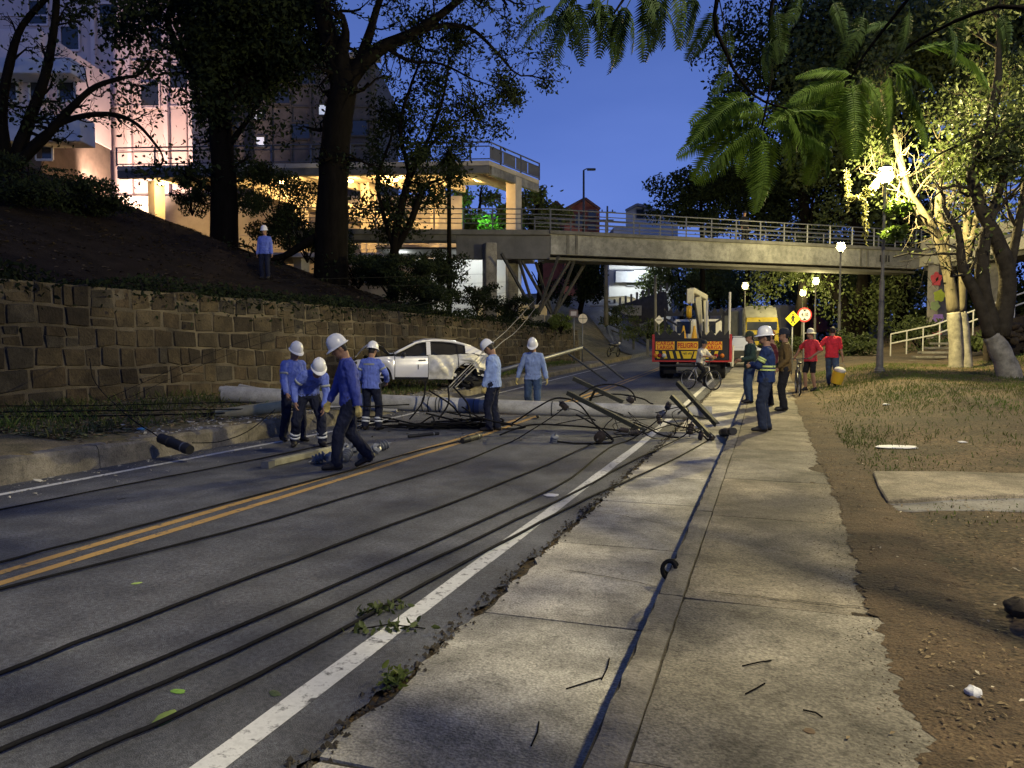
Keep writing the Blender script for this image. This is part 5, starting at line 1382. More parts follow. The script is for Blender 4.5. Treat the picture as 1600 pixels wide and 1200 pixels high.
for s in (-1, 1): tb('side_board', s * (HWt - .03) - .03, s * (HWt - .03) + .03, .12, 5.2, tz(560), tz(545), M_red)
tb('chassis', -.5, .5, .3, 7.2, .62, .80, M_tblack)
tb('bumper', -HWt + .25, HWt - .5, -.02, .10, tz(573), tz(570), M_tblack)
tb('underrun_bar', -.85, .7, .05, .16, .50, .60, M_tblack)
for s in (-1, 1):
    for y in (1.2, 6.4): 
        for k in ((0, .28) if y < 2 else (0,)): wheel(tr, Vector((s * (HWt - .30 - k), y, .48)), Vector((s, 0, 0)), .48, .25, spokes=5)
    b = MB(); b.grid(lambda u, v: Vector((s * (HWt - .62) + .5 * (v - .5), .42 - .06 * math.sin(u * 2), .22 + .55 * u)), 4, 3); b.build('mud_flap', M_tblack, tr)
for s in (-1, 1): tb('registration_box', s * .9 - .35, s * .9 + .35, .06, .2, .66, .86, M_tblack)
b = MB()
cabn = tb('cab', -1.05, 1.12, 5.4, 7.4, .8, tz(497), M_tw, .12)
b = MB(); b.box((.55, 5.38, tz(512)), (.62, .03, .55)); sub(cabn, 'rear_window', b, M_glass, bevel=.01)
b = MB(); b.box((-.55, 5.38, tz(512)), (.62, .03, .55)); sub(cabn, 'rear_window', b, M_glass, bevel=.01)
# crane: column, folded boom, knuckle, hook block
b = MB(); b.beam((.28, 3.4, .9), (.12, 3.4, tz(455)), .26, .30, up=(0, 1, 0)); b.build('crane_column', M_cream, tr, bevel=.03)
b = MB(); b.beam((-.16, 2.6, tz(472)), (-.16, 2.6, tz(447)), .30, .30, up=(0, 1, 0)); b.build('boom_head', M_cream, tr, bevel=.03)
b = MB(); b.beam((-.1, 2.6, tz(450)), (.40, 4.2, tz(460)), .26, .24); b.build('boom', M_cream, tr, bevel=.03)
b = MB(); b.beam((.40, 4.2, tz(458)), (.52, 3.8, tz(530)), .19, .24, up=(0, 1, 0)); b.build('boom_arm', M_cream, tr, bevel=.03)
b = MB(); b.tube([(.0, 2.9, tz(470)), (.30, 3.2, tz(540))], .05, 8); b.build('hydraulic_ram', M_dsteel, tr)
b = MB(); b.tube([(-.16, 2.4, tz(470)), (-.18, 2.4, tz(480))], .02, 6); b.build('hook_rope', M_dsteel, tr)
b = MB(); b.lathe([(0, -.10), (.24, -.10), (.28, 0), (.24, .10), (0, .10)], 20, Matrix.Translation((-.20, 2.4, tz(486))) @ Matrix.Rotation(math.pi / 2, 4, 'Y')); hk = b.build('hook_block', mat('crane_yellow', (.72, .42, .02), .45, var=.15), tr, smooth=.5)
b = MB(); b.tube([(-.20, 2.4, tz(491)), (-.20, 2.4, tz(499)), (-.14, 2.4, tz(502)), (-.10, 2.4, tz(499))], .03, 6); sub(hk, 'hook', b, M_dsteel)
for x, y in ((-.36, 1.0), (.06, 1.2)):
    b = MB(); b.lathe([(.0, .75), (.03, .74), (.16, .04), (.22, .04), (.22, 0), (0, 0)], 16, Matrix.Translation((x, y, tz(529) - .25))); b.build('traffic_cone', M_org, tr)
for px, y0, y1 in ((1137, 455, 570), (1101, 468, 520)):
    b = MB(); b.tube([(tx(px), 2.0, tz(y1)), (tx(px) + .01, 2.0, tz(y0))], .05, 6); b.build('stake', M_tw, tr)
b = MB(); b.tube([(HWt + .08, .3, tz(573)), (HWt + .10, .3, tz(540))], .04, 6); b.build('ladder_rail', M_tw, tr)

# ------------------------------------------------------------------ vehicles waiting beyond
def far_car(px, py, zc, label, col, face=math.pi):
    q = on(px, py, zc); t = thing('parked_car', label, 'car', q, 0, local=True); t.rotation_euler = (0, 0, TH - math.radians(12))
    prof = [(-.88, .35), (-.92, .62), (-.86, .95), (-.66, 1.06), (-.58, 1.5), (-.45, 1.62), (.45, 1.62), (.58, 1.5), (.66, 1.06), (.86, .95), (.92, .62), (.88, .35)]
    def ringat(y, kx, kz, zt): return [Vector((x * kx, y, .35 + (min(z, zt) - .35) * kz)) for x, z in prof]
    st = [(0, .94, .9, .95), (.12, 1, 1, 1.0), (1.0, 1, 1, 1.08), (1.1, 1, 1, 1.15), (1.8, 1, 1, 1.62), (3.9, 1, 1, 1.62), (4.4, .95, .95, 1.2)]
    b = MB(); n = len(prof); 
    for s in st: b.v += ringat(*s)
    for i in range(len(st) - 1):
        for k in range(n - 1): b.f.append([i * n + k, i * n + k + 1, (i + 1) * n + k + 1, (i + 1) * n + k]); b.m.append(0)
    b.f.append(list(range(n))); b.m.append(0)
    b.build('body', col, t, smooth=.5)
    b = MB(); b.grid(lambda u, v: Vector(((v - .5) * (1.26 - .18 * u), 1.12 + .62 * u, 1.14 + .42 * u + .02)), 3, 4); b.build('windscreen', M_glass, t)
    b = MB(); b.box((0, -.02, .66), (1.62, .08, .42)); g = b.build('grille', M_tblack, t, bevel=.02)
    b = MB(); b.box((0, -.075, .52), (.42, .02, .14)); b.build('number_plate', M_white, t)
    b = MB(); b.box((0, -.03, .36), (1.75, .1, .16)); b.build('bumper', M_tblack, t, bevel=.03)
    for s in (-1, 1):
        b = MB(); b.ell((s * .72, .0, .78), .16, .06, .08, 10); b.build('headlight', mat('headlight', (.7, .7, .7), .2, var=0), t, smooth=True)
        b = MB(); b.ell((s * 1.02, 1.35, 1.08), .10, .06, .07, 10); b.build('wing_mirror', M_tblack, t)
        wheel(t, Vector((s * .78, .85, .34)), Vector((s, 0, 0)), .34, .22)
    return t
far_car(1164, 562, 38.0, 'grey-white car facing the viewer behind the crane truck', mat('car_grey', (.58, .60, .64), .3, var=.1, coat=.5))
def lorry(label, px, zc, w, cabc, boxc, z_top, length, cab=True, rot=0.0, name='parked_lorry'):
    q = on(px, 545, zc); t = thing(name, label, 'lorry', q, 0, local=True, group='lorries waiting beyond the bridge'); t.rotation_euler = (0, 0, TH - math.radians(12) + rot)
    if cab:
        b = MB(); b.prism([(-w / 2, .6), (w / 2, .6), (w / 2, 1.7), (w / 2 - .12, 2.6), (-w / 2 + .12, 2.6), (-w / 2, 1.7)], 1.9, M=Matrix.Translation((0, 1.9, 0)) @ Matrix.Rotation(math.pi / 2, 4, 'X')); c = b.build('cab', cabc, t, bevel=.05)
        b = MB(); b.box((0, -.02, 1.95), (w - .3, .04, .62)); sub(c, 'windscreen', b, M_glass, bevel=.01)
        b = MB(); b.box((0, -.02, 1.05), (w - .7, .05, .5)); sub(c, 'grille', b, M_tblack, bevel=.02)
        b = MB(); b.box((0, -.08, .62), (w, .2, .3)); sub(c, 'bumper', b, cabc, bevel=.03)
        b = MB(); b.grid(lambda u, v: Vector(((v - .5) * (w - .2), .3 + 1.4 * u, 2.62 + (z_top - 2.75) * math.sin(u * math.pi / 2))), 6, 3); b.build('wind_deflector', boxc, t, smooth=True)
    b = MB(); y0 = 2.1 if cab else 0
    pts = [(-w / 2, .9), (w / 2, .9), (w / 2, z_top - .25), (w / 2 - .3, z_top), (-w / 2 + .3, z_top), (-w / 2, z_top - .25)]
    b.prism(pts, length, M=Matrix.Translation((0, y0 + length, 0)) @ Matrix.Rotation(math.pi / 2, 4, 'X')); b.build('cargo_body', boxc, t, bevel=.03)
    if not cab:
        b = MB(); b.box((.7, -.03, 1.9), (.5, .04, .9)); b.build('rear_window', M_glass, t, bevel=.05)
    for s in (-1, 1):
        for y in (1.0, y0 + length - 1.2): wheel(t, Vector((s * (w / 2 - .2), y, .48)), Vector((s, 0, 0)), .48, .28, spokes=5)
M_tarp = mat('grey_tarpaulin', (.27, .27, .23), .8, var=.25, scale=1.2, bump=.2, bscale=4)
lorry('rounded pale tarpaulin lorry just right of the crane', 1150, 64, 2.5, None, M_tarp, 3.4, 6, False)
lorry('yellow cab lorry with tall grey wind deflector', 1190, 58, 2.5, mat('cab_yellow', (.40, .30, .02), .45, var=.2), M_tarp, 3.6, 8, True)
lorry('long grey trailer behind the pedestrian sign', 1235, 66, 2.6, None, mat('trailer_grey', (.30, .29, .27), .8, var=.2, scale=1), 3.7, 9, False, math.radians(38))
lorry('dull red container lorry behind the height limit sign', 1290, 74, 2.6, None, mat('container_red', (.17, .045, .045), .8, var=.25, scale=1), 3.4, 8, False, math.radians(50))
# motorcycle on the side street
mq = on(958, 552, 48.5); mo = thing('motorcycle', 'dark motorcycle parked at the mouth of the side street', 'motorcycle', mq, 0, local=True); mo.rotation_euler = (0, .12, TH + math.radians(-35))
for y in (-.62, .62):
    b = MB(); b.lathe([(.24, -.05), (.31, 0), (.24, .05), (.22, 0), (.24, -.05)], 20, Matrix.Translation((0, y, .31)) @ Matrix.Rotation(math.pi / 2, 4, 'Y')); b.build('wheel', M_tyre, mo)
b = MB(); b.ell((0, .12, .78), .15, .28, .15, 12); b.build('fuel_tank', mat('tank_black', (.03, .03, .035), .3, var=.1), mo, smooth=True)
b = MB(); b.box((0, -.35, .80), (.24, .62, .10)); b.build('seat', M_trim, mo, bevel=.04)
b = MB(); b.box((0, .02, .45), (.28, .42, .34)); b.build('engine', M_dsteel, mo, bevel=.04)
b = MB(); b.tube([(0, .62, .31), (0, .45, .95)], .04, 6); b.tube([(-.34, .38, 1.08), (0, .44, .98), (.34, .38, 1.08)], .02, 6); b.build('fork_and_handlebar', M_dsteel, mo)
b = MB(); b.ell((0, .60, .92), .10, .08, .10, 10); b.build('headlight', MATS['headlight'], mo, smooth=True)
b = MB(); b.tube([(-.1, -.62, .31), (-.1, .0, .40)], .03, 6); b.tube([(.1, -.62, .31), (.1, 0, .40)], .03, 6); b.tube([(0, -.62, .62), (0, -.1, .7)], .05, 6); b.build('frame', M_dsteel, mo)

# ------------------------------------------------------------------ road signs
def sign_post(t, h, r=.035): 
    b = MB(); b.tube([(0, 0, -.3), (0, 0, h)], r, 8); b.build('post', M_steel, t, smooth=True)
def disc(t, name, z, R, m, y, n=28, poly=None, h=.012):
    b = MB(); pts = poly or [(math.cos(2 * math.pi * k / n) * R, math.sin(2 * math.pi * k / n) * R) for k in range(n)]
    b.prism(pts, h, M=Matrix.Translation((0, y, z)) @ Matrix.Rotation(math.pi / 2, 4, 'X')); return b.build(name, m, t)
SG = TH - .0
M_sigw = mat('sign_white', (.62, .60, .56), .5, var=.08, scale=6); M_sigr = mat('sign_red', (.45, .03, .03), .5, var=.1); M_sigy = mat('sign_yellow', (.72, .58, .02), .5, var=.06)
# height limit
q = on(1255, 560, 30.5); zz = P(1255, 492, 30.5).z - q.z
t = thing('height_limit_sign', 'round red-bordered height limit sign reading 4.10', 'road sign', q, SG, local=True); sign_post(t, zz + .3)
disc(t, 'border', zz, .295, M_sigr, -.045); f = disc(t, 'face', zz, .235, M_sigw, -.060)
me = text_mesh('4.10', .20, M_txk, 'lettering', .006, .002, .8); me.transform(Matrix.Translation((0, -.078, zz)) @ Matrix.Rotation(math.pi / 2, 4, 'X')); sub(f, 'lettering', me)
for s in (-1, 1): 
    b = MB(); b.prism([(-.085, zz + s * .215), (.085, zz + s * .215), (0, zz + s * .125)], .006, M=Matrix.Translation((0, -.072, 0)) @ Matrix.Rotation(math.pi / 2, 4, 'X')); sub(f, 'arrow', b, M_txk)
# pedestrian diamond
q = on(1237, 560, 29.5); zz = P(1237, 498, 29.5).z - q.z
t = thing('pedestrian_sign', 'yellow diamond sign with a walking figure', 'road sign', q, SG, local=True); sign_post(t, zz + .2)
disc(t, 'border', zz, .32, M_txk, -.045, 4, [(.32, 0), (0, .32), (-.32, 0), (0, -.32)]); f = disc(t, 'face', zz, .3, M_sigy, -.060, 4, [(.298, 0), (0, .298), (-.298, 0), (0, -.298)])
b = MB(); Mz = lambda p: Vector((p[0], -.073, zz + p[1])); b.ell(Mz((.0, .165)), .034, .006, .034, 12)
for a, c, w in (((0, .12), (.005, -.01), .075), ((0, .0), (.06, -.18), .045), ((0, .0), (-.06, -.17), .045), ((0, .10), (.09, .03), .03), ((0, .10), (-.07, .02), .03), ((-.07, .02), (-.05, -.04), .025)): b.beam(Mz(a), Mz(c), .008, w, up=(1, 0, 0))
sub(f, 'walking_figure', b, M_txk)
# round sign back and plate on the left, warning diamond
q = on(910, 545, 41.5); zz = P(910, 498, 41.5).z - q.z
t = thing('round_sign', 'pale round road sign at the end of the stone wall', 'road sign', q, SG + .25, local=True); sign_post(t, zz + .2); disc(t, 'face', zz, .26, mat('sign_buff', (.62, .55, .42), .5, var=.15), -.045)
b = MB(); b.beam((-.24, -.065, zz), (.24, -.065, zz), .01, .03); b.beam((0, -.064, zz - .24), (0, -.064, zz + .24), .01, .02, up=(1, 0, 0)); b.build('bracket', M_dsteel, t)
q = on(897, 545, 42.5); zz = P(897, 490, 42.5).z - q.z
t = thing('street_plate', 'small dark rectangular sign behind the round sign', 'road sign', q, SG + .1, local=True); sign_post(t, zz + .25)
b = MB(); b.box((-.05, -.05, zz), (.5, .03, .42)); b.build('plate', mat('plate_brown', (.10, .07, .08), .6, var=.2), t, bevel=.01)
b = MB(); b.box((-.05, -.07, zz), (.32, .01, .24)); b.build('plate_mark', mat('plate_pale', (.35, .33, .35), .6, var=.2), t)
q = on(1029, 560, 50.0); zz = P(1029, 500, 50).z - q.z
t = thing('diamond_sign', 'small grey-white diamond sign left of the crane truck', 'road sign', q, SG, local=True); sign_post(t, zz + .2)
disc(t, 'face', zz, .3, M_sigw, -.045, 4, [(.3, 0), (0, .3), (-.3, 0), (0, -.3)]); b = MB(); b.beam((-.17, -.065, zz), (.17, -.065, zz), .01, .06); b.build('sign_bar', M_dsteel, t)

# ------------------------------------------------------------------ people
M_skin = mat('skin_brown', (.30, .17, .105), .6, var=.12, scale=20)
M_hair = mat('hair_black', (.012, .010, .009), .7, var=.2)
M_eye = mat('eye_dark', (.02, .015, .012), .4, var=0)
def cloth(name, c, v=.22, s=9, **k): return mat(name, c, .85, var=v, scale=s, bump=.35, bscale=34, spec=.2, **k)
M_shirt = cloth('work_shirt_blue', (.13, .18, .52)); M_shirt2 = cloth('work_shirt_pale_blue', (.24, .33, .58)); M_shirt3 = cloth('work_shirt_grey_blue', (.20, .27, .46))
M_navy = cloth('navy_trousers', (.012, .015, .032)); M_jean = cloth('jeans_blue', (.045, .075, .14)); M_djean = cloth('dark_jeans', (.022, .030, .055))
M_jacket = cloth('navy_jacket', (.018, .035, .105)); M_brown = cloth('brown_jacket', (.13, .085, .03)); M_green = cloth('dark_green_jacket', (.03, .055, .045))
M_redt = cloth('red_shirt', (.52, .03, .045)); M_redj = cloth('red_jersey', (.55, .04, .055)); M_shorts = cloth('black_shorts', (.012, .012, .015))
M_boot = mat('black_boot', (.015, .013, .012), .55, var=.3); M_glove = mat('leather_glove', (.50, .40, .14), .8, var=.2, scale=15)
M_refl = mat('reflective_band', (.55, .57, .58), .35, var=.1); M_reflg = mat('reflective_lime', (.52, .62, .20), .4, var=.1)
M_hat = mat('hard_hat_white', (.72, .72, .70), .3, var=.04, spec=.5); M_cap = cloth('dark_cap', (.02, .024, .035)); M_capg = cloth('green_cap', (.04, .05, .03)); M_belt = mat('belt_leather', (.05, .035, .02), .7, var=.2)
M_black_cl = cloth('black_clothes', (.015, .015, .017)); M_pale = cloth('pale_shirt', (.45, .43, .40))
def ik(a, b, l1, l2, pole):
    d = b - a; L = min(d.length, (l1 + l2) * .999); d.normalize()
    x = (l1 * l1 - l2 * l2 + L * L) / (2 * L); h = math.sqrt(max(0, l1 * l1 - x * x))
    pv = (pole - d * pole.dot(d))
    pv = pv.normalized() if pv.length > 1e-4 else Vector((0, 1, 0))
    return a + d * x + pv * h, a + d * L
PEOPLE = []
def person(label, loc, face, height=1.74, lean=0, side=0, twist=0, pz=.968, feet=((-.11, .03, 0), (.11, -.02, 0)), toes=(8, -8), hands=((.06, .06, -.56), (.06, .06, -.56)),
           elbows=((.3, -1, 0), (.3, -1, 0)), head=(0, 0), shirt=M_shirt, legs=M_navy, boots=M_boot, glove=None, hat='hard', bands=None, sleeves=True, shorts=False, curl=(.7, .7),
           chest=None, fat=1.10, voxel=.011, name='person', px=.0, badge=True, hatm=None, hatz=0, armband=None, pelvis_yaw=0):
    """feet: ankle spots on the ground (x right, y ahead); hands: wrist offset from the shoulder (x outwards, y ahead, z up)"""
    s = height / 1.76; b = MB(); SK, SH, TR, BO, GL, HA, EY, BE = range(8)
    mats = [M_skin, shirt, legs, boots, glove or M_skin, M_hair, M_eye, M_belt]
    rad = math.radians; pel = Vector((px, 0, pz))
    la, sa, tw = rad(lean), rad(side), rad(twist)
    # spine
    sp = [pel.copy()]; n = 6
    for i in range(n):
        k = .25 + .75 * i / (n - 1); d = Vector((math.sin(sa * k), math.sin(la * k), math.cos(la * k) * math.cos(sa * k))).normalized()
        sp.append(sp[-1] + d * .083)
    up = d.copy(); xr = Vector((math.cos(tw), math.sin(tw), 0)); xr = (xr - up * xr.dot(up)).normalized(); fw = up.cross(xr)
    prof_s = [(-.10, .178, .132), (-.02, .170, .128), (.08, .158, .120), (.20, .164, .122), (.32, .182, .126), (.42, .178, .112), (.485, .125, .085), (.515, .065, .062)]
    def spt(z):
        z = z / .083
        if z <= 0: return sp[0] + (sp[1] - sp[0]).normalized() * z * .083
        i = min(n - 1, int(z)); return sp[i].lerp(sp[i + 1], z - i) if z <= n else sp[n] + up * (z - n) * .083
    rl = []
    for z, rx, ry in prof_s:
        k = min(1, max(0, z / .4)); ax = Vector((1, 0, 0)).lerp(xr, k).normalized(); ay = Vector((0, 1, 0)).lerp(fw, k).normalized()
        rl.append((spt(z), ax * rx * fat, ay * ry * (fat if z < .35 else 1)))
    b.rings(rl, 20, SH)
    b.rings([(pel + Vector((0, 0, z)), Vector((rx, 0, 0)) * fat, Vector((0, ry, 0)) * fat) for z, rx, ry in ((-.13, .10, .09), (-.07, .160, .118), (.02, .160, .118), (.05, .10, .08))], 18, TR)
    b.rings([(pel + Vector((0, 0, z)), Vector((.166, 0, 0)) * fat, Vector((0, .124, 0)) * fat) for z in (-.02, .02)], 18, BE)
    neck = spt(.50); hp, hy = rad(head[0]), rad(head[1])
    nd = (up * .6 + Vector((0, 0, .4)) + fw * .12).normalized()
    ntop = neck + nd * .10
    b.capsule(neck - up * .03, .066, ntop, .062, 14, SK)
    b.rings([(neck + up * -.015, xr * .085, fw * .078), (neck + up * .022, xr * .075, fw * .07)], 14, SH)   # collar
    # head frame: z up through the crown, y the face
    base = Matrix((xr, fw, xr.cross(fw))).transposed()
    base = Matrix.Rotation(tw * 0, 3, 'Z') @ Matrix((Vector((math.cos(tw), math.sin(tw), 0)), Vector((-math.sin(tw), math.cos(tw), 0)), Vector((0, 0, 1)))).transposed()
    HM = base @ Matrix.Rotation(hy, 3, 'Z') @ Matrix.Rotation(-hp - la * .35, 3, 'X')
    hc = ntop + HM @ Vector((0, .025, .085))
    hv = lambda x, y, z: hc + HM @ Vector((x, y, z))
    b.ell(hc, .077, .095, .108, 16, SK, HM); b.ell(hv(0, .028, -.055), .058, .066, .066, 14, SK, HM)
    b.capsule(hv(0, .088, .015), .011, hv(0, .108, -.020), .016, 8, SK); b.capsule(hv(-.028, .088, .026), .010, hv(.028, .088, .026), .010, 8, SK)
    b.capsule(hv(-.022, .088, -.062), .010, hv(.022, .088, -.062), .010, 8, SK); b.ell(hv(0, .07, -.095), .026, .022, .020, 10, SK, HM)
    for q in (-1, 1):
        b.ell(hv(q * .078, -.005, -.005), .012, .022, .034, 10, SK, HM); b.ell(hv(q * .030, .086, .006), .011, .010, .008, 8, EY, HM)
    b.ell(hv(0, -.012, .022), .083, .094, .098, 16, HA, HM); b.ell(hv(0, -.045, -.03), .070, .060, .065, 12, HA, HM)
    # arms
    arms = []
    for i, q in ((0, -1), (1, 1)):
        shd = spt(.435) + xr * q * .165
        ho = hands[i]; w = shd + xr * q * ho[0] * .0 + Vector((q * ho[0] * math.cos(tw), q * ho[0] * math.sin(tw), 0)) + Vector((-math.sin(tw) * ho[1], math.cos(tw) * ho[1], 0)) + Vector((0, 0, ho[2]))
        eo = elbows[i]; pole = Vector((q * eo[0] * math.cos(tw) - math.sin(tw) * eo[1], q * eo[0] * math.sin(tw) + math.cos(tw) * eo[1], eo[2]))
        el, wr = ik(shd, w, .285, .255, pole)
        b.capsule(spt(.43) + xr * q * .09, .085, shd, .072, 14, SH)
        b.capsule(shd, .076, shd.lerp(el, .9), .062, 14, SH); 
        fa = (wr - el).normalized(); arms.append((shd, el, wr))
        if sleeves:
            b.capsule(el, .061, wr - fa * .03, .047, 14, SH); b.capsule(wr - fa * .06, .030, wr, .027, 10, SK)
        else:
            b.capsule(shd.lerp(el, .6), .046, el, .042, 12, SK); b.capsule(el, .043, wr, .029, 12, SK)
        # hand: palm, four bent fingers, thumb from the side of the palm
        hd = (fa + Vector((0, 0, -.15))).normalized(); sd = hd.cross(xr * q)
        sd = sd.normalized() if sd.length > .1 else fw; pn = sd.cross(hd).normalized()     # sd: across the knuckles, pn: palm normal
        if pn.dot(xr * q) > 0: pn = -pn
        g = 1.12 if glove else 1.0
        if glove: b.capsule(wr - fa * .07, .043, wr, .036, 12, GL)
        for t in (-1, 0, 1): b.capsule(wr, .020 * g, wr + hd * .085 + sd * t * .022, .017 * g, 8, GL)
        cu = curl[i]
        for t, fl in ((-1.5, .066), (-.5, .078), (.5, .074), (1.5, .060)):
            k0 = wr + hd * .088 + sd * t * .020; d1 = (hd * math.cos(cu * .7) + pn * math.sin(cu * .7)); k1 = k0 + d1 * fl * .55
            d2 = (hd * math.cos(cu * 1.7) + pn * math.sin(cu * 1.7)); b.capsule(k0, .0105 * g, k1, .0098 * g, 6, GL); b.capsule(k1, .0098 * g, k1 + d2 * fl * .5, .0085 * g, 6, GL)
        t0 = wr + hd * .025 - sd * .024; t1 = t0 + (hd * .6 - sd * .55 + pn * .35).normalized() * .045
        b.capsule(t0, .015 * g, t1, .012 * g, 6, GL); b.capsule(t1, .012 * g, t1 + (hd * .9 + pn * .3).normalized() * .03, .010 * g, 6, GL)
    # legs
    ank = []
    for i, q in ((0, -1), (1, 1)):
        hip = pel + Vector((q * .092, 0, -.05)); fx, fy, fz = feet[i]; an = Vector((fx, fy, fz + .095)); ty = rad(toes[i]); fd = Vector((math.sin(-ty), math.cos(ty), 0))
        kn, an = ik(hip, an, .425, .41, fd + Vector((0, 0, .2)))
        if shorts:
            b.capsule(hip, .092 * fat, hip.lerp(kn, .80), .078, 14, TR); b.capsule(hip.lerp(kn, .7), .066, kn, .053, 12, SK); b.capsule(kn, .052, kn.lerp(an, .35), .056, 12, SK); b.capsule(kn.lerp(an, .35), .056, an, .036, 12, SK)
        else:
            b.capsule(hip, .098 * fat, kn, .081, 16, TR); b.capsule(kn, .081, kn.lerp(an, .4), .078, 16, TR); b.capsule(kn.lerp(an, .4), .078, an + Vector((0, 0, .0)), .072, 16, TR)
        heel = an - fd * .045; heel.z = fz + .045; toe = an + fd * .165; toe.z = fz + .038
        if fz > .03: heel.z += .05; toe.z = max(.035, fz - .02)
        b.capsule(heel, .043, an + fd * .05 + Vector((0, 0, -.03)), .050, 12, BO); b.capsule(an + fd * .04 + Vector((0, 0, -.045)), .047, toe, .036, 12, BO); b.capsule(an - Vector((0, 0, .05)), .046, an + Vector((0, 0, .02)), .046, 12, BO)
        ank.append((kn, an))
    me = b.mesh('raw', mats, fix=False)
    tmp = bpy.data.objects.new('tmp', me); COL.objects.link(tmp)
    rm = tmp.modifiers.new('r', 'REMESH'); rm.mode = 'VOXEL'; rm.voxel_size = voxel
    sm = tmp.modifiers.new('s', 'SMOOTH'); sm.iterations = 3; sm.factor = .5
    PEOPLE.append(dict(tmp=tmp, b=b, mats=mats, label=label, loc=loc, face=face, s=s, hc=hc, HM=HM, hat=hat, bands=bands, ank=ank, name=name, spt=spt, xr=xr, fw=fw, up=up, hatm=hatm, armband=armband, arms=arms, chestfat=fat, shirt=shirt))
    return PEOPLE[-1]
def finish_people():
    dg = bpy.context.evaluated_depsgraph_get(); dg.update()
    for k, p in enumerate(PEOPLE):
        ev = p['tmp'].evaluated_get(dg); me = bpy.data.meshes.new_from_object(ev); me.name = 'body'
        bv = BVHTree.FromPolygons([tuple(v) for v in p['b'].v], p['b'].f)
        idx = []; mi = p['b'].m; vmat = {}
        for pol in me.polygons:
            h = bv.find_nearest(pol.center); m = mi[h[2]] if h[2] is not None else 0
            idx.append(m)
            if m in (1, 2):
                for v in pol.vertices: vmat[v] = m
        # cloth folds
        me.update(); off = k * 13.7; nv = len(me.vertices)
        co = np.empty(nv * 3, dtype=np.float32); me.vertices.foreach_get('co', co); co = co.reshape(-1, 3)
        no = np.empty(nv * 3, dtype=np.float32); me.vertex_normals.foreach_get('vector', no); no = no.reshape(-1, 3)
        for v in vmat:
            x, y, z = (float(c) for c in co[v])
            w = noise.noise(Vector((x * 9 + off, y * 9, z * 6))) * .012 - abs(noise.noise(Vector((x * 15, y * 15 + off, z * 11)))) * .020 + .006
            co[v] += no[v] * w
        me.vertices.foreach_set('co', co.reshape(-1))
        me.materials.clear()
        for m in p['mats']: me.materials.append(m)
        me.polygons.foreach_set('material_index', idx); me.polygons.foreach_set('use_smooth', [True] * len(idx)); me.update()
        bpy.data.objects.remove(p['tmp'])
        t = thing(p['name'], p['label'], 'person', p['loc'], p['face'], local=True); t.scale = (p['s'],) * 3
        bo = link('body', me, t)
        hc, HM = p['hc'], p['HM']; T = Matrix.Translation(hc) @ HM.to_4x4()
        if p['hat'] == 'hard':
            h = MB(); n = 24
            prof = [(1.0, .0), (.99, .03), (.93, .075), (.80, .115), (.58, .145), (.3, .160), (.0, .165)]
            vs = []
            for rr, z in prof:
                for q in range(n):
                    a = 2 * math.pi * q / n; x = math.cos(a) * rr * .112; y = math.sin(a) * rr * .135 - .008
                    rib = .006 * math.exp(-(x / .02) ** 2) * (1 if z > .07 else 0); vs.append(T @ Vector((x, y, z + .035 + rib)))
            fs = [(i * n + q, i * n + (q + 1) % n, (i + 1) * n + (q + 1) % n, (i + 1) * n + q) for i in range(len(prof) - 1) for q in range(n)]
            h.add(vs, fs)
            br_ = []
            for rr, z in ((1.0, .045), (1.14, .032), (1.14, .026), (1.0, .033)):
                for q in range(n):
                    a = 2 * math.pi * q / n; e = 1 + (.22 * max(0, math.sin(a)) ** 2 if rr > 1.1 else 0)
                    br_.append(T @ Vector((math.cos(a) * rr * .112, math.sin(a) * rr * .135 * e - .008, z - (.012 * max(0, math.sin(a)) if rr > 1.1 else 0))))
            h.add(br_, [(i * n + q, i * n + (q + 1) % n, ((i + 1) % 4) * n + (q + 1) % n, ((i + 1) % 4) * n + q) for i in range(4) for q in range(n)])
            ho = h.build('hard_hat', p['hatm'] or M_hat, t, smooth=.7)
            st = MB(); st.tube([T @ Vector((sx * .088, .03 * 1, .04)) if abs(sx) > .5 else T @ Vector((0, .03, -.125)) for sx in (-1, -.9, 0, .9, 1)], .006, 5); sub(ho, 'chin_strap', st, M_black)
        elif p['hat'] in ('cap', 'brim'):
            h = MB(); n = 20; prof = [(1.0, .0), (1.0, .04), (.92, .085), (.7, .12), (.35, .138), (.0, .142)]
            vs = [T @ Vector((math.cos(2 * math.pi * q / n) * rr * .092, math.sin(2 * math.pi * q / n) * rr * .110 - .008, z + .02)) for rr, z in prof for q in range(n)]
            h.add(vs, [(i * n + q, i * n + (q + 1) % n, (i + 1) * n + (q + 1) % n, (i + 1) * n + q) for i in range(len(prof) - 1) for q in range(n)])
            if p['hat'] == 'cap':
                def vis(u, v): a = math.radians(25 + 130 * v); return T @ Vector((math.cos(a) * (.092 + .0 * u), math.sin(a) * (.108 + .085 * u) - .008, .035 - .02 * u + .008 * math.sin(math.pi * v)))
                h.grid(vis, 3, 10); h.grid(lambda u, v: vis(u, v) - T.to_3x3() @ Vector((0, 0, .006)), 3, 10)
            else:
                h.grid(lambda u, v: T @ Vector((math.cos(6.2832 * v) * (.092 + .085 * u), math.sin(6.2832 * v) * (.110 + .085 * u) - .008, .03 - .02 * u)), 2, 20)
            h.build('cap' if p['hat'] == 'cap' else 'brimmed_hat', p['hatm'] or M_cap, t, smooth=.7)
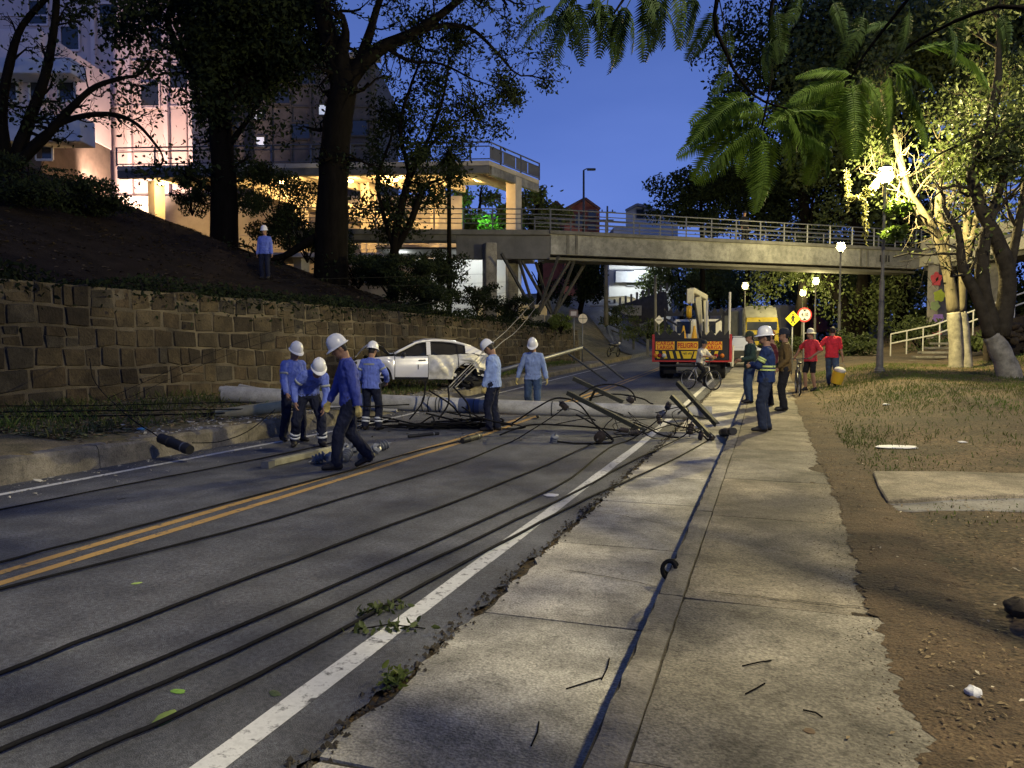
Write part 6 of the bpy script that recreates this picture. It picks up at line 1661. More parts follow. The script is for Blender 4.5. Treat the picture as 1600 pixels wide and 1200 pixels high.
        if p['bands']:
            for kn, an in p['ank']:
                d = (an - kn).normalized()
                for f in p['bands']:
                    c = kn.lerp(an, f); rr = .090 if f < .5 else .085; o = MB()
                    o.lathe([(rr - .02, -.020), (rr, -.018), (rr + .001, .018), (rr - .02, .020)], 18, Matrix.Translation(c) @ d.to_track_quat('Z', 'Y').to_matrix().to_4x4()); o.build('reflective_band', M_refl, t, smooth=True)
        if p['armband']:
            am = p['armband']
            for shd, el, wr in p['arms']:
                d = (el - shd).normalized(); D = d.to_track_quat('Z', 'Y').to_matrix().to_4x4()
                for f in ((.52, .66) if am is M_reflg else (.55,)):
                    o = MB(); o.lathe([(.06, -.020), (.0785, -.018), (.0775, .018), (.06, .020)], 18, Matrix.Translation(shd.lerp(el, f)) @ D); o.build('sleeve_band', am, t, smooth=True)
            spt, xr, fw = p['spt'], p['xr'], p['fw']; f = p['chestfat']
            rows = ((.10, .13), (.16, .19)) if am is M_reflg else ()
            for z0, z1 in rows:
                o = MB(); o.grid(lambda u, v: spt(z0 + (z1 - z0) * v) + xr * (math.cos(6.2832 * u) * .176 * f) + fw * (math.sin(6.2832 * u) * .136 * f), 28, 1); o.build('torso_band', am, t, smooth=True)
            if am is not M_reflg:   # strip across the shoulders
                o = MB(); o.grid(lambda u, v: spt(.375 + .035 * v) + xr * ((u - .5) * .24) - fw * (.140 - .10 * (u - .5) ** 2), 8, 1); o.build('back_strip', am, t, smooth=True)
    PEOPLE.clear()
def facing(dx, dz):
    """heading that looks towards (right, ahead) as seen in the photo: local +Y becomes that direction"""
    v = W(dx, dz); return math.atan2(v.y, v.x) - math.pi / 2
def road_at(px, zc): q = P(px, 600, zc); return Vector((q.x, q.y, surf(q.x, q.y)))
BD = (.62, .78); M_band = mat('dull_reflective_band', (.30, .32, .30), .5, var=.2, scale=12)
person('worker bending and pointing at the ground beside the fallen crossarm', road_at(481, 12.5), facing(.5, -1), 1.74, lean=78, side=-12, twist=-14, pz=.91, feet=((-.20, .14, 0), (.20, -.16, 0)), toes=(10, -20),
       hands=((.00, .14, -.50), (.16, -.02, -.44)), elbows=((.6, -1, .2), (1, -.8, .2)), head=(12, 10), shirt=M_shirt, bands=BD, curl=(.35, .6), voxel=.010, armband=M_band)
person('worker partly hidden behind the bending man by the kerb', road_at(456, 13.3), facing(.6, -.6), 1.72, lean=14, pz=.955, feet=((-.12, .12, 0), (.12, -.14, 0)), hands=((.10, .05, -.53), (.06, .16, -.50)), head=(22, 0), shirt=M_shirt, armband=M_band)
person('worker striding across the yellow line in front of the crossarm', road_at(547, 10.25), facing(-.92, -.35), 1.80, lean=10, pz=.945, feet=((-.09, .20, 0), (.09, -.26, .05)), toes=(0, 0),
       hands=((.05, -.10, -.54), (.05, .20, -.50)), elbows=((.2, -1, 0), (.2, -1, 0)), head=(28, 0), shirt=cloth('work_shirt_deep_blue', (.055, .075, .30)), glove=M_glove, voxel=.010)
person('worker with back turned, facing the crashed car', road_at(580, 15.0), facing(.25, 1), 1.70, lean=3, pz=.965, feet=((-.14, 0, 0), (.14, .03, 0)), hands=((.06, .16, -.44), (.08, .22, -.40)), elbows=((.6, -1, 0), (.8, -.8, 0)), head=(12, -8), shirt=M_shirt, bands=BD, armband=M_band)
person('worker in pale blue shirt standing over the fallen pole, looking down', road_at(771, 14.75), facing(-.8, .25), 1.76, lean=2, pz=.968, feet=((-.10, .05, 0), (.10, -.05, 0)), toes=(10, -12),
       hands=((.02, .12, -.53), (.04, .04, -.54)), head=(40, 0), shirt=M_shirt2, glove=M_glove)
person('worker in grey-blue shirt stepping over behind the fallen pole', road_at(833, 17.3), facing(-.15, -1), 1.78, lean=4, pz=.945, feet=((-.14, .28, 0), (.10, -.22, .04)), hands=((.15, .04, -.53), (.20, .02, -.52)), elbows=((1, -.5, 0), (1, -.5, 0)), head=(32, 0), shirt=M_shirt3, legs=M_jean, glove=M_glove)
hq = on(415, 455, 25.8)
person('worker standing on the dark slope above the stone wall', hq, facing(-.1, -1), 1.74, hands=((.10, .04, -.54), (.10, .04, -.54)), head=(8, 0), shirt=M_shirt, voxel=.015)
# onlookers on the pavement
person('onlooker in navy jacket and white hard hat with arms folded', road_at(1197, 13.1), facing(-1, .35), 1.74, pz=.968, lean=-1, feet=((-.13, .04, 0), (.13, -.03, 0)), hands=((-.20, .26, -.22), (-.20, .28, -.25)), elbows=((.8, .1, -1), (.8, .1, -1)),
       head=(4, 0), shirt=M_jacket, legs=M_djean, fat=1.14, voxel=.010, armband=M_reflg)
person('onlooker in brown jacket and dark cap', road_at(1226, 16.5), facing(-1, .2), 1.76, hands=((.0, .16, -.46), (.0, .16, -.46)), shirt=M_brown, legs=M_black_cl, hat='cap', fat=1.08)
person('onlooker in dark green jacket and cap nearest the kerb', road_at(1172, 18.3), facing(-1, -.1), 1.70, hands=((.02, .30, -.30), (.02, .24, -.34)), shirt=M_green, legs=M_jean, hat='cap', hatm=M_capg, fat=1.1)
person('onlooker hidden behind the folded-arms man, dark clothes', road_at(1205, 17.6), facing(-1, .1), 1.72, shirt=cloth('maroon_top', (.10, .02, .025)), legs=M_black_cl, hat='cap', hatm=cloth('rust_cap', (.30, .12, .05)), voxel=.014)
person('man in red jersey and black shorts beside a bicycle', road_at(1266, 21.6), facing(-1, -.45), 1.76, twist=0, hands=((.02, .10, -.38), (.34, .06, -.38)), elbows=((.8, -.6, 0), (1, -.3, 0)), feet=((-.14, -.04, 0), (.13, .04, 0)), shirt=M_redj, legs=M_shorts, shorts=True, sleeves=False, hat='brim', hatm=mat('straw_hat', (.45, .43, .38), .8, var=.15), voxel=.012)
person('man in red shirt and jeans walking off with a yellow bucket', on(1299, 605, 22.6), facing(.5, .9), 1.80, pz=.945, lean=5, feet=((-.10, .28, 0), (.10, -.24, .05)), hands=((.30, .02, -.42), (.12, .02, -.54)), shirt=M_redt, legs=M_jean, sleeves=False, hat=None, fat=1.08, voxel=.012)
person('figure in black standing on the footbridge', Vector((*bp(12.6, .75, 0).xy, ZD)), facing(.3, -1), 1.78, shirt=M_black_cl, legs=M_black_cl, hat='cap', voxel=.018)
# cyclist
def bicycle(label, loc, face, m, tilt=0):
    t = thing('bicycle', label, 'bicycle', loc, face, local=True); t.rotation_euler = (0, tilt, face)
    R = .33
    for y in (-.50, .52):
        o = MB(); o.lathe([(R - .03, -.018), (R - .005, -.016), (R, 0), (R - .005, .016), (R - .03, .018), (R - .03, -.018)], 28, Matrix.Translation((0, y, R)) @ Matrix.Rotation(math.pi / 2, 4, 'Y')); w = o.build('wheel', M_tyre, t, smooth=True)
        o = MB()
        for k in range(14):
            a = 2 * math.pi * k / 14; o.tube([(0, y, R), (0, y + math.cos(a) * (R - .02), R + math.sin(a) * (R - .02))], .0022, 3)
        o.lathe([(R - .045, -.012), (R - .03, 0), (R - .045, .012)], 28, Matrix.Translation((0, y, R)) @ Matrix.Rotation(math.pi / 2, 4, 'Y')); sub(w, 'rim', o, M_rim)
    o = MB(); bbk, st_, hd_, hb, ra, fa = (0, -.08, .30), (0, -.22, .72), (0, .34, .76), (0, .37, .62), (0, -.50, R), (0, .52, R)
    for a, c in ((bbk, st_), (st_, hd_), (bbk, hb), (bbk, ra), (st_, ra)): o.tube([a, c], .018, 8)
    o.build('frame', m, t)
    o = MB(); o.tube([hd_, hb, (0, .44, .50), fa], .019, 8); o.build('fork', m, t)
    o = MB(); o.tube([(-.29, .30, .98), (-.1, .36, .96), (.1, .36, .96), (.29, .30, .98)], .013, 6); o.tube([(0, .36, .96), hd_], .014, 6); o.build('handlebar', M_dsteel, t)
    o = MB(); o.ell((0, -.27, .86), .07, .13, .035, 12); o.tube([st_, (0, -.26, .84)], .014, 6); o.build('saddle', M_trim, t, smooth=True)
    o = MB(); o.lathe([(.085, -.006), (.09, 0), (.085, .006)], 16, Matrix.Translation((.03, -.08, .30)) @ Matrix.Rotation(math.pi / 2, 4, 'Y')); o.tube([(.05, -.08, .30), (.06, .06, .22)], .01, 5); o.tube([(-.05, -.08, .30), (-.06, -.22, .38)], .01, 5); o.build('crankset', M_dsteel, t)
    return t
cq = road_at(1094, 24.6)
bicycle('bicycle ridden across the road behind the crane truck', cq, facing(.55, -.75), mat('bike_pale', (.5, .48, .45), .4, var=.1))
person('cyclist in pale shirt riding in front of the crane truck', cq + Vector((0, 0, -.02)), facing(.55, -.75), 1.58, lean=20, pz=1.02, px=0, feet=((-.09, .12, .14), (.10, .02, .32)), hands=((-.02, .44, -.22), (-.02, .44, -.22)), head=(-8, 0), shirt=M_pale, legs=M_black_cl, sleeves=False, hat='cap', voxel=.014)
bicycle('bicycle standing next to the man in red jersey', road_at(1247, 20.6), facing(.28, 1), mat('bike_dark', (.05, .05, .055), .4, var=.1))
finish_people()
# bucket
bk = on(1306, 600, 22.2); bk.z += .10
t = thing('bucket', 'yellow bucket in a clear plastic bag carried by the walking man', 'bucket', bk, 0, local=True); t.rotation_euler = (.15, .25, 0)
o = MB(); o.lathe([(0, 0), (.15, 0), (.17, .1), (.18, .34), (.185, .36), (.17, .36), (.165, .1), (0, .06)], 20); o.build('pail', mat('bucket_yellow', (.62, .42, .03), .5, var=.12), t, smooth=.6)
o = MB(); o.ell((0, 0, .40), .17, .17, .10, 12); o.build('bag_contents', cloth('pale_rag', (.55, .55, .52), .3), t, smooth=True)
o = MB(); o.tube([(-.18, 0, .35), (-.10, 0, .55), (0, 0, .62), (.10, 0, .55), (.18, 0, .35)], .008, 6); o.build('handle', M_steel, t)

# ------------------------------------------------------------------ fallen poles, crossarms, cables
M_pole = mat('pole_concrete', (.46, .45, .41), .85, var=.35, scale=2.2, stain=.22, stscale=1.4, bump=.35, bscale=30, speck=.12, sscale=80)
M_polem = mat('pole_marking', (.10, .12, .19), .8, var=.2)
M_ypole = mat('yellowed_pole', (.50, .42, .22), .85, var=.35, scale=3, bump=.5, bscale=25)
M_ins = mat('porcelain_grey', (.16, .17, .19), .35, var=.2, scale=12); M_insb = mat('porcelain_dark', (.035, .028, .025), .35, var=.3, scale=12)
pa, pb = P(352, 616, 16.6), P(1112, 645, 14.6)
pole = thing('fallen_utility_pole', 'long grey concrete utility pole lying across the road', 'utility pole', (pa + pb) / 2)
pd = (pb - pa).normalized()
o = MB(); N = 60; o.tube([pa.lerp(pb, i / N) + Vector((0, 0, -.05 * math.sin(math.pi * i / N))) for i in range(N + 1)], [.19 - .06 * i / N for i in range(N + 1)], 24); o.build('shaft', M_pole, pole, smooth=.7)
for f in (.44, .452, .468, .475, .545, .70): 
    c = pa.lerp(pb, f) + Vector((0, 0, -.05 * math.sin(math.pi * f))); rr = .19 - .06 * f + .004
    o = MB(); o.tube([c - pd * .012, c + pd * .012], rr, 24, cap=False); o.build('steel_strap', M_dsteel, pole)
f = .535; c = pa.lerp(pb, f) + Vector((0, 0, -.05)); o = MB(); o.tube([c - pd * .22, c + pd * .22], .19 - .06 * f + .003, 24, cap=False); o.build('painted_number_band', M_polem, pole)
def pole_thing(name, lab, a, b, r0, r1, m, brk=False, cat='pole'):
    t = thing(name, lab, cat, (a + b) / 2); q = random.Random(int(r0 * 1000)); o = MB(); n = 12
    o.tube([a.lerp(b, i / n) for i in range(n + 1)], [r0 + (r1 - r0) * i / n for i in range(n + 1)], 16); o.build('shaft', m, t, smooth=.7)
    if brk:
        o = MB(); d = (a - b).normalized()
        for k in range(9):
            an = 6.28 * k / 9; s = d.orthogonal().normalized(); s2 = d.cross(s); e = s * math.cos(an) * r0 * .7 + s2 * math.sin(an) * r0 * .7
            o.tube([a + e, a + e + d * q.uniform(.1, .3) + Vector((0, 0, -.05))], .008, 5)
        o.build('rebar', M_dsteel, t)
    return t
pole_thing('broken_pole', 'broken yellowish pole stub on the verge left of the workers', P(338, 648, 14.2), P(450, 634, 14.4), .10, .12, M_ypole, True)
pole_thing('fallen_pipe', 'grey steel pipe under the big pole, upper one', P(345, 608, 16.9), P(440, 618, 16.4), .07, .07, M_pole)
pole_thing('fallen_pipe', 'grey steel pipe under the big pole, lower one', P(375, 604, 17.2), P(470, 622, 16.2), .06, .06, M_pole)
pole_thing('fallen_pipe', 'pale thin pipe below the big pole by the kerb', P(500, 636, 15.6), P(620, 642, 15.2), .04, .04, M_pole)
# bent lamp mast lying behind the pole
mt = thing('fallen_lamp_mast', 'thin pale lamp mast propped over the kerb with two dark arms', 'lamp post', P(860, 570, 24))
o = MB(); o.tube([P(770, 582, 22.0), P(840, 563, 23.0), P(910, 543, 24.0)], [.07, .06, .05], 10); o.build('mast', M_steel, mt, smooth=True)
for x0, y0, x1, y1 in ((884, 550, 948, 595), (912, 543, 974, 592)):
    o = MB(); o.tube([P(x0, y0, 23.8), P(x1, y1, 21.5)], .03, 8); o.build('arm', M_dsteel, mt)
# crossarms
def lbeam(t, a, b, w=.10):
    """steel angle profile"""
    o = MB(); o.beam(a, b, w, .012); d = (b - a).normalized(); x = d.cross(Vector((0, 0, 1))).normalized(); z = x.cross(d)
    o.beam(a + x * (w / 2) - z * w / 2, b + x * (w / 2) - z * w / 2, .012, w); return o.build('angle_iron', M_brownsteel, t)
def crossarm(lab, p, q, dz, off):
    t = thing('crossarm', lab, 'crossarm', (p + q) / 2, group='crossarms on the fallen pole'); d = (q - p).normalized()
    lbeam(t, p, q, .075)
    o = MB(); m_ = p.lerp(q, .45); o.beam(m_, m_ + off, .05, .02); o.build('brace', M_brownsteel, t)
    for f in (.06, .92):
        c = p.lerp(q, f); o = MB(); o.tube([c, c + Vector((0, 0, dz))], .012, 6); o.build('pin', M_dsteel, t)
    return t
crossarm('left front crossarm slanting over the fallen pole', P(888, 611, 14.2), P(1010, 672, 13.4), -.12, Vector((.3, .4, -.15)))
crossarm('left rear crossarm slanting over the fallen pole', P(897, 589, 15.4), P(975, 626, 15.0), -.1, Vector((-.2, .3, -.3)))
crossarm('right front crossarm at the tip of the fallen pole', P(1051, 617, 14.2), P(1122, 690, 13.5), -.1, Vector((.3, .3, -.1)))
crossarm('right rear crossarm standing up at the pole tip', P(1060, 596, 15.2), P(1122, 662, 14.0), -.1, Vector((-.3, -.2, -.25)))
ca = thing('loose_crossarm', 'pale wooden crossarm lying on the road by the striding worker', 'crossarm', G(470, 715))
o = MB(); o.beam(G(415, 726, .05), G(540, 697, .05), .10, .09); o.build('timber', mat('pale_timber', (.36, .34, .22), .85, var=.3, scale=5, stretch=(1, 1, 1), bump=.4), ca, bevel=.01)
o = MB(); o.beam(G(414, 727, .05), G(424, 724, .05), .104, .095); o.build('end_cap', M_steel, ca)
# insulators: porcelain sheds
def insulator(lab, p, d, r=.07, n=4, L=.16, m=None, grp='dark insulators around the fallen pole', name='insulator'):
    M = Matrix.Translation(p) @ Vector(d).to_track_quat('Z', 'Y').to_matrix().to_4x4(); t = thing(name, lab, 'insulator', p, group=grp)
    prof = [(.0, -L * .62), (.015, -L * .6), (.018, -L * .5)]
    for k in range(n):
        z = -L * .5 + L * k / n; prof += [(r * .55, z), (r, z + L / n * .35), (r * .96, z + L / n * .55), (r * .55, z + L / n * .75)]
    prof += [(.02, L * .5), (.018, L * .7), (0, L * .72)]
    o = MB(); o.lathe(prof, 16, M); o.build('sheds', m or M_insb, t, smooth=.6)
    o = MB(); o.tube([M @ Vector((0, 0, -L * .8)), M @ Vector((0, 0, L * .85))], .012, 6); o.build('bolt', M_steel, t)
rr = random.Random(6)
for k, (x, y) in enumerate(((499, 716), (521, 716), (541, 712), (569, 710), (585, 703), (553, 700), (537, 702), (598, 697))):
    insulator('grey ribbed insulator by the loose crossarm, %s from the left in the front row' % ('first', 'second', 'third', 'fourth', 'fifth')[k] if k < 5 else ('grey insulator behind the striding worker, right of the timber end', 'grey insulator tight against the end of the pale timber', 'rightmost grey insulator of the pile on the yellow line')[k - 5], G(x, y, .075), (rr.uniform(-1, 1), rr.uniform(-1, 1), rr.uniform(.0, .6)), .078, 4, .20, M_ins, 'grey insulators beside the loose crossarm')
for x, y, z, lab, r_, L in ((881, 634, 14.0, 'dark insulator hanging from the left crossarm tip', .06, .2), (937, 683, 12.6, 'dark round insulator on the road under the left crossarm', .09, .16), (866, 690, 13.0, 'grey ribbed spool insulator on the road, left of the crossarms', .07, .18),
                            (1044, 634, 13.9, 'dark strain insulator at the right crossarm', .055, .2), (1030, 655, 13.6, 'dark strain insulator just below the right crossarm', .05, .2), (1079, 670, 13.4, 'dark insulator hanging below the pole tip', .06, .2),
                            (985, 625, 14.8, 'dark insulator behind the pole between the crossarms', .06, .14), (992, 676, 13.3, 'dark clamp insulator at the lower left crossarm end', .05, .22), (1095, 680, 13.2, 'dark insulator string at the pole tip', .045, .24), (1112, 690, 13.2, 'dark clamp at the foot of the right crossarm', .05, .16), (975, 672, 13.2, 'dark cable joint beside the lower left crossarm', .045, .2)):
    p = P(x, y, z); p.z = max(p.z, .07)
    insulator(lab, p, (rr.uniform(-1, 1), rr.uniform(-1, 1), rr.uniform(-.5, .8)), r_, 4, L, M_ins if 'grey' in lab else M_insb)
# heavy cable joint on the left kerb and other black fittings
def barrel(lab, a, b, r, name='cable_joint'):
    t = thing(name, lab, 'cable fitting', (a + b) / 2); o = MB(); n = 10; d = (b - a)
    o.tube([a + d * k for k in (0, .04, .3, .32, .36, .38, .8, .82, .9, .92, 1)], [r * .7, r, r, r * 1.15, r * 1.15, r, r, r * 1.05, r * 1.05, r, r * .9], 16); o.build('sleeve', M_black, t, smooth=.6)
    o = MB(); o.tube([a + d * .80, a + d * .84], r * 1.08, 16, cap=False); o.build('clamp_ring', M_steel, t)
barrel('thick black cable joint hanging over the left kerb', P(250, 684, 11.0), P(297, 703, 10.6), .075)
barrel('black cable joint on the yellow lines beside the standing worker', G(722, 689, .05), G(750, 681, .05), .055)
barrel('black fitting on the gutter below the pole tip', G(1128, 676, .06), G(1146, 674, .06), .07)
barrel('dark stick-like fitting on the asphalt left of the yellow lines', G(638, 682, .03), G(685, 677, .03), .035)
# black coil of cable over the kerb
t = thing('cable_coil', 'small black coil of cable hooked over the kerb', 'cable', G(1035, 925))
for k in range(3):
    o = MB(); c = Vector((-.60, 5.02 + .05 * k, .165)); o.tube([c + Vector((.045 * math.cos(a), .03 * math.sin(a + k) - .02 * k, .05 * math.sin(a))) for a in [2 * math.pi * j / 16 for j in range(17)]], .014, 6); o.build('loop', M_cable, t, smooth=True)
# cables: helper draws a smooth path through points
def cat_path(pts, n=8):
    out = []; N = len(pts)
    for i in range(N - 1):
        p0 = pts[max(i - 1, 0)]; p1 = pts[i]; p2 = pts[i + 1]; p3 = pts[min(i + 2, N - 1)]
        for k in range(n):
            t = k / n; out.append(.5 * ((2 * p1) + (p2 - p0) * t + (2 * p0 - 5 * p1 + 4 * p2 - p3) * t * t + (-p0 + 3 * p1 - 3 * p2 + p3) * t ** 3))
    return out + [pts[-1]]
def cable(lab, pts, r=.013, m=None, n=8, grp=None, sides=6):
    pp = cat_path(pts, n); ph_ = len(lab) * 3.7
    pp = [p + Vector((.018 * noise.noise(Vector((i * .31, ph_, 0))), .018 * noise.noise(Vector((i * .31, ph_, 9))), .006 * abs(noise.noise(Vector((i * .5, ph_, 4)))))) for i, p in enumerate(pp)]
    pp = [Vector((p.x, p.y, max(p.z, surf(p.x, p.y) + r + .004))) if p.x > wallx(p.y) else p for p in pp]
    o = MB(); o.tube(pp, [r * (1 + .18 * noise.noise(Vector((i * .9, ph_, 2)))) for i in range(len(pp))], sides); c = o.build('cable', m or M_cable, smooth=True, fix=False); tag(c, lab, 'cable', grp); return c
R1 = lambda x, y, h=.022: G(x, y, h)
cable('thin black cable along the left white line', [R1(-160, 830), R1(0, 797), R1(200, 757), R1(430, 712), R1(520, 692)], .010)
cable('black cable lying left of the yellow lines up to the standing worker', [R1(-160, 922), R1(0, 880), R1(270, 808), R1(532, 739), R1(640, 708), R1(724, 688)], .0105)
cable('black cable lying just right of the yellow lines', [R1(-160, 962), R1(0, 921), R1(355, 831), R1(560, 772), R1(720, 722), R1(800, 690), P(868, 648, 13.8), P(880, 636, 14.0)], .0105)
cable('black cable crossing the right lane, uppermost of four', [R1(-160, 1114), R1(0, 1054), R1(350, 918), R1(720, 780), R1(850, 728), P(935, 690, 12.8), P(990, 678, 13.2)], .0115)
cable('black cable crossing the right lane, second of four', [R1(-160, 1204), R1(0, 1135), R1(360, 985), R1(720, 829), R1(880, 755), P(960, 705, 12.6), P(1030, 655, 13.6), P(1044, 636, 13.9)], .0115)
cable('black cable crossing the right lane, third of four', [R1(-160, 1246), R1(0, 1174), R1(360, 1022), R1(720, 853), R1(900, 768), R1(985, 722), P(1060, 686, 13.0), P(1079, 672, 13.4)], .0115)
cable('black cable crossing the white edge line, nearest of four', [R1(-80, 1276), R1(90, 1201), R1(400, 1058), R1(720, 882), R1(900, 788), R1(1010, 738), P(1108, 694, 13.2)], .0115)
A_ = 14.0
loops = (('arched black cable loop over the fallen pole', [P(800, 662, 14.0), P(840, 636, 14.0), P(872, 622, 13.9), P(905, 632, 13.8), P(935, 670, 13.4), P(958, 690, 13.2)]),
         ('large black cable loop rising behind the left crossarms', [P(905, 618, 14.9), P(930, 604, 15.0), P(958, 601, 15.0), P(985, 610, 15.0), P(993, 626, 15.0)]),
         ('second black cable loop behind the left crossarms', [P(920, 622, 15.2), P(960, 616, 15.2), P(1000, 622, 15.1), P(1020, 632, 15.0)]),
         ('black cable loop sagging under the left crossarm', [P(870, 690, 13.0), P(900, 698, 12.8), P(945, 698, 12.8), P(958, 686, 13.0), P(930, 664, 13.3), P(900, 648, 13.6)]),
         ('cable strand between the two crossarm pairs', [P(990, 660, 13.8), P(1010, 668, 13.8), P(1035, 680, 13.4), P(1060, 684, 13.2)]),
         ('cable strand hanging from the tip crossarm', [P(1035, 658, 13.7), P(1060, 666, 13.6), P(1085, 672, 13.5), P(1108, 690, 13.2)]),
         ('cable lying from the standing worker to the crossarm', [P(780, 680, 13.6), P(830, 664, 13.8), P(900, 666, 13.6), P(980, 674, 13.4)]),
         ('cable tail under the standing worker', [P(722, 636, 15.0), P(745, 650, 14.6), P(762, 656, 14.5), P(800, 665, 14.2)]))
for lab, pts in loops: cable(lab, [Vector((p.x, p.y, max(p.z, .02))) for p in pts], .016)
q = random.Random(44); tw_ = thing('wire_tangle', 'thin bent wires tangled among the crossarms at the pole tip', 'wire', P(1030, 680, 13.4))
for k in range(7):
    cx_, cy_ = q.choice(((900, 640), (960, 655), (1000, 665), (1060, 655), (1090, 670), (1040, 680))); pts = []
    for j in range(5):
        p = P(cx_ + q.uniform(-42, 42), cy_ + q.uniform(-22, 26), q.uniform(13.2, 14.4)); p.z = max(p.z, .02); pts.append(p)
    o = MB(); o.tube(cat_path(pts, 5), q.uniform(.005, .011), 5, cap=False); o.build('strand', M_cable, tw_, smooth=True, fix=False)
# tangle under the pole behind the workers
tg_ = thing('cable_tangle', 'tangled black cables heaped under the pole before the car', 'cable', G(690, 650))
q = random.Random(14)
for k in range(10):
    x = q.uniform(610, 765); pts = []
    for j in range(6):
        p = P(x + q.uniform(-75, 75), q.uniform(636, 666), q.uniform(14.6, 15.6)); p.z = max(.03, p.z * q.uniform(.2, 1)); pts.append(p)
    o = MB(); o.tube(cat_path(pts, 5), q.uniform(.010, .02), 5, cap=False); o.build('strand', M_cable, tg_, smooth=True, fix=False)
for k, (x0, y0, x1, y1) in enumerate(((670, 612, 720, 650), (665, 600, 640, 655), (700, 606, 685, 655), (708, 606, 735, 652))):
    o = MB(); o.tube(cat_path([P(x0, y0 - 2, 15.2), P((x0 + x1) / 2 + 8, (y0 + y1) / 2, 15.0), P(x1, y1, 14.7)], 6), .018, 6); o.build('strand', M_cable, tg_, smooth=True, fix=False)
# lines strung over the verge and the wall
W_ = 'wires hanging along the stone wall'
cable('taut dark cable over the verge, lowest of three', [P(-120, 652, 12.0), P(150, 650, 13), P(330, 646, 14), P(430, 642, 14.6), P(640, 632, 15)], .014)
cable('taut dark cable over the verge, middle of three', [P(-120, 645, 12.0), P(150, 642, 13), P(330, 640, 14), P(500, 636, 14.6)], .012)
cable('taut dark cable over the verge, upper of three', [P(-120, 634, 12.6), P(120, 634, 13.2), P(300, 630, 14), P(400, 628, 14.6)], .008)
cable('thin grey wire above the wall top across the hill', [P(-100, 442, 15), P(200, 445, 17), P(420, 438, 19), P(640, 432, 24), P(760, 428, 34)], .006, M_cable)
cable('thin grey wire just below the first across the hill', [P(-100, 452, 15), P(200, 452, 17), P(420, 446, 19), P(640, 446, 24), P(800, 440, 38)], .005, M_cable)
cable('slanting wire from the wall foot to the bridge landing', [P(170, 622, 14), P(420, 520, 16), P(640, 478, 22), P(830, 452, 38)], .005, M_cable)
cable('second slanting wire from the wall foot to the bridge landing', [P(160, 640, 14), P(430, 530, 17), P(660, 490, 24), P(840, 470, 40)], .005, M_cable)
cable('grey cable rising from the pole to the bridge struts, left', [P(700, 606, 15.3), P(765, 540, 21), P(800, 508, 28), P(838, 466, 40)], .012, M_gcable)
cable('grey cable rising from the pole to the bridge struts, right', [P(708, 608, 15.3), P(778, 540, 21), P(812, 512, 28), P(845, 470, 40)], .012, M_gcable)
cable('thin guy wire from the car roof to the pole', [P(700, 612, 15.2), P(735, 575, 18), P(770, 545, 23)], .008, M_gcable)
cable('wire dropping from the wall to the cable joint', [P(140, 560, 15.5), P(150, 600, 14.0), P(200, 650, 12.2), P(250, 684, 11.0)], .008)
cable('wire from the verge over the kerb edge', [P(300, 692, 10.7), P(345, 690, 11.4), P(390, 672, 12.6), P(430, 640, 14)], .008)

# ------------------------------------------------------------------ small things on the ground
r = random.Random(31)
# rubble on the left walk and pale concrete fragments
def chips(n, gen, s0, s1, seed):
    q = random.Random(seed); o = MB()
    for i in range(n):
        c = gen(q); s = q.uniform(s0, s1) * (1 if q.random() < .93 else 2.2)
        vs = [c + Vector((q.uniform(-1, 1) * s, q.uniform(-1, 1) * s, q.uniform(-.1, .9) * s * .8)) for _ in range(5)]
        o.add(vs, [(0, 1, 2), (0, 2, 3), (0, 3, 1), (1, 2, 4), (2, 3, 4), (3, 1, 4)])
    return o
def g_walk(q):
    Y = 9 + 13 * q.random(); X = -8.7 - abs(q.gauss(0, .45)); return Vector((X, Y, surf(X, Y) + .02))
def g_road(q):
    Y = 3 + 15 * q.random(); X = -8.55 + abs(q.gauss(0, .5)); return Vector((X, Y, surf(X, Y) + .005))
tag(chips(900, g_walk, .012, .045, 1).build('rubble', mat('pale_rubble', (.42, .40, .34), .95, var=.3, scale=8), fix=False), 'pale broken concrete crumbs spread over the left walk', 'rubble', kind='stuff')
tag(chips(420, g_road, .008, .028, 2).build('grit', MATS['pale_rubble'], fix=False), 'grit and small stones in the left road gutter', 'rubble', kind='stuff')
def g_pole(q):
    p = P(q.uniform(600, 1000), q.uniform(650, 700), 1); X, Y = None, None
    v = G(q.uniform(560, 900), q.uniform(646, 690)); return Vector((v.x, v.y, surf(v.x, v.y) + .005))
tag(chips(160, g_pole, .01, .04, 3).build('pole_debris', mat('dark_debris', (.12, .11, .09), .95, var=.5, scale=9), fix=False), 'scattered dark and pale debris on the asphalt round the pole', 'debris', kind='stuff')
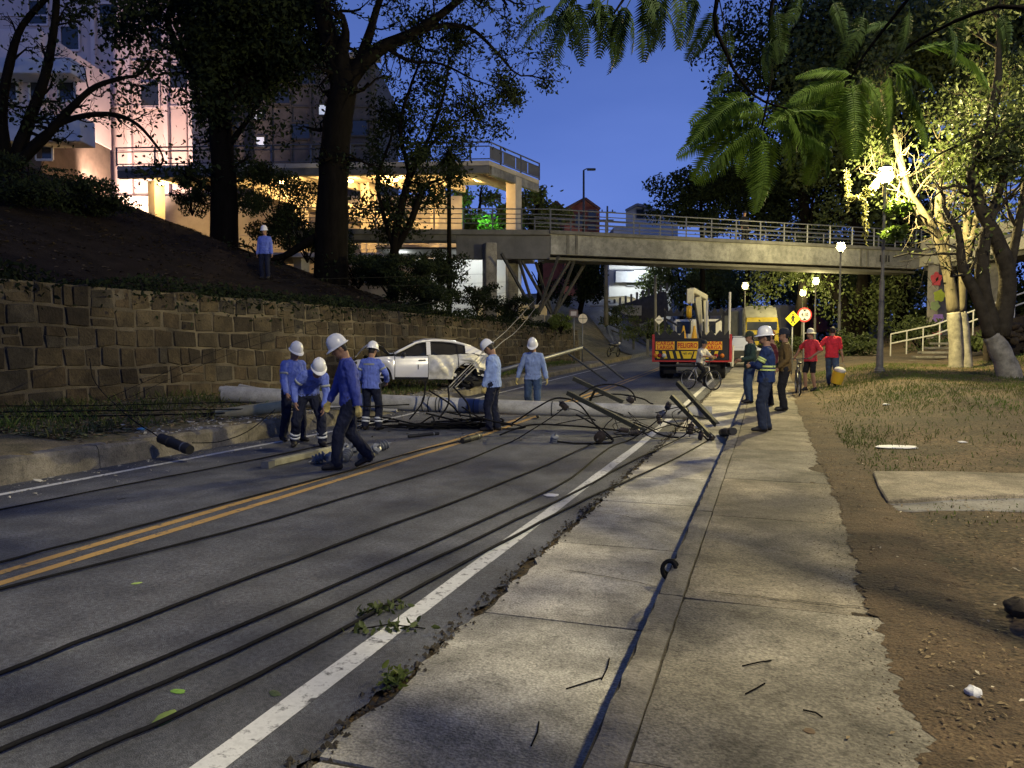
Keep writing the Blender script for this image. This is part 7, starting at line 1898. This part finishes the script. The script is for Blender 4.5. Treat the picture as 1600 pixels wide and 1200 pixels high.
# leaf litter and dry grass
def scatter(n, seed, xr, yr_, dens):
    g = random.Random(seed); out = []
    while len(out) < n:
        X = g.uniform(*xr); Y = yr_[0] + (yr_[1] - yr_[0]) * g.random() ** 1.5
        if g.random() < dens(X, Y): out.append((X, Y, surf(X, Y) + (.022 if .5 < X < 1.4 else .012)))
    return out
dr = lambda X, Y: .35 + .6 * noise.noise(Vector((X * .7, Y * .7, 2)))
M_lit = [mat('litter_' + n, c, .85, var=.4, scale=7) for n, c in (('tan', (.20, .145, .07)), ('brown', (.13, .085, .045)), ('pale', (.50, .43, .29)))]
def flat_leaves(name, pts, size, m, seed):
    me = leaf_mesh(name, [(0, 0, 0)] * 1, .01, m); bpy.data.meshes.remove(me)
    g = np.random.default_rng(seed); o = MB()
    for (x, y, z) in pts:
        a = g.random() * 6.28; s = size * g.uniform(.5, 1.4); d = Vector((math.cos(a), math.sin(a), g.uniform(-.15, .35))); e = Vector((-d.y, d.x, g.uniform(-.3, .3))); c = Vector((x, y, z))
        o.add([c - d * s * .5, c + e * s * .22 + Vector((0, 0, s * .12)), c + d * s * .5, c - e * s * .22 + Vector((0, 0, s * .06))], [(0, 1, 2, 3)])
    return o.build(name, m, fix=False)
pv_edge = lambda X, Y: (1.0 if X > .66 else .05) * max(.12, dr(X, Y))
tag(flat_leaves('leaf_litter', scatter(12000, 1, (.3, 7), (2.2, 22), pv_edge), .028, M_lit[0], 1), 'tan dead leaves littering the bare soil on the right', 'leaves', kind='stuff')
tag(flat_leaves('leaf_litter', scatter(13000, 2, (.6, 8), (2.2, 24), pv_edge), .028, M_lit[1], 2), 'dark brown leaf litter on the bare soil on the right', 'leaves', kind='stuff')
tag(flat_leaves('leaf_litter', scatter(700, 3, (.7, 7), (2.2, 20), pv_edge), .03, M_lit[2], 3), 'few pale scraps and leaves on the bare soil', 'leaves', kind='stuff')
vd = lambda X, Y: max(.1, .5 + .7 * noise.noise(Vector((X, Y * .6, 9)))) * (1 if X < -9.4 else .12)
tag(flat_leaves('verge_litter', scatter(9000, 4, (-13.3, -8.7), (8, 30), vd), .10, M_lit[0], 4), 'dry tan leaves over the left verge below the wall', 'leaves', kind='stuff')
tag(flat_leaves('verge_litter', scatter(7000, 5, (-13.3, -9.2), (8, 32), vd), .11, mat('dry_green', (.11, .12, .045), .8, var=.4, scale=3), 5), 'dull green weeds among the leaves of the left verge', 'plants', kind='stuff')
hd_ = lambda X, Y: max(.08, .5 + .8 * noise.noise(Vector((X * .4, Y * .4, 6))))
tag(flat_leaves('hill_litter', scatter(9000, 9, (-34, -14), (10, 40), hd_), .16, mat('dark_hill_litter', (.05, .036, .022), .9, var=.5, scale=3), 9), 'dark fallen leaves over the hillside above the wall', 'leaves', kind='stuff')
# grass tufts round the lamp
def grass(name, lab, n, seed, xr, yr_, dens, h, m):
    g = random.Random(seed); o = MB(); k = 0
    while k < n:
        X = g.uniform(*xr); Y = g.uniform(*yr_)
        if g.random() > dens(X, Y): continue
        k += 1; z = surf(X, Y); a = g.random() * 6.28; w = g.uniform(.004, .010); hh = h * g.uniform(.4, 1.3); d = Vector((math.cos(a), math.sin(a), 0)); e = Vector((-d.y, d.x, 0)) * w; c = Vector((X, Y, z - .01)); b_ = d * hh * g.uniform(.2, .8)
        o.add([c - e, c + e, c + b_ * .4 + Vector((0, 0, hh * .65)) + e * .7, c + b_ + Vector((0, 0, hh)), c + b_ * .4 + Vector((0, 0, hh * .65)) - e * .7], [(0, 1, 2, 3, 4)])
    tag(o.build(name, m, fix=False), lab, 'grass', kind='stuff')
M_grass = mat('short_grass', (.065, .115, .022), .7, var=.45, scale=.8, col2=(.10, .095, .032), trans=.3)
gd = lambda X, Y: max(0.0, min(1, .25 + 1.1 * noise.noise(Vector((X * .45, Y * .35, 4))) + .5 * sstep(14, 20, Y)))
grass('grass', 'short patchy grass around the tall street lamp', 22000, 6, (1.1, 9), (12, 32), gd, .07, M_grass)
grass('grass', 'thin dry grass on the near soil at the right', 1800, 7, (1.1, 6), (7, 14), lambda X, Y: max(0, gd(X, Y) - .1), .04, M_grass)
grass('grass', 'weeds and grass on the left verge below the wall', 7000, 8, (-13.4, -9.6), (8, 40), lambda X, Y: max(.05, .4 + noise.noise(Vector((X, Y * .5, 1)))), .16, M_grass)
# single litter objects
def crumple(lab, c, s, m, cat, name, flat=.35, seed=1, elong=1.0, rz=0.0):
    q = random.Random(seed); o = MB(); n = 10
    def f(u, v):
        th = math.pi * u; a = 2 * math.pi * v; k = 1 + .35 * noise.noise(Vector((math.cos(a) * 1.7 + seed, math.sin(a) * 1.7, th * 1.3)))
        p = Vector((math.sin(th) * math.cos(a) * elong, math.sin(th) * math.sin(a), math.cos(th) * flat)) * s * k
        return c + Matrix.Rotation(rz, 3, 'Z') @ p + Vector((0, 0, s * flat * .8))
    o.grid(f, n, 14); t = o.build(name, m, smooth=.5); tag(t, lab, cat); return t
M_paper = mat('paper_white', (.70, .69, .66), .7, var=.12, scale=12, bump=.3)
crumple('crumpled white paper on the soil at the lower right', G(1521, 1092), .032, M_paper, 'litter', 'paper_scrap', .8, 3)
crumple('white plastic wrapper lying on the soil near the concrete slab', G(1402, 700), .17, M_paper, 'litter', 'plastic_wrapper', .12, 5, 1.7, .3)
crumple('small white scrap beyond the plastic wrapper', G(1385, 633), .07, M_paper, 'litter', 'paper_scrap', .3, 7)
crumple('white paper scrap on the pavement edge behind the onlookers', G(1504, 692), .06, M_paper, 'litter', 'paper_scrap', .2, 8)
crumple('brown broken stone at the right edge on the soil', G(1592, 962), .075, M_stone[4], 'stone', 'loose_stone', .7, 9)
crumple('white disc-like lid on the asphalt beside the white line', G(861, 775), .085, M_white, 'litter', 'lid', .10, 30)
crumple('dark flat scrap on the pavement', G(1365, 886), .035, mat('dark_scrap', (.05, .045, .04), .8, var=.3), 'litter', 'leaf_scrap', .12, 12)
crumple('round brown dead leaf on the near pavement', G(1265, 1143), .022, M_lit[1], 'leaf', 'dead_leaf', .12, 13)
crumple('blue plastic scrap on the left walk beside the cables', P(222, 672, 11.6), .06, mat('blue_plastic', (.06, .22, .45), .4, var=.2), 'litter', 'plastic_scrap', .4, 14)
for k, (x, y, s, c, lab) in enumerate(((278, 1082, .035, (.16, .30, .05), 'green leaf lying beside the nearest cable'), (213, 912, .030, (.30, .42, .10), 'pale green leaf on the asphalt below the yellow lines'), (258, 1125, .06, (.14, .20, .05), 'long curled green leaf under the nearest cable'),
                                   (430, 1087, .035, (.05, .07, .03), 'dark leaf on the asphalt near the white line'), (360, 1190, .012, (.45, .03, .02), 'tiny red scrap on the white line'), (190, 780, .04, (.02, .02, .02), 'small black fragment on the far lane'))):
    crumple(lab, G(x, y), s * .6, mat('scrap_%d' % k, c, .6, var=.2, scale=20), 'leaf' if 'leaf' in lab else 'litter', 'fallen_leaf' if 'leaf' in lab else 'scrap', .15, 20 + k, 2.0, k * .9)
# sprigs fallen on the road, twigs on the pavement
def sprig(lab, c, L, rz, seed, m):
    t = thing('leafy_sprig', lab, 'twig', c, group='fallen leafy sprigs'); q = random.Random(seed); o = MB(); d = Vector((math.cos(rz), math.sin(rz), 0))
    o.tube([c, c + d * L * .5 + Vector((0, 0, .03)), c + d * L], .004, 5); o.build('stem', M_bark, t)
    pts = [tuple(c + d * L * q.random() + Vector((q.gauss(0, .03), q.gauss(0, .03), .015))) for _ in range(60)]
    link('leaves', leaf_mesh('leaves', pts, .05, m, seed, droop=.0), t)
sprig('leafy sprig on the asphalt left of the white line', G(550, 985, .01), .42, .4, 1, M_leafm); sprig('second leafy sprig close to the white line', G(560, 962, .01), .3, 1.0, 2, M_leafm)
sprig('weed growing from the gutter joint near the white line', G(605, 1075, .01), .16, 1.6, 3, M_leafy)
for k, (x0, y0, x1, y1) in enumerate(((885, 1078, 940, 1060), (940, 1062, 952, 1030), (1165, 1085, 1195, 1068), (1160, 1042, 1205, 1034), (1475, 995, 1515, 1000), (830, 1168, 842, 1130), (1255, 1110, 1285, 1122))):
    o = MB(); a, b_ = G(x0, y0, .006), G(x1, y1, .006); o.tube([a, a.lerp(b_, .5) + Vector((.01, 0, .006)), b_], .0035, 5); tag(o.build('twig', M_bark), ('long dry twig on the gutter slab', 'short twig forking from the long twig on the gutter', 'curved twig on the near pavement', 'twig near the middle of the pavement', 'twig in the shadow at the pavement edge', 'twig at the bottom of the gutter slab', 'twig beside the round dead leaf')[k], 'twig')
# stones edging and steps on the right, stone retaining wall, stair railing
sw = thing('rubble_garden_wall', 'low rough stone wall at the right edge by the stairs', 'wall', on(1590, 560, 26))
for i in range(60):
    q = P(r.uniform(1545, 1680), r.uniform(497, 572), 27.0 + r.uniform(-.15, .15)); o = MB()
    o.ell(q, r.uniform(.16, .28), r.uniform(.15, .22), r.uniform(.10, .17), 8, M=Matrix.Rotation(r.uniform(-.4, .4), 3, 'Y')); o.build('stone', M_stone[r.randrange(5)], sw, smooth=True)
o = MB(); o.beam(P(1540, 540, 27.35), P(1700, 540, 27.35), .3, 2.0); o.build('core', M_stone[3], sw)
sr = thing('stair_railing', 'pale tubular handrail climbing to the right behind the trees', 'railing', on(1480, 540, 34))
pts = [P(1392, 522, 36), P(1460, 508, 35), P(1530, 482, 34), P(1620, 450, 33)]
for dz in (0, -.45):
    o = MB(); o.tube([p + Vector((0, 0, dz)) for p in pts], .035, 8); o.build('rail', M_tw, sr)
for f in range(9):
    k = f / 8 * 3; i = min(2, int(k)); p = pts[i].lerp(pts[i + 1], k - i); o = MB(); o.tube([p, p - Vector((0, 0, 1.1))], .03, 6); o.build('post', M_tw, sr)
stp = thing('garden_steps', 'flat stone steps on the bank below the painted pier', 'steps', on(1460, 570, 32))
for k in range(7):
    p = P(1425 + k * 9, 579 - k * 7, 30 + k * .6); o = MB(); o.box(p, (1.3, .42, .10), Matrix.Rotation(TH, 3, 'Z')); o.build('step', M_conc2, stp, bevel=.015)
# undergrowth behind the lamp, at the tree feet
for k, (x, y, z, rx, rz_, lab) in enumerate(((1330, 545, 38, 1.4, .7, 'undergrowth behind the walking man'), (1440, 545, 40, 2.2, 1.1, 'undergrowth below the bridge right of the lamp'), (1545, 560, 30, 1.0, .5, 'low plants at the foot of the pale stems'), (1010, 525, 56, 2.2, .9, 'bushes on the bank between the streets'), (965, 500, 64, 2.0, .9, 'bushes beside the side street'), (1225, 540, 50, 1.6, .5, 'low hedge behind the pedestrian sign'))):
    c = on(x, y, z); c.z = max(c.z, P(x, y, z).z - .3); bush(lab, c, rx, rz_, 1500, 80 + k, .18, M_leafm, group='undergrowth beyond the path')

# ------------------------------------------------------------------ foreground tree with hanging compound leaves, and lit sprays by the lamp
def frond_mesh(name, L, pairs, ll, m, seed, droop=.5):
    q = random.Random(seed); o = MB(); cur = []
    for k in range(9):
        u = k / 8; cur.append(Vector((L * u * (1 - .12 * u), 0, -droop * L * u * u)))
    o.tube(cur, [.006 - .004 * k / 8 for k in range(9)], 4, mi=0)
    for k in range(pairs):
        u = .12 + .86 * k / (pairs - 1); i = min(7, int(u * 8)); p = cur[i].lerp(cur[i + 1], u * 8 - i); t = (cur[i + 1] - cur[i]).normalized()
        l = ll * (math.sin(math.pi * (.16 + .80 * u)) ** .7) * q.uniform(.9, 1.08); w = .009 + .003 * q.random()
        for s in (-1, 1):
            d = (t * .42 + Vector((0, s, 0)) * .95 + Vector((0, 0, -.18 + q.uniform(-.12, .12)))).normalized(); e = t * w
            a, b_, c = p, p + d * l * .5 + Vector((0, 0, .012)), p + d * l + Vector((0, 0, -l * .16))
            o.add([a - e * .5, a + e * .5, b_ + e, c, b_ - e], [(0, 1, 2, 3, 4)])
    return o.mesh(name, m, fix=False)
FM = [frond_mesh('frond', .62, 27, .16, M_frond, 1, .35), frond_mesh('frond', .50, 23, .14, M_frond, 2, .6), frond_mesh('frond', .70, 30, .18, M_frond, 3, .2)]
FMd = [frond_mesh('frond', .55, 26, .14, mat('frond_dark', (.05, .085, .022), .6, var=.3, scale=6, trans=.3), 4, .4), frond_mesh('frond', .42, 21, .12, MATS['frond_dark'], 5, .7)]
tb_ = Vector((2.75, 3.25, surf(2.75, 3.25)))
ft_ = thing('flame_tree', 'near tree whose long feathery leaves hang across the top right', 'tree', tb_)
g = Grower(77)
crownp = Vector((2.6, 3.9, 4.6))
g.limb([tb_ - Vector((0, 0, .2)), tb_ + Vector((.05, .1, 1.5)), tb_ + Vector((0, .3, 3.0)), crownp], .15, .10, 12)
branches = [
    [crownp, P(1700, -120, 5.2), P(1500, -80, 6.0), P(1370, 60, 6.6), P(1330, 120, 6.8)],
    [crownp, P(1600, -260, 5.0), P(1320, -180, 6.0), P(1212, -20, 6.6), P(1205, 120, 6.8), P(1190, 200, 6.9)],
    [crownp, P(1500, -320, 5.0), P(1250, -250, 6.0), P(1122, -10, 6.5), P(1138, 90, 6.6), P(1180, 150, 6.7), P(1230, 170, 6.8)],
    [crownp, P(1450, -420, 5.0), P(1150, -280, 5.6), P(960, -120, 6.0), P(905, -20, 6.2), P(880, 30, 6.2)],
    [crownp, P(1500, -400, 5.2), P(1250, -200, 5.8), P(1050, -120, 6.0), P(980, -10, 6.1), P(960, 20, 6.1)],
    [crownp, P(1750, 0, 5.5), P(1560, 10, 6.2), P(1440, 60, 6.8), P(1390, 100, 7.0)]]
branches += [[crownp, Vector((2.2, 4.6, 6.2)), Vector((1.0, 4.6, 8.0)), Vector((-.6, 5.0, 9.0))], [crownp, Vector((2.6, 4.6, 6.0)), Vector((.8, 4.6, 8.8))], [crownp, Vector((1.6, 3.6, 6.2)), Vector((-1.2, 3.4, 8.6))]]  # unseen limbs added to carry the shading fronds overhead
for b_ in branches: g.limb(b_, .035, .007, 6)
g.limb([P(1122, -10, 6.5), P(1134, 60, 6.5), P(1139, 150, 6.5)], .006, .003, 5)
g.b.build('trunk', M_bark, ft_, smooth=True, fix=False)
q = random.Random(12)
def hang(px, py, zc, ang, meshes, sc=1.0, roll=None, pitch=None):
    """a frond rooted at a photo spot; ang: direction it points in the picture plane (degrees, 0 = right, -90 = down)"""
    p = P(px, py, zc); a = math.radians(ang)
    rt = Vector((CT, ST, 0)); fwv = Vector((-ST, CT, 0)); dirv = (rt * math.cos(a) + Vector((0, 0, math.sin(a))) + fwv * q.uniform(-.35, .35)).normalized()
    zz = (Vector((0, 0, 1)) * .55 - fwv * q.uniform(.25, 1.0) + rt * q.uniform(-.5, .5)); zz = (zz - dirv * zz.dot(dirv)).normalized(); yy = zz.cross(dirv)
    M = Matrix((dirv, yy, zz)).transposed().to_4x4(); M.translation = p
    o = bpy.data.objects.new('frond', q.choice(meshes)); COL.objects.link(o); o.parent = ft_
    s = sc * q.uniform(.85, 1.15)
    o.matrix_basis = ROOTM[ft_.name].inverted() @ M @ Matrix.Scale(s, 4)
# lit spray in the middle right
for px, py, zc, ang, sc in ((1195, 190, 6.9, -150, 1.1), (1195, 190, 6.9, -120, 1.1), (1190, 205, 6.9, -75, 1.1), (1200, 180, 6.9, -20, 1.0), (1200, 175, 6.9, 170, 1.1), (1205, 165, 7, -165, 1.2), (1180, 150, 6.8, 195, 1.0), (1230, 170, 6.8, -10, 1.1), (1225, 170, 6.8, -40, 1.0),
                            (1215, 185, 6.9, -45, 1.0), (1240, 175, 6.8, 10, .9), (1150, 110, 6.6, 205, .8), (1160, 150, 6.7, 215, 1.1), (1330, 125, 6.8, 185, 1.0), (1335, 125, 6.8, -110, 1.1), (1330, 125, 6.8, -60, 1.1), (1340, 120, 6.8, -30, .9), (1335, 120, 6.8, 150, 1.0),
                            (1395, 105, 7, 10, 1.3), (1390, 105, 7, -20, 1.2), (1395, 110, 7, -35, 1.1), (1385, 110, 7, -70, 1.0), (1330, 130, 6.8, -140, 1.0), (1330, 130, 6.8, -85, 1.1), (1280, 170, 7.0, -150, 1.0), (1280, 165, 7.0, -60, 1.0), (1290, 190, 7.2, -100, 1.0), (1260, 200, 7.2, -50, .9), (1300, 150, 7, 200, 1.0),
                            (1205, 200, 7.1, -100, 1.2), (1170, 190, 7.0, -135, 1.1), (1140, 180, 7.0, -160, .9), (1150, 200, 7.1, 190, .9), (1360, 150, 7.2, -50, 1.0), (1410, 130, 7.2, -60, 1.0), (1430, 80, 7, 20, 1.0), (1460, 70, 6.8, -10, 1.1)):
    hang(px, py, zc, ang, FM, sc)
# dark sprays against the sky, top middle
for px, py, ang in ((905, -10, -150), (890, 10, -130), (880, 25, -170), (885, 25, -95), (890, 0, -60), (920, -20, -40), (950, 0, -100), (960, 15, -85), (965, 15, -60), (970, 10, -30), (945, 0, -140), (1000, -20, -40), (1010, -20, -80), (1050, -30, -60), (1040, -30, -110), (1080, -20, -70), (900, 10, -110), (985, 0, -120), (1090, -10, -120), (860, 10, 190), (930, 10, -70), (1020, 0, -20), (925, -30, 200)):
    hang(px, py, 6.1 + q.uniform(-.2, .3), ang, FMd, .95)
for px, py, ang in ((1122, 10, -110), (1135, 40, -70), (1212, 10, -80), (1206, 60, -120), (1300, 0, -60), (1350, 20, -100), (1250, -10, -90), (1420, 10, -70), (1500, 0, -100), (1560, 20, -60), (1400, 40, 160), (1480, 40, -40)):
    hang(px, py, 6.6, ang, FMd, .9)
# unseen fronds added overhead, placed to shade the left wall, bank and footpath
for k in range(330):
    a = q.random() * 6.28; rr_ = 2.9 * math.sqrt(q.random()); c = Vector((-.5 + rr_ * .58 * math.cos(a), 3.9 + rr_ * .56 * math.sin(a), 7.4 + 1.9 * q.random())) if k > 45 else Vector((1.8 + rr_ * math.cos(a), 2.6 + rr_ * .7 * math.sin(a), 5.6 + 1.2 * q.random()))
    o = bpy.data.objects.new('frond', q.choice(FMd)); COL.objects.link(o); o.parent = ft_
    o.matrix_basis = ROOTM[ft_.name].inverted() @ Matrix.Translation(c) @ Matrix.Rotation(q.random() * 6.28, 4, 'Z') @ Matrix.Rotation(q.uniform(-.5, .5), 4, 'X') @ Matrix.Scale(q.uniform(1.1, 1.7), 4)
# bright leafy spray and hanging creeper right beside the lamp
sp_ = thing('lamp_side_branch', 'bright yellow-green leafy branch hanging beside the lamp globe', 'branch', P(1450, 345, 24.2))
o = MB(); o.tube(cat_path([P(1466, 372, 24.4), P(1440, 350, 24.2), P(1418, 318, 24.0), P(1400, 310, 23.8)], 5), [.03] * 16, 6); o.tube(cat_path([P(1445, 352, 24.2), P(1420, 360, 23.9), P(1398, 362, 23.7)], 5), [.02] * 11, 6); o.build('stem', M_barkl, sp_)
pts = np.concatenate([cloud(P(1404, 322, 23.6), .46, .4, .36, 330, 3, 10), cloud(P(1398, 362, 23.5), .50, .4, .26, 300, 4, 10)])
link('leaves', leaf_mesh('leaves', pts, .17, mat('lamp_leaf', (.07, .115, .018), .55, var=.3, scale=3, trans=.4), 4, droop=.6, aspect=.55), sp_)
cr = thing('hanging_creeper', 'pale ragged creeper hanging left of the lamp globe', 'creeper', P(1345, 300, 24.2))
o = MB(); o.tube(cat_path([P(1322, 262, 24.2), P(1325, 300, 24.2), P(1340, 312, 24.2), P(1352, 300, 24.2), P(1352, 372, 24.2)], 6), .012, 5); o.tube(cat_path([P(1352, 300, 24.2), P(1365, 285, 24.2), P(1380, 270, 24.2)], 5), .012, 5); o.build('stem', M_barkl, cr)
pts = []
for a, b_ in (((1323, 270), (1326, 322)), ((1326, 310), (1350, 305)), ((1351, 300), (1352, 375)), ((1352, 300), (1372, 282))):
    for k in range(130): f = q.random(); s_ = (1 - f * .6); pts.append(tuple(P(a[0] + (b_[0] - a[0]) * f + q.gauss(0, 3.0) * s_, a[1] + (b_[1] - a[1]) * f + q.gauss(0, 3), 24.2 + q.gauss(0, .06))))
link('leaves', leaf_mesh('leaves', pts, .11, mat('creeper_leaf', (.12, .12, .04), .6, var=.3, scale=3, trans=.4), 9, droop=1.2, aspect=.45), cr)
